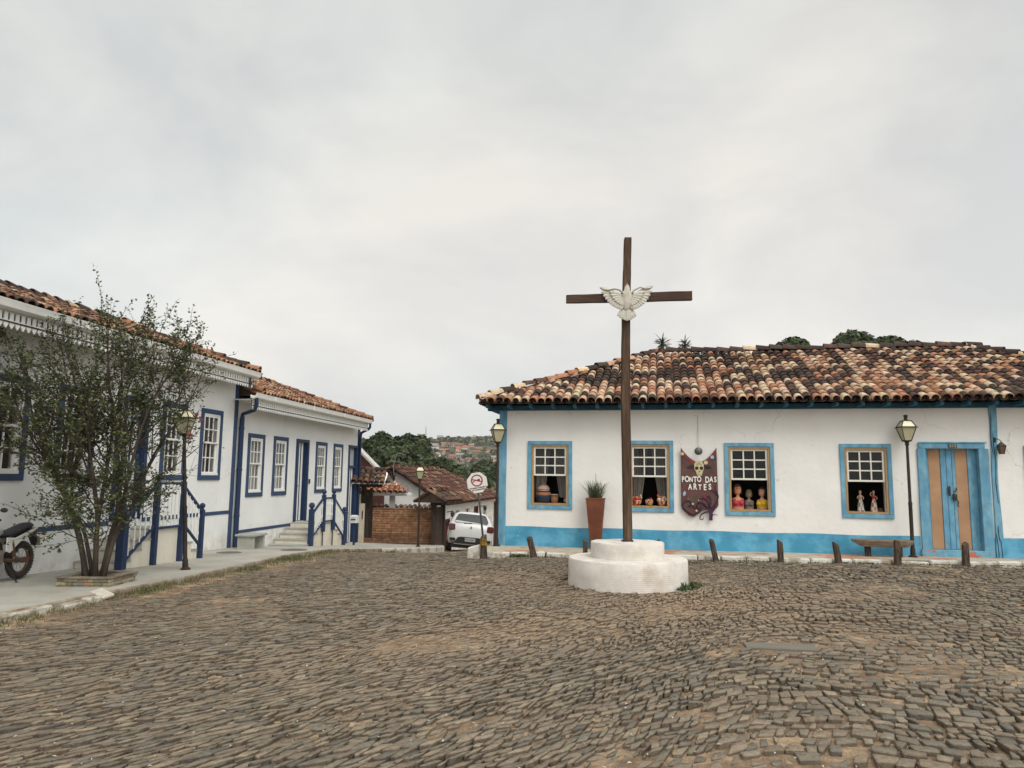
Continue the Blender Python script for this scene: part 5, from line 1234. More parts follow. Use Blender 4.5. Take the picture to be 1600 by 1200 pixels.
def twig(p, d, L_, r, dens=1.0):
    n = max(3, int(L_ / .055)); pts = [p]; dd = d.copy()
    for i in range(n): dd = (dd + rnd(.16) + Vector((0, 0, .02))).normalized(); pts.append(pts[-1] + dd * (L_ / n))
    wood.tube(pts[::2] if n > 5 else pts, [lerp(r, .0015, i / (len(pts[::2] if n > 5 else pts) - 1)) for i in range(len(pts[::2] if n > 5 else pts))], 4, cap=False)
    for i, q in enumerate(pts[1:]):
        ax = (q - pts[i]).normalized(); s_ = ax.cross(Vector((0, 0, 1)) + rnd(.4)).normalized()
        for sg in (-1, 1):
            for rep in range(2):
                if random.random() < dens * .56: leafat(q + rnd(.02), (s_ * sg + ax * .5 + rnd(.35)), random.uniform(.035, .062), random.uniform(.010, .017))
def branch(p, d, L_, r, lev, sparse=1.0):
    n = max(3, int(L_ / .16)); pts = [p]; dd = d.copy(); dirs = []
    for i in range(n):
        dd = (dd + rnd(.10) + Vector((0, 0, .035))).normalized(); pts.append(pts[-1] + dd * (L_ / n)); dirs.append(dd.copy())
    r1 = r * (.55 if lev < 2 else .35)
    wood.tube(pts, [lerp(r, r1, i / n) for i in range(n + 1)], 7 if lev == 0 else 5, cap=False)
    if lev >= 2:
        for i in range(1, n + 1):
            for k in range(2): twig(pts[i], (dirs[i - 1] * .6 + rnd(.85)).normalized(), random.uniform(.12, .30), .003, sparse)
        twig(pts[-1], dirs[-1], random.uniform(.2, .4), .004, sparse); return
    st = .3 if lev == 0 else .12
    kids = 6 if lev == 0 else 5
    for k in range(kids):
        f = st + (1 - st) * (k + random.uniform(.2, .8)) / kids; i = min(n - 1, int(f * n)); q = pts[i].lerp(pts[i + 1], f * n - i)
        side = rnd(1); side -= dirs[i] * side.dot(dirs[i]); side.normalize()
        branch(q, (dirs[i] * .85 + side * random.uniform(.35, .8)).normalized(), L_ * random.uniform(.38, .55) * (1.15 - .45 * f), lerp(r, r1, f) * .6, lev + 1, sparse)
    branch(pts[-1], (dirs[-1] + rnd(.2)).normalized(), L_ * .38, r1 * .9, lev + 1, sparse)
# stems: start offset (x,y), lean (dx,dy), first length, radius
STEMS = [((-.10, 0), (-.32, -.10), 1.5, .050), ((-.02, .05), (-.12, .10), 1.75, .045), ((.03, -.04), (.03, -.15), 1.8, .048), ((.08, .03), (.15, .12), 1.75, .045), ((.12, -.02), (.33, -.05), 1.6, .042), ((-.06, -.06), (-.50, .10), 1.45, .034), ((.05, .08), (.28, .22), 1.7, .036), ((-.05, .08), (-.22, -.3), 1.6, .036)]
for (sx_, sy_), (dx, dy), L0_, r0_ in STEMS:
    p0 = Vector((sx_, sy_, -.1)); d0 = Vector((dx * .55, dy * .55, 1)).normalized(); pts = [p0, p0 + d0 * .35, p0 + d0 * .35 + Vector((dx * .7, dy * .7, 1)).normalized() * .4]
    r0_ *= .80; wood.tube(pts, [r0_ * 1.35, r0_, r0_ * .92], 9)
    branch(pts[-1] - d0 * .02, Vector((dx * .95, dy * .9, .95)).normalized(), L0_ * 1.17, r0_ * .88, 0, .85)
# low side shoots and tall sprigs over the crown
for k in range(17):
    a = random.uniform(0, 2 * PI); z = random.uniform(.4, 1.35); p = Vector((.12 * math.cos(a), .12 * math.sin(a), z)); branch(p, Vector((math.cos(a), math.sin(a), .5)).normalized(), random.uniform(.45, .85), .009, 1, 1)
def sprig(x, y, z, h_, lean=0): 
    twig(Vector((x, y, z)), Vector((lean, 0, 1)).normalized(), h_, .006, 1.0)
for q in ((-.20, -.1, 3.2, .95), (-.15, -.1, 3.9, .72), (-.36, -.1, 3.3, .85), (.0, -.1, 3.5, .7, .25), (-.1, 0, 3.5, .75, .1), (.5, 0, 3.3, .75), (.62, -.1, 3.2, .65, .3), (.9, 0, 3.2, .6, .2), (1.0, -.1, 3.1, .7, .5), (1.15, 0, 3.0, .8, .7), (.8, .1, 3.1, .8, .1), (1.2, -.1, 2.9, .7, .5), (-.9, 0, 3.1, .5, -.2), (-1.2, -.1, 2.9, .5, -.3)): sprig(*q)
for (x, z, L2_, lx_) in ((.75, 2.7, .8, .5), (.9, 2.5, .8, .6), (.6, 2.8, .8, .2), (-1.0, 2.6, .8, -.5), (-.7, 2.8, .7, -.2), (0, 2.9, .7, 0), (-1.2, 2.2, .7, -.8), (.3, 2.9, .7, .1)): branch(Vector((x, random.uniform(-.3, .2), z)), Vector((lx_, random.uniform(-.2, .2), 1)).normalized(), L2_, .012, 1, 1)
wood.build('trunk', BARK, tr, smooth=True); lf = leaf.build('crown', LEAF, tr)
print('leaves', len(leaf.f))
mb = MB()
for (x, y, z) in ((1.38, -.1, 2.38), (1.28, -.12, 2.12), (1.42, -.05, 2.33), (1.3, -.1, 2.05)):
    for q in range(5): mb.ball((x + random.uniform(-.03, .03), y, z + random.uniform(-.04, .04)), random.uniform(.014, .024), 6, 0, jit((.16, .05, .05), .3))
mb.build('seed_cluster', ATT, tr)

# ------------------------------------------------------------------ motorcycle parked along the wall (rear towards the camera side)
mc = thing('motorcycle', 'white and black trail motorcycle on its side stand against the tall white house', 'motorcycle', (-7.30, 11.30, .02), R(A_L - 180 + 5))
mc.scale = (.88,) * 3       # local +x = forward
TYRE = mat('tyre_rubber', (.03, .026, .024), .85, .3, 20, .4, 60, col2=(.10, .07, .05), mixsc=6, lo=.5, hi=.7); RIM = mat('brown_dusty_rim', (.20, .09, .05), .5, .3, 9, .1, 40, metal=.4); CHROME = mat('dull_alloy', (.30, .28, .25), .4, .2, 9, .05, 40, metal=.8)
PWH = mat('motorbike_white', (.60, .59, .55), .35, .06, 9, 0, spec=.5); PBK = mat('motorbike_black', (.02, .02, .022), .5, .2, 9, .1, 40); SEAT = mat('seat_vinyl', (.03, .03, .035), .6, .2, 9, .2, 60)
def wheel(parent, x, z, r, w, name='wheel', spokes=18):
    mb = MB(); n = 30; k = 8; vs = []
    for i in range(n):
        a = 2 * PI * i / n
        for j in range(k):
            b = 2 * PI * j / k; rr = r - w * .5 + w * .5 * math.cos(b); vs.append((x + rr * math.cos(a), w * .5 * math.sin(b), z + rr * math.sin(a)))
    mb.add(vs, [(i * k + j, i * k + (j + 1) % k, ((i + 1) % n) * k + (j + 1) % k, ((i + 1) % n) * k + j) for i in range(n) for j in range(k)])
    for i in range(36): a = 2 * PI * i / 36; q = Vector((x + (r - .004) * math.cos(a), 0, z + (r - .004) * math.sin(a))); mb.bar(q + Vector((0, -w * .35, 0)), q + Vector((0, w * .35, 0)), .012, .014)
    wh = mb.build(name, TYRE, parent)
    mb = MB(); mb.tube([(x + (r - w * .95) * math.cos(2 * PI * i / 28), 0, z + (r - w * .95) * math.sin(2 * PI * i / 28)) for i in range(29)], .018, 6, cap=False)
    mb.build('rim', RIM, wh, smooth=True)
    mb = MB(); M_ = Matrix.Translation((x, 0, z)) @ Matrix.Rotation(PI / 2, 4, 'X'); mb.lathe([(.02, -.07), (.055, -.06), (.055, -.045), (.03, -.04), (.03, .04), (.065, .045), (.065, .06), (.02, .07)], 14, M=M_)
    for i in range(spokes): a = 2 * PI * i / spokes; mb.tube([(x + .05 * math.cos(a + .5), (.03 if i % 2 else -.03), z + .05 * math.sin(a + .5)), (x + (r - w) * math.cos(a), 0, z + (r - w) * math.sin(a))], .0035, 4, cap=False)
    mb.build('hub', CHROME, wh); return wh
wheel(mc, 0, .31, .31, .11); wheel(mc, 1.34, .335, .335, .09)
mb = MB(); mb.bar((.05, .075, .30), (.52, .07, .36), .03, .055); mb.bar((.05, -.075, .30), (.52, -.07, .36), .03, .055); mb.tube([(.45, .09, .36), (.1, .10, .33)], .014, 6)
mb.prism([(-.06, .26), (.42, .32), (.42, .36), (-.04, .36)], .085, .095); mb.tube([(.5, 0, .36), (.62, 0, .75), (1.0, 0, .93), (1.06, 0, .80), (.92, 0, .42), (.5, 0, .30)], .022, 8)
mb.tube([(.28, .10, .40), (.36, .11, .62)], .03, 8); mb.tube([(.28, -.10, .40), (.36, -.11, .62)], .03, 8)
mb.build('frame', mat('brown_rusty_frame', (.10, .05, .03), .6, .3, 9, .2, 40), mc)
mb = MB(); mb.box(.52, .86, -.11, .11, .30, .52); mb.lathe([(.09, 0), (.095, .02), (.095, .04), (.09, .05), (.095, .06), (.095, .08), (.08, .14)], 14, M=Matrix.Translation((.74, 0, .5)) @ Matrix.Rotation(R(18), 4, 'Y')); mb.lathe([(.10, -.14), (.11, -.12), (.11, .12), (.10, .14)], 16, M=Matrix.Translation((.66, 0, .38)) @ Matrix.Rotation(PI / 2, 4, 'X')); mb.build('engine', CHROME, mc, bevel=.01)
mb = MB(); mb.tube([(.86, -.10, .42), (.9, -.12, .34), (.7, -.14, .28), (.4, -.15, .32), (.2, -.16, .36), (-.12, -.17, .46)], [.02, .02, .025, .045, .055, .05], 9); mb.build('exhaust', PBK, mc, smooth=True)
def slab(mb, prof, ws, col=(1, 1, 1)):
    """profile points (x,z) with half widths -> rounded body"""
    n = len(prof); vs = []
    for (x, zt_, zb_), w in zip(prof, ws):
        for a in range(10):
            an = 2 * PI * a / 10; vs.append((x, w * math.sin(an), lerp(zb_, zt_, .5 + .5 * math.cos(an))))
    mb.add(vs, [(i * 10 + a, i * 10 + (a + 1) % 10, (i + 1) * 10 + (a + 1) % 10, (i + 1) * 10 + a) for i in range(n - 1) for a in range(10)] + [tuple(range(9, -1, -1)), tuple(range((n - 1) * 10, n * 10))], 0, col)
mb = MB(); slab(mb, [(-.22, .89, .86), (-.15, .93, .82), (0, .93, .80), (.2, .87, .76), (.42, .81, .70), (.62, .84, .74)], [.05, .085, .10, .12, .115, .08]); mb.build('seat', SEAT, mc, smooth=True)
mb = MB(); slab(mb, [(.55, .88, .74), (.72, .98, .70), (.9, 1.0, .68), (1.05, .95, .70)], [.09, .14, .15, .10]); mb.build('fuel_tank', PWH, mc, smooth=True)
for s_ in (-1, 1):
    mb = MB(); mb.prism([(-.24, .86), (.1, .76), (.30, .70), (.50, .72), (.50, .50), (.40, .46), (.22, .60), (.0, .72), (-.22, .82)], s_ * .125, s_ * .105); mb.build('side_panel', PWH, mc, bevel=.008)
mb = MB(); slab(mb, [(-.36, .60, .50), (-.30, .74, .52), (-.24, .84, .66), (-.1, .82, .74), (.05, .76, .70), (.3, .64, .58)], [.03, .07, .085, .09, .10, .08]); mb.build('rear_fender', PBK, mc, smooth=True)
mb = MB(); slab(mb, [(-.345, .80, .72), (-.31, .83, .70), (-.27, .83, .72)], [.035, .05, .05]); mb.build('tail_lamp', mat('dark_red_lens', (.12, .02, .015), .25, .1, 9, 0, spec=.6), mc, smooth=True)
mb = MB(); mb.prism([(-.375, .52), (-.365, .52), (-.325, .68), (-.335, .68)], -.085, .085); mb.build('licence_plate', mat('grey_plate', (.30, .29, .27), .5, .1, 9, 0), mc)
for s_ in (-1, 1): mb = MB(); mb.tube([(-.28, s_ * .06, .73), (-.30, s_ * .15, .73)], .01, 6); mb.ball((-.30, s_ * .175, .73), (.035, .04, .028), 8); mb.build('turn_signal', mat('amber_dark', (.18, .07, .03), .4, .2, 9, 0), mc, smooth=True)
mb = MB(); mb.tube([(1.0, -.36, 1.03), (1.02, -.2, 1.06), (1.08, -.08, 1.0), (1.08, .08, 1.0), (1.02, .2, 1.06), (1.0, .36, 1.03)], .012, 7); mb.tube([(1.0, -.36, 1.03), (1.01, -.25, 1.04)], .02, 7); mb.tube([(1.0, .36, 1.03), (1.01, .25, 1.04)], .02, 7); mb.build('handlebar', PBK, mc, smooth=True)
for s_ in (-1, 1):
    mb = MB(); mb.tube([(1.03, s_ * .20, 1.06), (1.0, s_ * .24, 1.15), (.98, s_ * .33, 1.18)], .007, 6); mb.ball((.98, s_ * .385, 1.185), (.02, .065, .038), 10); mb.build('mirror', PBK, mc, smooth=True)
for s_ in (-1, 1): 
    mb = MB(); mb.tube([(1.34, s_ * .085, .335), (1.10, s_ * .085, .98)], [.026, .022], 8); mb.build('fork', CHROME, mc, smooth=True)
mb = MB(); slab(mb, [(1.12, .98, .84), (1.2, .99, .82), (1.24, .94, .86)], [.08, .11, .06]); mb.build('headlamp_cowl', PWH, mc, smooth=True)
mb = MB(); slab(mb, [(.98, .70, .68), (1.15, .76, .72), (1.4, .74, .70), (1.62, .66, .64)], [.05, .07, .07, .04]); mb.build('front_fender', PWH, mc, smooth=True)
mb = MB(); mb.tube([(.48, .09, .34), (.36, .20, .06), (.34, .24, -.02)], .014, 6); mb.box(.30, .38, .21, .27, -.03, -.015); mb.build('side_stand', PBK, mc)

# ------------------------------------------------------------------ car parked down the side street (only its rear shows)
CARX, CARY = -1.57, 28.8
car = thing('parked_car', 'white hatchback with dark rear window parked in the side street, seen from behind', 'car', (CARX, CARY, -1.265), 0)
car.rotation_euler = (R(-5), R(5.2), R(5))     # local +y = forward (away)
CWH = mat('car_white_paint', (.62, .63, .62), .28, .03, 9, 0, spec=.6); CGL = mat('car_glass', (.025, .028, .03), .08, .1, 9, 0, spec=.8); CBK = mat('car_black_plastic', (.02, .02, .02), .6, .1, 9, 0)
st_ = [  # y, half-width sill, half-width belt, half-width roof, z sill, z belt, z roof
 (0.00, .70, .76, .50, .42, .72, .80), (.05, .80, .83, .62, .32, .92, 1.02), (.16, .835, .86, .66, .27, 1.00, 1.16), (.34, .845, .865, .63, .25, 1.02, 1.44), (.60, .85, .865, .60, .25, 1.02, 1.52), (1.2, .85, .865, .60, .25, 1.00, 1.55), (2.0, .85, .86, .59, .25, .99, 1.55), (2.6, .85, .86, .56, .25, .97, 1.46), (3.1, .85, .85, .66, .25, .96, 1.05), (3.6, .84, .84, .68, .27, .90, .93), (3.95, .78, .78, .60, .30, .76, .80), (4.05, .68, .70, .5, .36, .66, .70)]
mb = MB(); vs = []; K = 14
for (y, ws_, wb_, wr_, za, zb_, zr) in st_:
    half = [(0, za), (ws_ * .9, za), (ws_, za + .06), (ws_ + .01, lerp(za, zb_, .45)), (wb_, zb_ - .06), (wb_ - .015, zb_), (lerp(wb_, wr_, .55), lerp(zb_, zr, .55)), (wr_ + .03, zr - .06), (wr_ * .75, zr), (0, zr + .015)]
    for x, z in half: vs.append((x, y, z))
    for x, z in half[-2:0:-1]: vs.append((-x, y, z))
nn = 18
mb.add(vs, [(i * nn + (j + 1) % nn, i * nn + j, (i + 1) * nn + j, (i + 1) * nn + (j + 1) % nn) for i in range(len(st_) - 1) for j in range(nn)] + [tuple(range(nn)), tuple(range((len(st_) - 1) * nn + nn - 1, (len(st_) - 1) * nn - 1, -1))])
o = mb.build('body', CWH, car, smooth=True); sd = o.modifiers.new('sub', 'SUBSURF'); sd.levels = sd.render_levels = 2
mb = MB(); rw = [(-.60, .135, 1.09), (.60, .135, 1.09), (.645, .16, 1.16), (.54, .31, 1.405), (.45, .345, 1.43), (-.45, .345, 1.43), (-.54, .31, 1.405), (-.645, .16, 1.16)]
mb.add([(x, y - .045, z + .01) for x, y, z in rw] + [(x, y + .05, z) for x, y, z in rw], [tuple(range(8))] + [(i, i + 8, (i + 1) % 8 + 8, (i + 1) % 8) for i in range(8)]); mb.build('rear_window', CGL, car)
for s_ in (-1, 1):
    mb = MB(); q = [(s_ * .80, 1.07), (s_ * .745, 1.42), (s_ * .745, 1.42)]
    mb.add([(s_ * .845, .65, 1.06), (s_ * .845, 2.85, 1.04), (s_ * .66, 2.35, 1.44), (s_ * .66, .70, 1.46), (s_ * .80, .45, 1.10)], [(0, 1, 2, 3, 4) if s_ > 0 else (4, 3, 2, 1, 0)]); mb.build('side_window', CGL, car)
    mb = MB(); mb.prism([(s_ * .60, .80), (s_ * .62, 1.02), (s_ * .80, 1.03), (s_ * .865, .98), (s_ * .86, .80), (s_ * .74, .78)], -.005, .25); mb.build('tail_light', mat('tail_red', (.10, .015, .018), .2, .1, 9, 0, spec=.6), car, bevel=.02)
    mb = MB(); mb.prism([(s_ * .56, .40), (s_ * .58, .50), (s_ * .78, .50), (s_ * .79, .43), (s_ * .72, .39)], -.03, .06); mb.build('fog_pocket', CBK, car, bevel=.01)
    mb = MB(); mb.box(s_ * .86 if s_ > 0 else -.98, .98 if s_ > 0 else -.86, 2.55, 2.65, 1.0, 1.13); mb.build('mirror', CBK, car, bevel=.02)
    for y in (.62, 3.2):
        mb = MB(); M_ = Matrix.Translation((s_ * .76, y, .31)) @ Matrix.Rotation(PI / 2, 4, 'Y'); mb.lathe([(.19, -.10), (.29, -.10), (.31, -.07), (.31, .07), (.29, .10), (.19, .10)], 22, M=M_); wq = mb.build('wheel', TYRE, car)
        mb = MB(); mb.lathe([(.02, -.09), (.19, -.085), (.195, 0), (.19, .085), (.02, .09)], 16, M=M_); mb.build('rim', CHROME, wq)
mb = MB(); mb.prism([(-.62, .30), (-.48, .53), (-.36, .56), (.36, .56), (.48, .53), (.62, .30)], -.03, .1); mb.build('bumper_insert', CBK, car, bevel=.01)
mb = MB(); mb.bar((-.62, -.04, .285), (.62, -.04, .285), .03, .035); mb.build('skid_trim', CHROME, car)
mb = MB(); mb.box(-.72, .72, .02, .5, .14, .27); mb.build('underbody', CBK, car)
mb = MB(); mb.box(-.20, .20, -.05, -.035, .395, .525); lpz = mb.build('licence_plate', mat('car_plate', (.42, .42, .40), .5, .05, 9, 0), car)
text('PVV-0047', .085, Matrix.Translation((0, -.053, .455)) @ FACE, SB, 'plate_lettering', lpz, .0005, .0012)
mb = MB(); mb.prism([(0, .88), (.035, .935), (0, .99), (-.035, .935)], -.02, .04); mb.build('badge', CHROME, car)
mb = MB(); mb.bar((-.30, .085, 1.075), (.02, .075, 1.10), .02, .02); mb.build('wiper', CBK, car)
# ------------------------------------------------------------------ buildings beyond the lower house (end of the street)
def simple_house(name, label, P0, ang, wid, dep, zb, ze, zr, wallm, pal, seed, wins=(), doors=(), over=.35, ridge_along='x', group=None, parts=True, expo=.3, pitch=.2, gable=True, dark=.25, hipx=0):
    rt = thing(name, label, 'house', P0, R(ang), group); random.seed(seed)
    mb = MB(); hl = [(a, b, c, d) for a, b, c, d in wins] + list(doors)
    wall_holes(mb, 0, wid, zb, ze, hl, .3)
    zp = zr - .08
    if ridge_along == 'x': sideL = [(0, 0, zb), (0, dep, zb), (0, dep, ze), (0, dep / 2, zp), (0, 0, ze)]
    mb.add([(0, 0, zb), (0, dep, zb), (0, dep, ze), (0, dep / 2, zp), (0, 0, ze)], [(4, 3, 2, 1, 0)])
    mb.add([(wid, 0, zb), (wid, dep, zb), (wid, dep, ze), (wid, dep / 2, zp if not hipx else ze), (wid, 0, ze)], [(0, 1, 2, 3, 4)])
    mb.add([(0, dep, zb), (wid, dep, zb), (wid, dep, ze), (0, dep, ze)], [(3, 2, 1, 0)]); mb.build('wall', wallm, rt)
    for a, b, c, d in wins:
        mb = MB(); frame(mb, a, b, c, d, .06, -.02, .05); w_ = mb.build('window', WPAINT, rt)
        mb = MB(); sash(mb, a + .06, b - .06, c + .06, d - .06, 2, 4, .04, .06, .03, .025); mb.build('sash', WPAINT, w_)
        mb = MB(); mb.add([(a + .06, .07, c + .06), (b - .06, .07, c + .06), (b - .06, .07, d - .06), (a + .06, .07, d - .06)], [(0, 1, 2, 3)]); mb.build('pane', CGL, w_)
    for a, b, c, d in doors:
        mb = MB(); frame(mb, a, b, c, d, .07, -.02, .06, bottom=False); mb.box(a + .07, b - .07, .08, .12, c, d - .07); mb.build('door', mat('oxblood_door', (.10, .015, .02), .5, .2, 9, .1, 30), rt)
    dw = dep / 2 + over; dz = zr - ze + .02; L_ = math.hypot(dw, dz)
    hx = hipx
    mb = MB()
    if hx: mb.add([(-over, -over, ze - .04), (wid + over, -over, ze - .04), (wid + over, dep + over, ze - .04), (-over, dep + over, ze - .04), (-over, dep / 2, zr - .06), (wid - hx, dep / 2, zr - .06)], [(0, 1, 5, 4), (1, 2, 5), (2, 3, 4, 5)])
    else: mb.add([(-over, -over, ze - .04), (wid + over, -over, ze - .04), (wid + over, dep / 2, zr - .06), (-over, dep / 2, zr - .06), (wid + over, dep + over, ze - .04), (-over, dep + over, ze - .04)], [(0, 1, 2, 3), (3, 2, 4, 5)])
    mb.build('roof_deck', DECK, rt); mb = MB(); UL = wid + 2 * over
    cl = (lambda u, s: u < UL - (hx + over) * s / L_) if hx else None
    cl2 = (lambda u, s: u > (hx + over) * s / L_) if hx else None
    sg = lambda u, s: -.05 * math.sin(PI * min(1, s / L_)) + .03 * math.sin(u * .9) * math.sin(s)
    tiles(mb, (-over, -over, ze), (1, 0, 0), (0, dw, dz), UL, L_, cl, pitch, expo, pal, sg, lambda u, s: dark + .3 * noise.noise(Vector((u * .5, s * .7, seed))))
    tiles(mb, (wid + over, dep + over, ze), (-1, 0, 0), (0, -dw, dz), UL, L_, cl2, pitch, expo, pal, sg, lambda u, s: dark)
    if hx:
        s_ = Vector((-(hx + over), 0, dz)); L2 = s_.length; wd = dep + 2 * over
        tiles(mb, (wid + over, -over, ze), (0, 1, 0), s_, wd, L2, lambda u, s: wd / 2 * s / L2 < u < wd - wd / 2 * s / L2, pitch, expo, pal)
        capline(mb, (wid + over, -over, ze + .04), (wid - hx, dep / 2, zr), pal, .11, dark); capline(mb, (wid + over, dep + over, ze + .04), (wid - hx, dep / 2, zr), pal, .11, dark)
    capline(mb, (-over, dep / 2, zr), (wid - hx + (0 if hx else over), dep / 2, zr), pal, .12, dark + .1)
    for uu in ((-over + .06,) if hx else (-over + .06, wid + over - .06)):
        capline(mb, (uu, -over, ze + .05), (uu, dep / 2, zr), pal, .10, dark); capline(mb, (uu, dep + over, ze + .05), (uu, dep / 2, zr), pal, .10, dark)
    autosmooth(mb.build('roof', TILE, rt), 50)
    return rt
# gabled white house down the street: local x runs away along the street, y to the left
gh = simple_house('gabled_house', 'white house with a dark red-brown tiled roof and exposed gable post behind the adobe wall', (-2.95, 32, 0), 80, 11.4, 4.3, -3.4, .42, 1.93, WHITE_L, PAL_D, 61,
    wins=[(2.4, 3.3, -1.0, .12), (4.4, 5.3, -1.0, .12), (8.4, 9.5, -1.0, .12)], doors=[(.6, 1.45, -2.4, -.25), (6.3, 7.2, -2.6, .1)], hipx=4.2, dark=.25, pitch=.19, expo=.30)
mb = MB(); mb.box(-.03, .10, 2.09, 2.26, -3.0, 1.85); mb.build('gable_post', DWOOD, gh)
mb = MB()
for x in (.8, 7.6): mb.tube([(x, -.05, .05), (x, -.3, .1)], .02, 6); mb.lathe([(.05, -.16), (.1, .02), (.03, .1)], 6, (x, -.3, 0))
mb.build('wall_lantern', IRON, gh)
simple_house('end_house', 'orange-tiled house corner farthest down the side street behind the car', (-1.75, 46.5, 0), 82, 7, 5, -4.2, -.05, 1.35, mat('dark_timber_wall', (.05, .03, .022), .9, .3, 6, .3, 20), PAL_L, 62, hipx=2.5, pitch=.25, expo=.4, dark=.1)
# TV antenna on the gable
an = thing('tv_antenna', 'bent metal television antenna above the gable of the house behind the adobe wall', 'antenna', (-4.95, 31.7, 1.6))
mb = MB(); mb.tube([(0, 0, 0), (-.05, 0, .4), (.1, 0, .95)], .018, 5); mb.tube([(-.2, 0, .62), (.5, 0, .52)], .012, 5); mb.tube([(-.1, 0, .72), (-.28, 0, .50)], .010, 5); mb.tube([(.1, 0, .95), (.45, 0, .88)], .012, 5)
for i in range(6): mb.tube([(-.05 + i * .1, -.25, .6 - i * .014), (-.05 + i * .1, .25, .6 - i * .014)], .006, 4)
mb.build('mast', mat('weathered_alloy', (.22, .21, .19), .6, .2, 9, .1, 30, metal=.4), an)
# low plastered wall behind the adobe wall
w2 = thing('plastered_wall', 'low cream plastered yard wall with a row of tiles, behind the adobe wall', 'wall', (-6.2, 30.6, 0), R(-3))
mb = MB(); mb.box(0, 3.2, 0, .2, -2.2, .28); mb.build('wall', CREAM, w2); random.seed(4)
mb = MB(); tiles(mb, (0, -.12, .28), (1, 0, 0), (0, .3, .09), 3.2, .42, None, .2, .3, PAL_D); autosmooth(mb.build('coping', TILE, w2), 50)
# adobe wall
aw = thing('adobe_wall', 'rough reddish-brown adobe brick wall beyond the farthest street lamp', 'wall', (-4.92, 26.9, 0), R(2))
ADB = mat('adobe_mud', (0, 0, 0), .95, .35, 7, .8, 22, attr=True, bdist=.03); mb = MB(); rng = random.Random(8)
mb.box(0, 2.33, .0, .34, -1.4, .40, 0, (.20, .085, .045))
for k in range(17):
    z = -1.05 + k * .0855; x = -.02 + (k % 2) * -.12
    while x < 2.33:
        l = rng.uniform(.14, .27); a = max(0, x); b = min(2.33, x + l - .014)
        if b - a > .03: c = jit((.30, .16, .085) if k > 6 else (.20, .11, .065), .22); mb.box(a, b, -.028 + rng.uniform(-.01, .008), .0, z + .005 + rng.uniform(-.004, .006), z + .080 + rng.uniform(-.010, .004), 0, c)
        x += l
for i in range(20): x = i * .118; mb.box(x, x + .10, -.05, .39, .40, .435 + rng.uniform(0, .03), 0, jit((.18, .10, .06), .3))
o = mb.build('wall', [ATT], aw, bevel=.012); o.data.materials[0] = ADB
PAL_M = [((.10, .06, .042), .4), ((.16, .09, .055), .3), ((.055, .038, .03), .2), ((.26, .18, .12), .1)]
# roofed gate right of the adobe wall
gt = thing('roofed_gate', 'dark timber gate under its own small brown tiled roof, right of the adobe wall', 'gate', (-2.66, 26.5, 0), R(76)); random.seed(12)
mb = MB(); mb.box(0, .14, 0, .14, -1.4, .62); mb.box(1.0, 1.14, 0, .14, -1.4, .62); mb.box(-.1, 1.25, 0, .14, .56, .68); mb.build('gate_posts', mat('dark_gate_wood', (.045, .03, .022), .9, .4, 9, .5, 30, stretch=(4, 4, .5)), gt)
mb = MB()
for i in range(7): mb.box(.145 + i * .122, .262 + i * .122, .05, .08, -1.35, .5)
mb.build('gate_leaf', mat('brown_gate_boards', (.06, .04, .028), .85, .4, 6, .3, 20, stretch=(4, 4, .5)), gt)
mb = MB(); tiles(mb, (-.35, -.50, .70), (1, 0, 0), (0, .57, .34), 1.8, .67, None, .17, .25, PAL_M); tiles(mb, (1.45, .62, .70), (-1, 0, 0), (0, -.57, .34), 1.8, .67, None, .17, .25, PAL_M); capline(mb, (-.35, .06, 1.06), (1.45, .06, 1.06), PAL_M); autosmooth(mb.build('roof', TILE, gt), 50)
mb = MB(); mb.add([(-.33, -.5, .68), (-.33, .06, 1.01), (-.33, .62, .68), (1.42, -.5, .68), (1.42, .06, 1.01), (1.42, .62, .68)], [(0, 1, 4, 3), (1, 2, 5, 4), (0, 2, 1), (3, 4, 5)]); mb.build('roof_deck', DECK, gt)

# portal beside the lower house: cream wall stub, dark timber posts, mossy roof
pg = thing('timber_portal', 'dark timber gateway with a sagging mossy brown tiled roof beside the lower white house', 'gate', (-5.62, 26.9, 0), R(4)); random.seed(15)
mb = MB(); mb.box(.26, .42, 0, .2, -1.3, 1.2); mb.box(.56, .66, .04, .2, -1.0, 1.15)
for i in range(3): mb.box(.425 + i * .044, .463 + i * .044, .08, .11, -.9, 1.1)
mb.box(-.25, 1.0, -.02, .16, 1.18, 1.32); mb.build('gate_posts', mat('near_black_wood', (.035, .024, .018), .9, .4, 9, .5, 30, stretch=(4, 4, .5)), pg)
mb = MB(); mb.box(.24, .72, -.10, .25, -1.3, -.66); mb.box(.22, .74, -.12, .27, -.66, -.62); mb.build('base_block', mat('brick_base', (.20, .10, .06), .9, .3, 9, .5, 25), pg)
mb = MB(); zz0 = 1.30; mb.add([(-.6, -.75, zz0), (1.35, -.75, zz0), (1.15, .1, zz0 + .42), (-.6, .1, zz0 + .42), (1.35, 1.0, zz0), (-.6, 1.0, zz0)], [(0, 1, 2, 3), (3, 2, 4, 5)])
tiles(mb, (-.6, -.75, zz0 + .04), (1, 0, 0), (0, .85, .42), 1.95, .95, lambda u, s: u < 1.95 - s * .25, .2, .3, PAL_M, lift=lambda u, s: .03 * math.sin(u * 3)); tiles(mb, (1.3, 1.0, zz0 + .04), (-1, 0, 0), (0, -.9, .42), 1.9, .98, None, .2, .3, PAL_M, channel=False)
capline(mb, (-.6, .1, zz0 + .47), (1.15, .1, zz0 + .47), PAL_M); autosmooth(mb.build('roof', TILE, pg), 50)
cw = thing('cream_wall', 'cream gate wall stub with a dark slot, between the lower white house and the timber portal', 'wall', (-5.72, 26.7, 0), R(2))
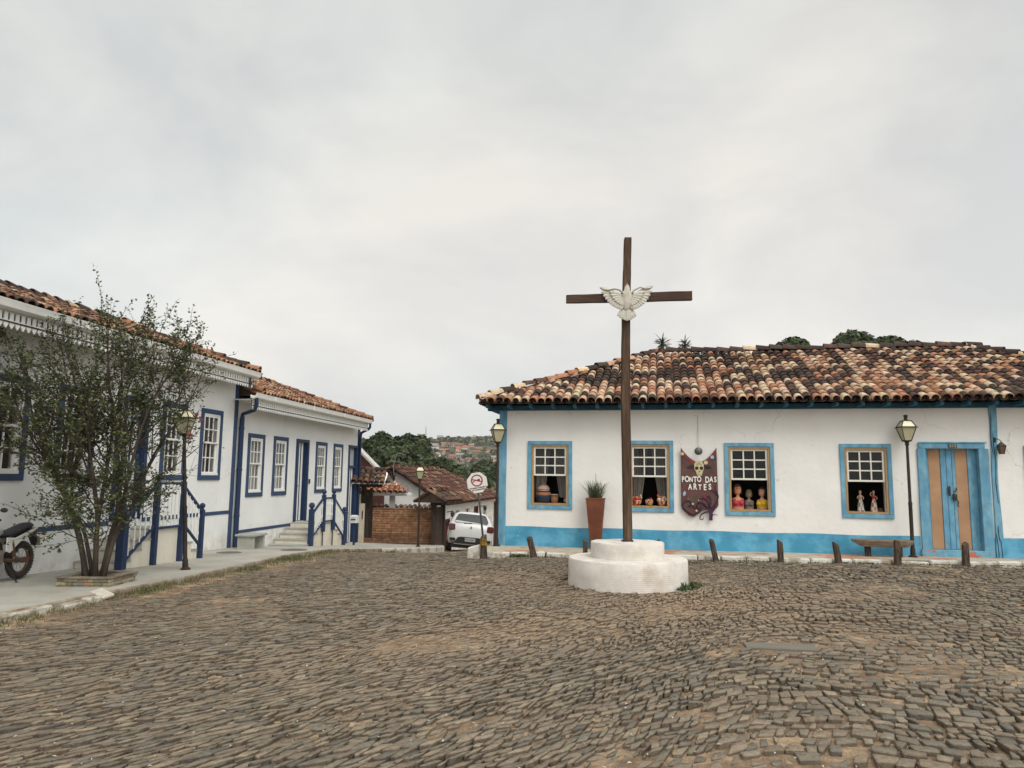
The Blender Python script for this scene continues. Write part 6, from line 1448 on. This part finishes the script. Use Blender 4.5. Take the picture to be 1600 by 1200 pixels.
mb = MB(); mb.box(0, .36, -.0, .28, -1.3, .95); mb.box(.36, .52, .05, .25, -1.3, .60); mb.build('wall', CREAM, cw, bevel=.01)
mb = MB(); mb.prism([(.44, .05), (.475, .05), (.485, .3), (.458, .38), (.435, .3)], .03, .06); mb.build('slot', IRON, cw)
mb = MB(); random.seed(2); tiles(mb, (-.06, -.1, .97), (1, 0, 0), (0, .4, .12), .46, .42, None, .15, .25, PAL_L); autosmooth(mb.build('coping', TILE, cw), 50)
# small orange lean-to roof on a grey post behind the portal
lt = thing('lean_to_roof', 'small orange tiled shelter on a grey post behind the adobe wall', 'shelter', (-6.1, 28.9, 0), R(0)); random.seed(17)
mb = MB(); mb.box(0, 2.1, 0, 1.4, .83, .92); mb.build('beam', WPAINT, lt)
mb = MB(); mb.box(1.42, 1.62, .1, .26, -1.6, .83); mb.build('post', CONC2, lt)
mb = MB(); mb.add([(-.1, -.2, .93), (2.2, -.2, .93), (1.6, .9, 1.28), (-.1, .9, 1.28)], [(0, 1, 2, 3)]); tiles(mb, (-.1, -.2, .95), (1, 0, 0), (0, 1.1, .35), 2.3, 1.15, lambda u, s: u < 2.3 - s * .6, .2, .3, [((.36, .15, .08), .5), ((.28, .11, .065), .3), ((.42, .22, .13), .2)]); autosmooth(mb.build('roof', TILE, lt), 50)
# neighbour with white verge board and dark red roof behind the lower house corner
nb = thing('red_gable_house', 'dark red gable with a white verge board showing behind the lower white house', 'house', (-8.6, 31, 0), 0)
RG = mat('dark_red_boards', (.075, .028, .024), .85, .3, 4, .3, 12, stretch=(.3, 1, 5))
mb = MB(); mb.box(0, 3.3, 0, .5, -3, 1.6); mb.prism([(-.1, 1.6), (3.3, 1.6), (1.2, 3.6), (-.1, 3.6)], 0, .5); mb.build('wall', RG, nb)
mb = MB(); mb.bar((3.55, -.2, 1.52), (1.35, -.2, 3.68), .06, .11); mb.bar((3.32, -.12, 1.60), (1.22, -.12, 3.66), .05, .07); mb.build('verge_board', WPAINT, nb)
mb = MB(); mb.bar((3.5, .25, 1.50), (1.25, .25, 3.66), .5, .06); mb.build('roof', mat('red_sheet_roof', (.22, .07, .05), .8, .2, 3, .2, 10), nb)

# ------------------------------------------------------------------ the hillside town
random.seed(77)
def at(px, py, Y):
    """world point on the line of sight of photo pixel (px,py) at distance Y, used to read off where things stand"""
    d = cam_o.matrix_world.to_3x3() @ Vector(((px - 800) / 1160, (600 - py) / 1160, -1)); return Vector((0, 0, 1.6)) + d * (Y / d.y)
HW = [(.50, .45, .37), (.66, .63, .57), (.44, .33, .26), (.52, .40, .27), (.34, .23, .18), (.40, .37, .37), (.30, .17, .12), (.50, .33, .28)]
HR = [(.34, .12, .08), (.27, .11, .075), (.40, .18, .11), (.20, .10, .08), (.36, .16, .12), (.30, .26, .24)]
HM = {}
def hm(c): 
    k = 'house_%d_%d_%d' % tuple(int(x * 100) for x in c)
    return mat(k, c, .9, .12, .6, 0)
HOUSES = [  # px, py(base), width px, height px, colour, roof colour, label, type
 (666, 693, 12, 6, 1, 2, 'small orange-roofed house highest on the left of the hill, above the dark trees'),
 (687, 688, 9, 8, 0, 5, 'pale square house near the hilltop, below the ridge trees'),
 (694, 694, 8, 7, 4, 3, 'brownish narrow house just right of the pale hilltop house'),
 (667, 700, 9, 5, 1, 3, 'white cottage half hidden at the left edge of the hillside town'),
 (677, 702, 13, 9, 1, 5, 'bright white house with a row of dark windows on the left of the hill'),
 (671, 708, 10, 4, 6, 0, 'low brick-coloured house below the white cottage at the left edge'),
 (697, 697, 14, 6, 7, 4, 'long pinkish house right of the bright white house'),
 (709, 698, 9, 7, 0, 3, 'grey-cream house below a tiny white gable in the upper middle of the hill'),
 (717, 693, 12, 5, 6, 3, 'flat dark reddish house at the top middle of the town'),
 (717, 700, 12, 8, 4, 3, 'brick house with shaded lower floor in the middle of the hill'),
 (694, 707, 17, 6, 7, 4, 'wide salmon house with pink roof in the left middle of the hill'),
 (684, 714, 11, 7, 1, 5, 'white two-part house above the near dark trees'),
 (697, 712, 14, 5, 0, 2, 'long cream house with low orange roof left of the centre of the town'),
 (716, 707, 8, 9, 3, 0, 'ochre-walled tall house in the centre of the hill'),
 (727, 703, 13, 7, 0, 0, 'house with a bright orange-red roof right of the ochre-walled one'),
 (736, 698, 8, 5, 3, 5, 'small yellowish house behind the bright orange-red roof'),
 (731, 709, 12, 5, 5, 3, 'grey-blue walled long house below the bright orange-red roof'),
 (707, 716, 13, 6, 7, 0, 'pink house with red roof at the centre of the town'),
 (719, 715, 14, 7, 5, 5, 'grey-mauve house right of the central red roofs'),
 (703, 721, 14, 4, 5, 1, 'white long wall with red roof above the green shrubs'),
 (717, 722, 13, 5, 7, 5, 'mauve-grey house below the centre of the town'),
 (722, 726, 15, 3, 5, 5, 'low shed with a slanting white sheet roof'),
 (737, 721, 18, 6, 7, 1, 'big salmon house with hipped orange roof, lower right of the town'),
 (745, 726, 10, 4, 7, 2, 'small salmon house attached below the hipped orange roof'),
 (749, 703, 13, 4, 3, 2, 'yellow low house at right under the wooded slope'),
 (744, 707, 12, 3, 0, 2, 'thin cream house below the yellow one at right'),
 (765, 713, 15, 9, 6, 4, 'brick-red two-storey house beside the corner street lamp'),
 (772, 719, 9, 7, 0, 5, 'pale narrow house right of the brick-red two-storey one'),
 (774, 724, 10, 4, 7, 2, 'pinkish low house at the right foot of the town'),
 (730, 731, 12, 4, 5, 5, 'grey shed at the lower middle of the town'),
 (768, 746, 14, 8, 5, 5, 'pale house showing between the round sign and the corner street lamp'),
 (766, 738, 12, 3, 5, 5, 'long grey sheet roof above the pale house by the round sign'),
]
for i, (px, py, wpx, hpx, cw_, cr2_, lab) in enumerate(HOUSES):
    Y = 60.0
    while Y < 900:
        p = at(px, py, Y)
        if p.z <= gz(p.x, p.y) and (py > 733 or Y > 250): break
        Y += 2
    k = Y / 1160; wd = wpx * k * .92; hh = hpx * k * .62; rh = hpx * k * .42; dp = wd * random.uniform(.6, .85)
    rt = thing('hillside_house', lab, 'house', (p.x, p.y, p.z), R(random.uniform(-22, 18)), 'houses on the far hillside')
    mb = MB(); mb.box(-wd / 2, wd / 2, 0, dp, -9, hh); mb.build('wall', hm(HW[cw_]), rt)
    o_ = wd * .07; mb = MB(); q = [(-wd / 2 - o_, -o_, hh), (wd / 2 + o_, -o_, hh), (wd / 2 + o_, dp + o_, hh), (-wd / 2 - o_, dp + o_, hh)]
    if i % 3 == 2: mb.add(q + [(-wd * .22, dp / 2, hh + rh), (wd * .22, dp / 2, hh + rh)], [(0, 1, 5, 4), (1, 2, 5), (2, 3, 4, 5), (3, 0, 4), (3, 2, 1, 0)])
    elif i % 3 == 1: mb.add(q + [(-wd / 2 - o_, dp / 2, hh + rh), (wd / 2 + o_, dp / 2, hh + rh)], [(0, 1, 5, 4), (1, 2, 5), (2, 3, 4, 5), (3, 0, 4), (3, 2, 1, 0)])
    else: mb.add(q + [(q[3][0], q[3][1], hh + rh), (q[2][0], q[2][1], hh + rh)], [(0, 1, 5, 4), (1, 2, 5), (0, 4, 3), (3, 4, 5, 2), (3, 2, 1, 0)])
    mb.build('roof', hm(HR[cr2_]), rt)
    nw = max(2, int(wpx / 3.2)); fl = 2 if hpx > 7 else 1
    for f_ in range(fl):
        for j in range(nw):
            if random.random() < .2: continue
            x = lerp(-wd / 2, wd / 2, (j + .5) / nw); z = hh * (f_ + .45) / fl; a = wd / nw * .22; b = hh / fl * .24; mb = MB(); mb.box(x - a, x + a, -.08, .05, z - b, z + b); mb.build('window', DARK, rt)
# telecom mast on the ridge
p = at(665, 688, 700); tm = thing('radio_mast', 'thin lattice radio mast on the hilltop skyline', 'mast', (p.x, p.y, p.z))
mb = MB(); H_ = 12.5
for a in range(3): an_ = 2 * PI * a / 3; mb.tube([(.8 * math.cos(an_), .8 * math.sin(an_), -4), (.25 * math.cos(an_), .25 * math.sin(an_), H_)], .14, 4)
for k in range(9): r_ = lerp(.8, .25, k / 9); z = k * H_ / 9; mb.tube([(r_, 0, z), (-r_ * .5, r_ * .87, z + .7), (-r_ * .5, -r_ * .87, z + 1.2), (r_, 0, z + 1.4)], .08, 4)
mb.tube([(0, 0, H_), (0, 0, H_ + 2.5)], .09, 4); mb.build('lattice', mat('grey_steel', (.25, .26, .27), .6, .1, 1, 0), tm)

# ------------------------------------------------------------------ trees beyond
def crown(mb, c, rx, ry, rz_, n, ls, cols_, lumps=16, seed=0):
    rg_ = random.Random(seed); L_ = []
    for i in range(lumps):
        th = rg_.uniform(0, 2 * PI); ph = math.acos(rg_.uniform(-.5, 1)); k = rg_.uniform(.45, .78); L_.append((Vector((c[0] + rx * k * math.sin(ph) * math.cos(th), c[1] + ry * k * math.sin(ph) * math.sin(th), c[2] + rz_ * k * math.cos(ph))), rg_.uniform(.25, .45)))
    L_.append((Vector(c), .6))
    for i in range(n):
        lc, lr = L_[i % len(L_)]; d = Vector((rg_.gauss(0, 1), rg_.gauss(0, 1), rg_.gauss(.15, 1))).normalized(); rr = rg_.uniform(.75, 1.08)
        p = lc + Vector((d.x * rx * lr, d.y * ry * lr, d.z * rz_ * lr)) * rr
        nrm = (d + Vector((rg_.uniform(-.7, .7), rg_.uniform(-.7, .7), rg_.uniform(-.3, .9)))).normalized(); s_ = nrm.cross(Vector((rg_.uniform(-1, 1), rg_.uniform(-1, 1), rg_.uniform(-1, 1)))).normalized(); t_ = nrm.cross(s_); a = ls * rg_.uniform(.6, 1.3)
        b_ = rg_.choice(cols_); k = rg_.uniform(.6, 1.4)
        mb.add([p - s_ * a * .5, p + t_ * a * .9, p + s_ * a * .5, p - t_ * a * .9], [(0, 1, 2, 3)], 0, (b_[0] * k, b_[1] * k, b_[2] * k))
DG = [(.034, .05, .02), (.046, .066, .025), (.065, .088, .034), (.026, .038, .017)]
MG = [(.05, .075, .028), (.065, .09, .035), (.04, .06, .025), (.08, .10, .04)]
def tree(label, px, pytop, wpx, hpx, Y, cols_, n, ls, seed, zg=None, group='trees between the square and the hill', name='leafy_tree'):
    k = Y / 1160; c = at(px, pytop + hpx / 2, Y); zg = gz(c.x, c.y) if zg is None else zg
    rt = thing(name, label, 'tree', (c.x, c.y, zg), 0, group); z0 = c.z - zg; rx = wpx * k / 2; rz_ = hpx * k / 2
    mb = MB(); mb.tube([(0, 0, -.5), (.1 * rx, 0, z0 * .4), (0, 0, z0)], [rx * .09, rx * .065, rx * .03], 8)
    rg_ = random.Random(seed)
    for i in range(6): a = rg_.uniform(0, 2 * PI); mb.tube([(0, 0, z0 * rg_.uniform(.45, .8)), (rx * .35 * math.cos(a), rx * .35 * math.sin(a), z0), (rx * .7 * math.cos(a), rx * .7 * math.sin(a), z0 + rz_ * rg_.uniform(.0, .5))], [rx * .04, rx * .025, rx * .01], 6)
    mb.build('trunk', DBARK, rt); mb = MB(); crown(mb, (0, 0, z0), rx, rx * .9, rz_, n, ls, cols_, 18, seed); mb.build('crown', LEAF, rt); return rt
TR = [('tall dark tree rising directly behind the end of the lower white house', 592, 672, 66, 95, 62, DG, 11000, .34, 1), ('broad dark tree right of the tallest one, behind the gabled house', 640, 677, 82, 95, 66, DG, 13000, .34, 2),
 ('low dark tree filling the gap between the big dark trees', 615, 700, 80, 80, 58, DG, 8000, .32, 3), ('dark tree sloping down behind the brown roof ridge', 682, 712, 56, 50, 60, DG, 7000, .30, 4), ('dark tree at the left foot of the big dark trees', 570, 690, 50, 90, 56, DG, 6000, .32, 5),
 ('mid-green tree above the lower end of the brown roof', 720, 728, 50, 45, 70, MG, 7000, .28, 6), ('dark green tree to the left of the round sign, under the salmon houses', 757, 718, 34, 34, 120, DG, 4500, .42, 7), ('green tree behind the round sign', 745, 735, 46, 40, 85, MG, 5000, .32, 8), ('small dark tree between the corner lamp and the pale houses', 779, 722, 26, 34, 110, DG, 3000, .4, 9)]
for (lab, px, py, w_, h_, Y, c_, n_, ls, sd_) in TR: tree(lab, px, py, w_, h_, Y, c_, n_, ls, sd_)
tree('rounded dark tree top just above the left part of the shop ridge', 1230, 522, 110, 95, 34, DG, 16000, .17, 21, 0, 'trees behind the shop')
tree('wider dark tree top above the middle of the shop ridge', 1347, 521, 140, 95, 35, DG, 18000, .17, 22, 0, 'trees behind the shop')
tree('tiny tree tip above the right part of the shop ridge', 1431, 531, 30, 70, 36, DG, 3000, .16, 23, 0, 'trees behind the shop')
def yucca(px, py, rp, Y, lab):
    c = at(px, py, Y); rt = thing('yucca_plant', lab, 'plant', (c.x, c.y, 0), 0, 'yuccas behind the shop'); mb = MB(); mb.tube([(.1, 0, 0), (-.05, 0, c.z * .5), (0, 0, c.z)], [.10, .08, .05], 8); mb.build('trunk', BARK, rt)
    mb = MB(); r_ = rp * Y / 1160
    for i in range(70):
        d = Vector((random.gauss(0, 1), random.gauss(0, 1), random.gauss(.1, .8))).normalized(); s_ = d.cross(Vector((0, 0, 1))).normalized(); o_ = Vector((0, 0, c.z + random.uniform(-.15, .1))); l = r_ * random.uniform(.75, 1.1); cc = jit(random.choice([(.04, .06, .025), (.06, .09, .035), (.03, .04, .02)]), .2)
        mb.add([o_ - s_ * .022, o_ + s_ * .022, o_ + d * l * .6 + s_ * .02, o_ + d * l + Vector((0, 0, -.06 * l)), o_ + d * l * .6 - s_ * .02], [(0, 1, 2, 3, 4)], 0, cc)
    mb.build('leaf_rosette', LEAF, rt)
yucca(1035, 537, 18, 26, 'larger spiky yucca head rising above the left end of the shop ridge'); yucca(1070, 539, 15, 28, 'smaller spiky yucca head just right of the larger one')
# woods on the hill slopes: uncountable
mb = MB(); rg_ = random.Random(99)
for i in range(3600):
    Y = rg_.uniform(120, 900) if i % 3 else rg_.uniform(620, 860); px = rg_.uniform(520, 830) if i < 3000 else rg_.uniform(-400, 2000); x = (px - 800) / 1160 * Y; zg = gz(x, Y)
    if 260 < Y < 680 and 655 < px < 790 and rg_.random() < .76: continue
    if 640 < px < 800 and Y < 260: continue
    r_ = (rg_.uniform(1.4, 2.8) if 655 < px < 790 and Y < 640 else rg_.uniform(2.2, 4.4)) if Y > 300 else rg_.uniform(1.6, 3.2); c_ = rg_.choice([(.075, .09, .045), (.09, .105, .055), (.12, .12, .07), (.06, .075, .04), (.16, .125, .08), (.08, .10, .05)])
    nl = 30 if 560 < px < 800 else 10
    for q in range(nl):
        d = Vector((rg_.gauss(0, 1), rg_.gauss(0, 1), rg_.gauss(.2, 1))).normalized(); p = Vector((x, Y, zg + r_ * .75)) + Vector((d.x * r_, d.y * r_, d.z * r_ * .85)) * rg_.uniform(.6, 1.1); n_ = (d + Vector((rg_.uniform(-.6, .6), rg_.uniform(-.6, .6), rg_.uniform(-.2, .8)))).normalized(); s_ = n_.cross(Vector((0.3, .9, .1))).normalized(); t_ = n_.cross(s_); a = r_ * rg_.uniform(.28, .5); k = rg_.uniform(.65, 1.35)
        mb.add([p - s_ * a, p + t_ * a, p + s_ * a, p - t_ * a * .8], [(0, 1, 2, 3)], 0, (c_[0] * k, c_[1] * k, c_[2] * k))
o = mb.build('hill_woodland', LEAF); tag(o, 'woods of small trees covering the slopes and ridge of the far hill', 'woodland', kind='stuff')

# ------------------------------------------------------------------ grass, weeds and litter
random.seed(31); mb = MB(); GC = [(.10, .115, .045), (.14, .135, .06), (.07, .09, .035), (.19, .165, .09)]
def kx(y): return float(np.interp(y, [q[1] for q in LK], [q[0] for q in LK]))
for i in range(2600):
    y = random.uniform(6.5, 19.5); d = abs(random.gauss(0, .16)) + .04
    if y > 8 and random.random() < .55 and not (noise.noise(Vector((y * .9, 2, 0))) > .02): continue
    x = kx(y) + d + (.1 if y < 10 else 0); blades(mb, 2, random.uniform(.03, .085) * (1.3 if d < .15 else .8), .6, .0045, GC, (x, y, gz(x, y)), .03, .2)
for (x, y, n_, r_) in ((-4.55, 15.9, 260, .35), (-4.3, 17.6, 130, .3), (-4.72, 13.9, 90, .15), (-5.15, 10.9, 200, .22), (-3.3, 20.9, 90, .3)):
    for i in range(n_): xx = x + random.gauss(0, r_ * .5); yy = y + random.gauss(0, r_); xx = max(xx, kx(yy) + .03); blades(mb, 2, random.uniform(.05, .13), .7, .005, GC, (xx, yy, gz(xx, yy)), .03, .25)
o = mb.build('kerb_grass', GRASSM); tag(o, 'rough grass and weeds growing along the left pavement kerb', 'grass', kind='stuff')
mb = MB()
for i in range(1500):
    u = random.uniform(0, 13); w = float(np.interp(u, us, ws)) - abs(random.gauss(0, .07)) - .01
    if noise.noise(Vector((u * 1.3, 9, 0))) < .0 and random.random() < .8: continue
    p = FR(u, w); blades(mb, 2, random.uniform(.02, .06), .9, .005, [(.06, .075, .03), (.10, .095, .045), (.13, .11, .06)], (p.x, p.y, float(road(p.x, p.y)) - .01), .03, .3)
for (u, n_, hh_, r_) in ((.72, 130, .11, .10), (4.75, 50, .05, .15), (5.3, 60, .05, .2), (7.3, 90, .06, .18), (6.9, 50, .06, .1), (8.75, 60, .05, .2), (9.7, 50, .05, .2)):
    for i in range(n_): uu = u + random.gauss(0, r_); p = FR(uu, float(np.interp(uu, us, ws)) - .03 - abs(random.gauss(0, .05))); blades(mb, 2, hh_ * random.uniform(.5, 1.1), .8, .006, [(.06, .085, .035), (.09, .10, .045)], (p.x, p.y, float(road(p.x, p.y))), .03, .3)
o = mb.build('kerb_weeds', GRASSM); tag(o, 'low weeds and moss along the limed kerb in front of the shop', 'weeds', kind='stuff')
mb = MB()
for i in range(260):
    a = R(random.uniform(-52, -12)); r_ = .96 + abs(random.gauss(0, .07)); x = PX + r_ * math.cos(a); y = PY + r_ * math.sin(a); blades(mb, 2, random.uniform(.04, .09), 1.1, .009, [(.06, .095, .04), (.08, .12, .045), (.05, .075, .03)], (x, y, .01), .03, .35)
for k in range(6): blades(mb, 8, .14, .5, .009, [(.06, .095, .04)], (PX + .82 + random.uniform(-.1, .1), PY - .58, .0), .04, .2)
o = mb.build('weed_tuft', GRASSM); tag(o, 'green weed tuft at the right foot of the cross plinth', 'weeds')
mb = MB()       # dry leaf and stone litter on the cobbles
for i in range(1500):
    Y = random.uniform(3.4, 14); x = random.uniform(-.72, .72) * Y; 
    if x < kx(Y) + .1: continue
    z = float(road(x, Y)) + .004; a = random.uniform(0, PI); l = random.uniform(.006, .018); c = random.choice([(.45, .38, .28), (.30, .18, .08), (.22, .13, .06), (.5, .46, .4), (.35, .22, .1)]); dx, dy = math.cos(a) * l, math.sin(a) * l; h_ = random.uniform(.002, .008)
    mb.add([(x - dx, Y - dy, z), (x + dy * .5, Y - dx * .5, z + h_), (x + dx, Y + dy, z + .002), (x - dy * .5, Y + dx * .5, z + h_ * 1.4)], [(0, 1, 2, 3)], 0, jit(c, .2))
o = mb.build('leaf_litter', LEAF); tag(o, 'tiny dry leaves and grit scattered over the cobblestones', 'litter', kind='stuff')

# ------------------------------------------------------------------ faint haze that greys the far hillside
mb = MB(); mb.box(-1040, 1040, -260, 1360, -22, 95); hz = mb.build('haze', [])
hmn = bpy.data.materials.new('haze_air'); hmn.use_nodes = True; t = hmn.node_tree; t.nodes.clear(); oo = t.nodes.new('ShaderNodeOutputMaterial'); vv = t.nodes.new('ShaderNodeVolumePrincipled')
vv.inputs['Color'].default_value = (.80, .82, .83, 1); vv.inputs['Density'].default_value = .00022; vv.inputs['Anisotropy'].default_value = .2; t.links.new(vv.outputs[0], oo.inputs['Volume'])
hz.data.materials.append(hmn); tag(hz, 'faint grey haze softening the far hillside', 'haze', kind='stuff')
S.cycles.volume_bounces = 1
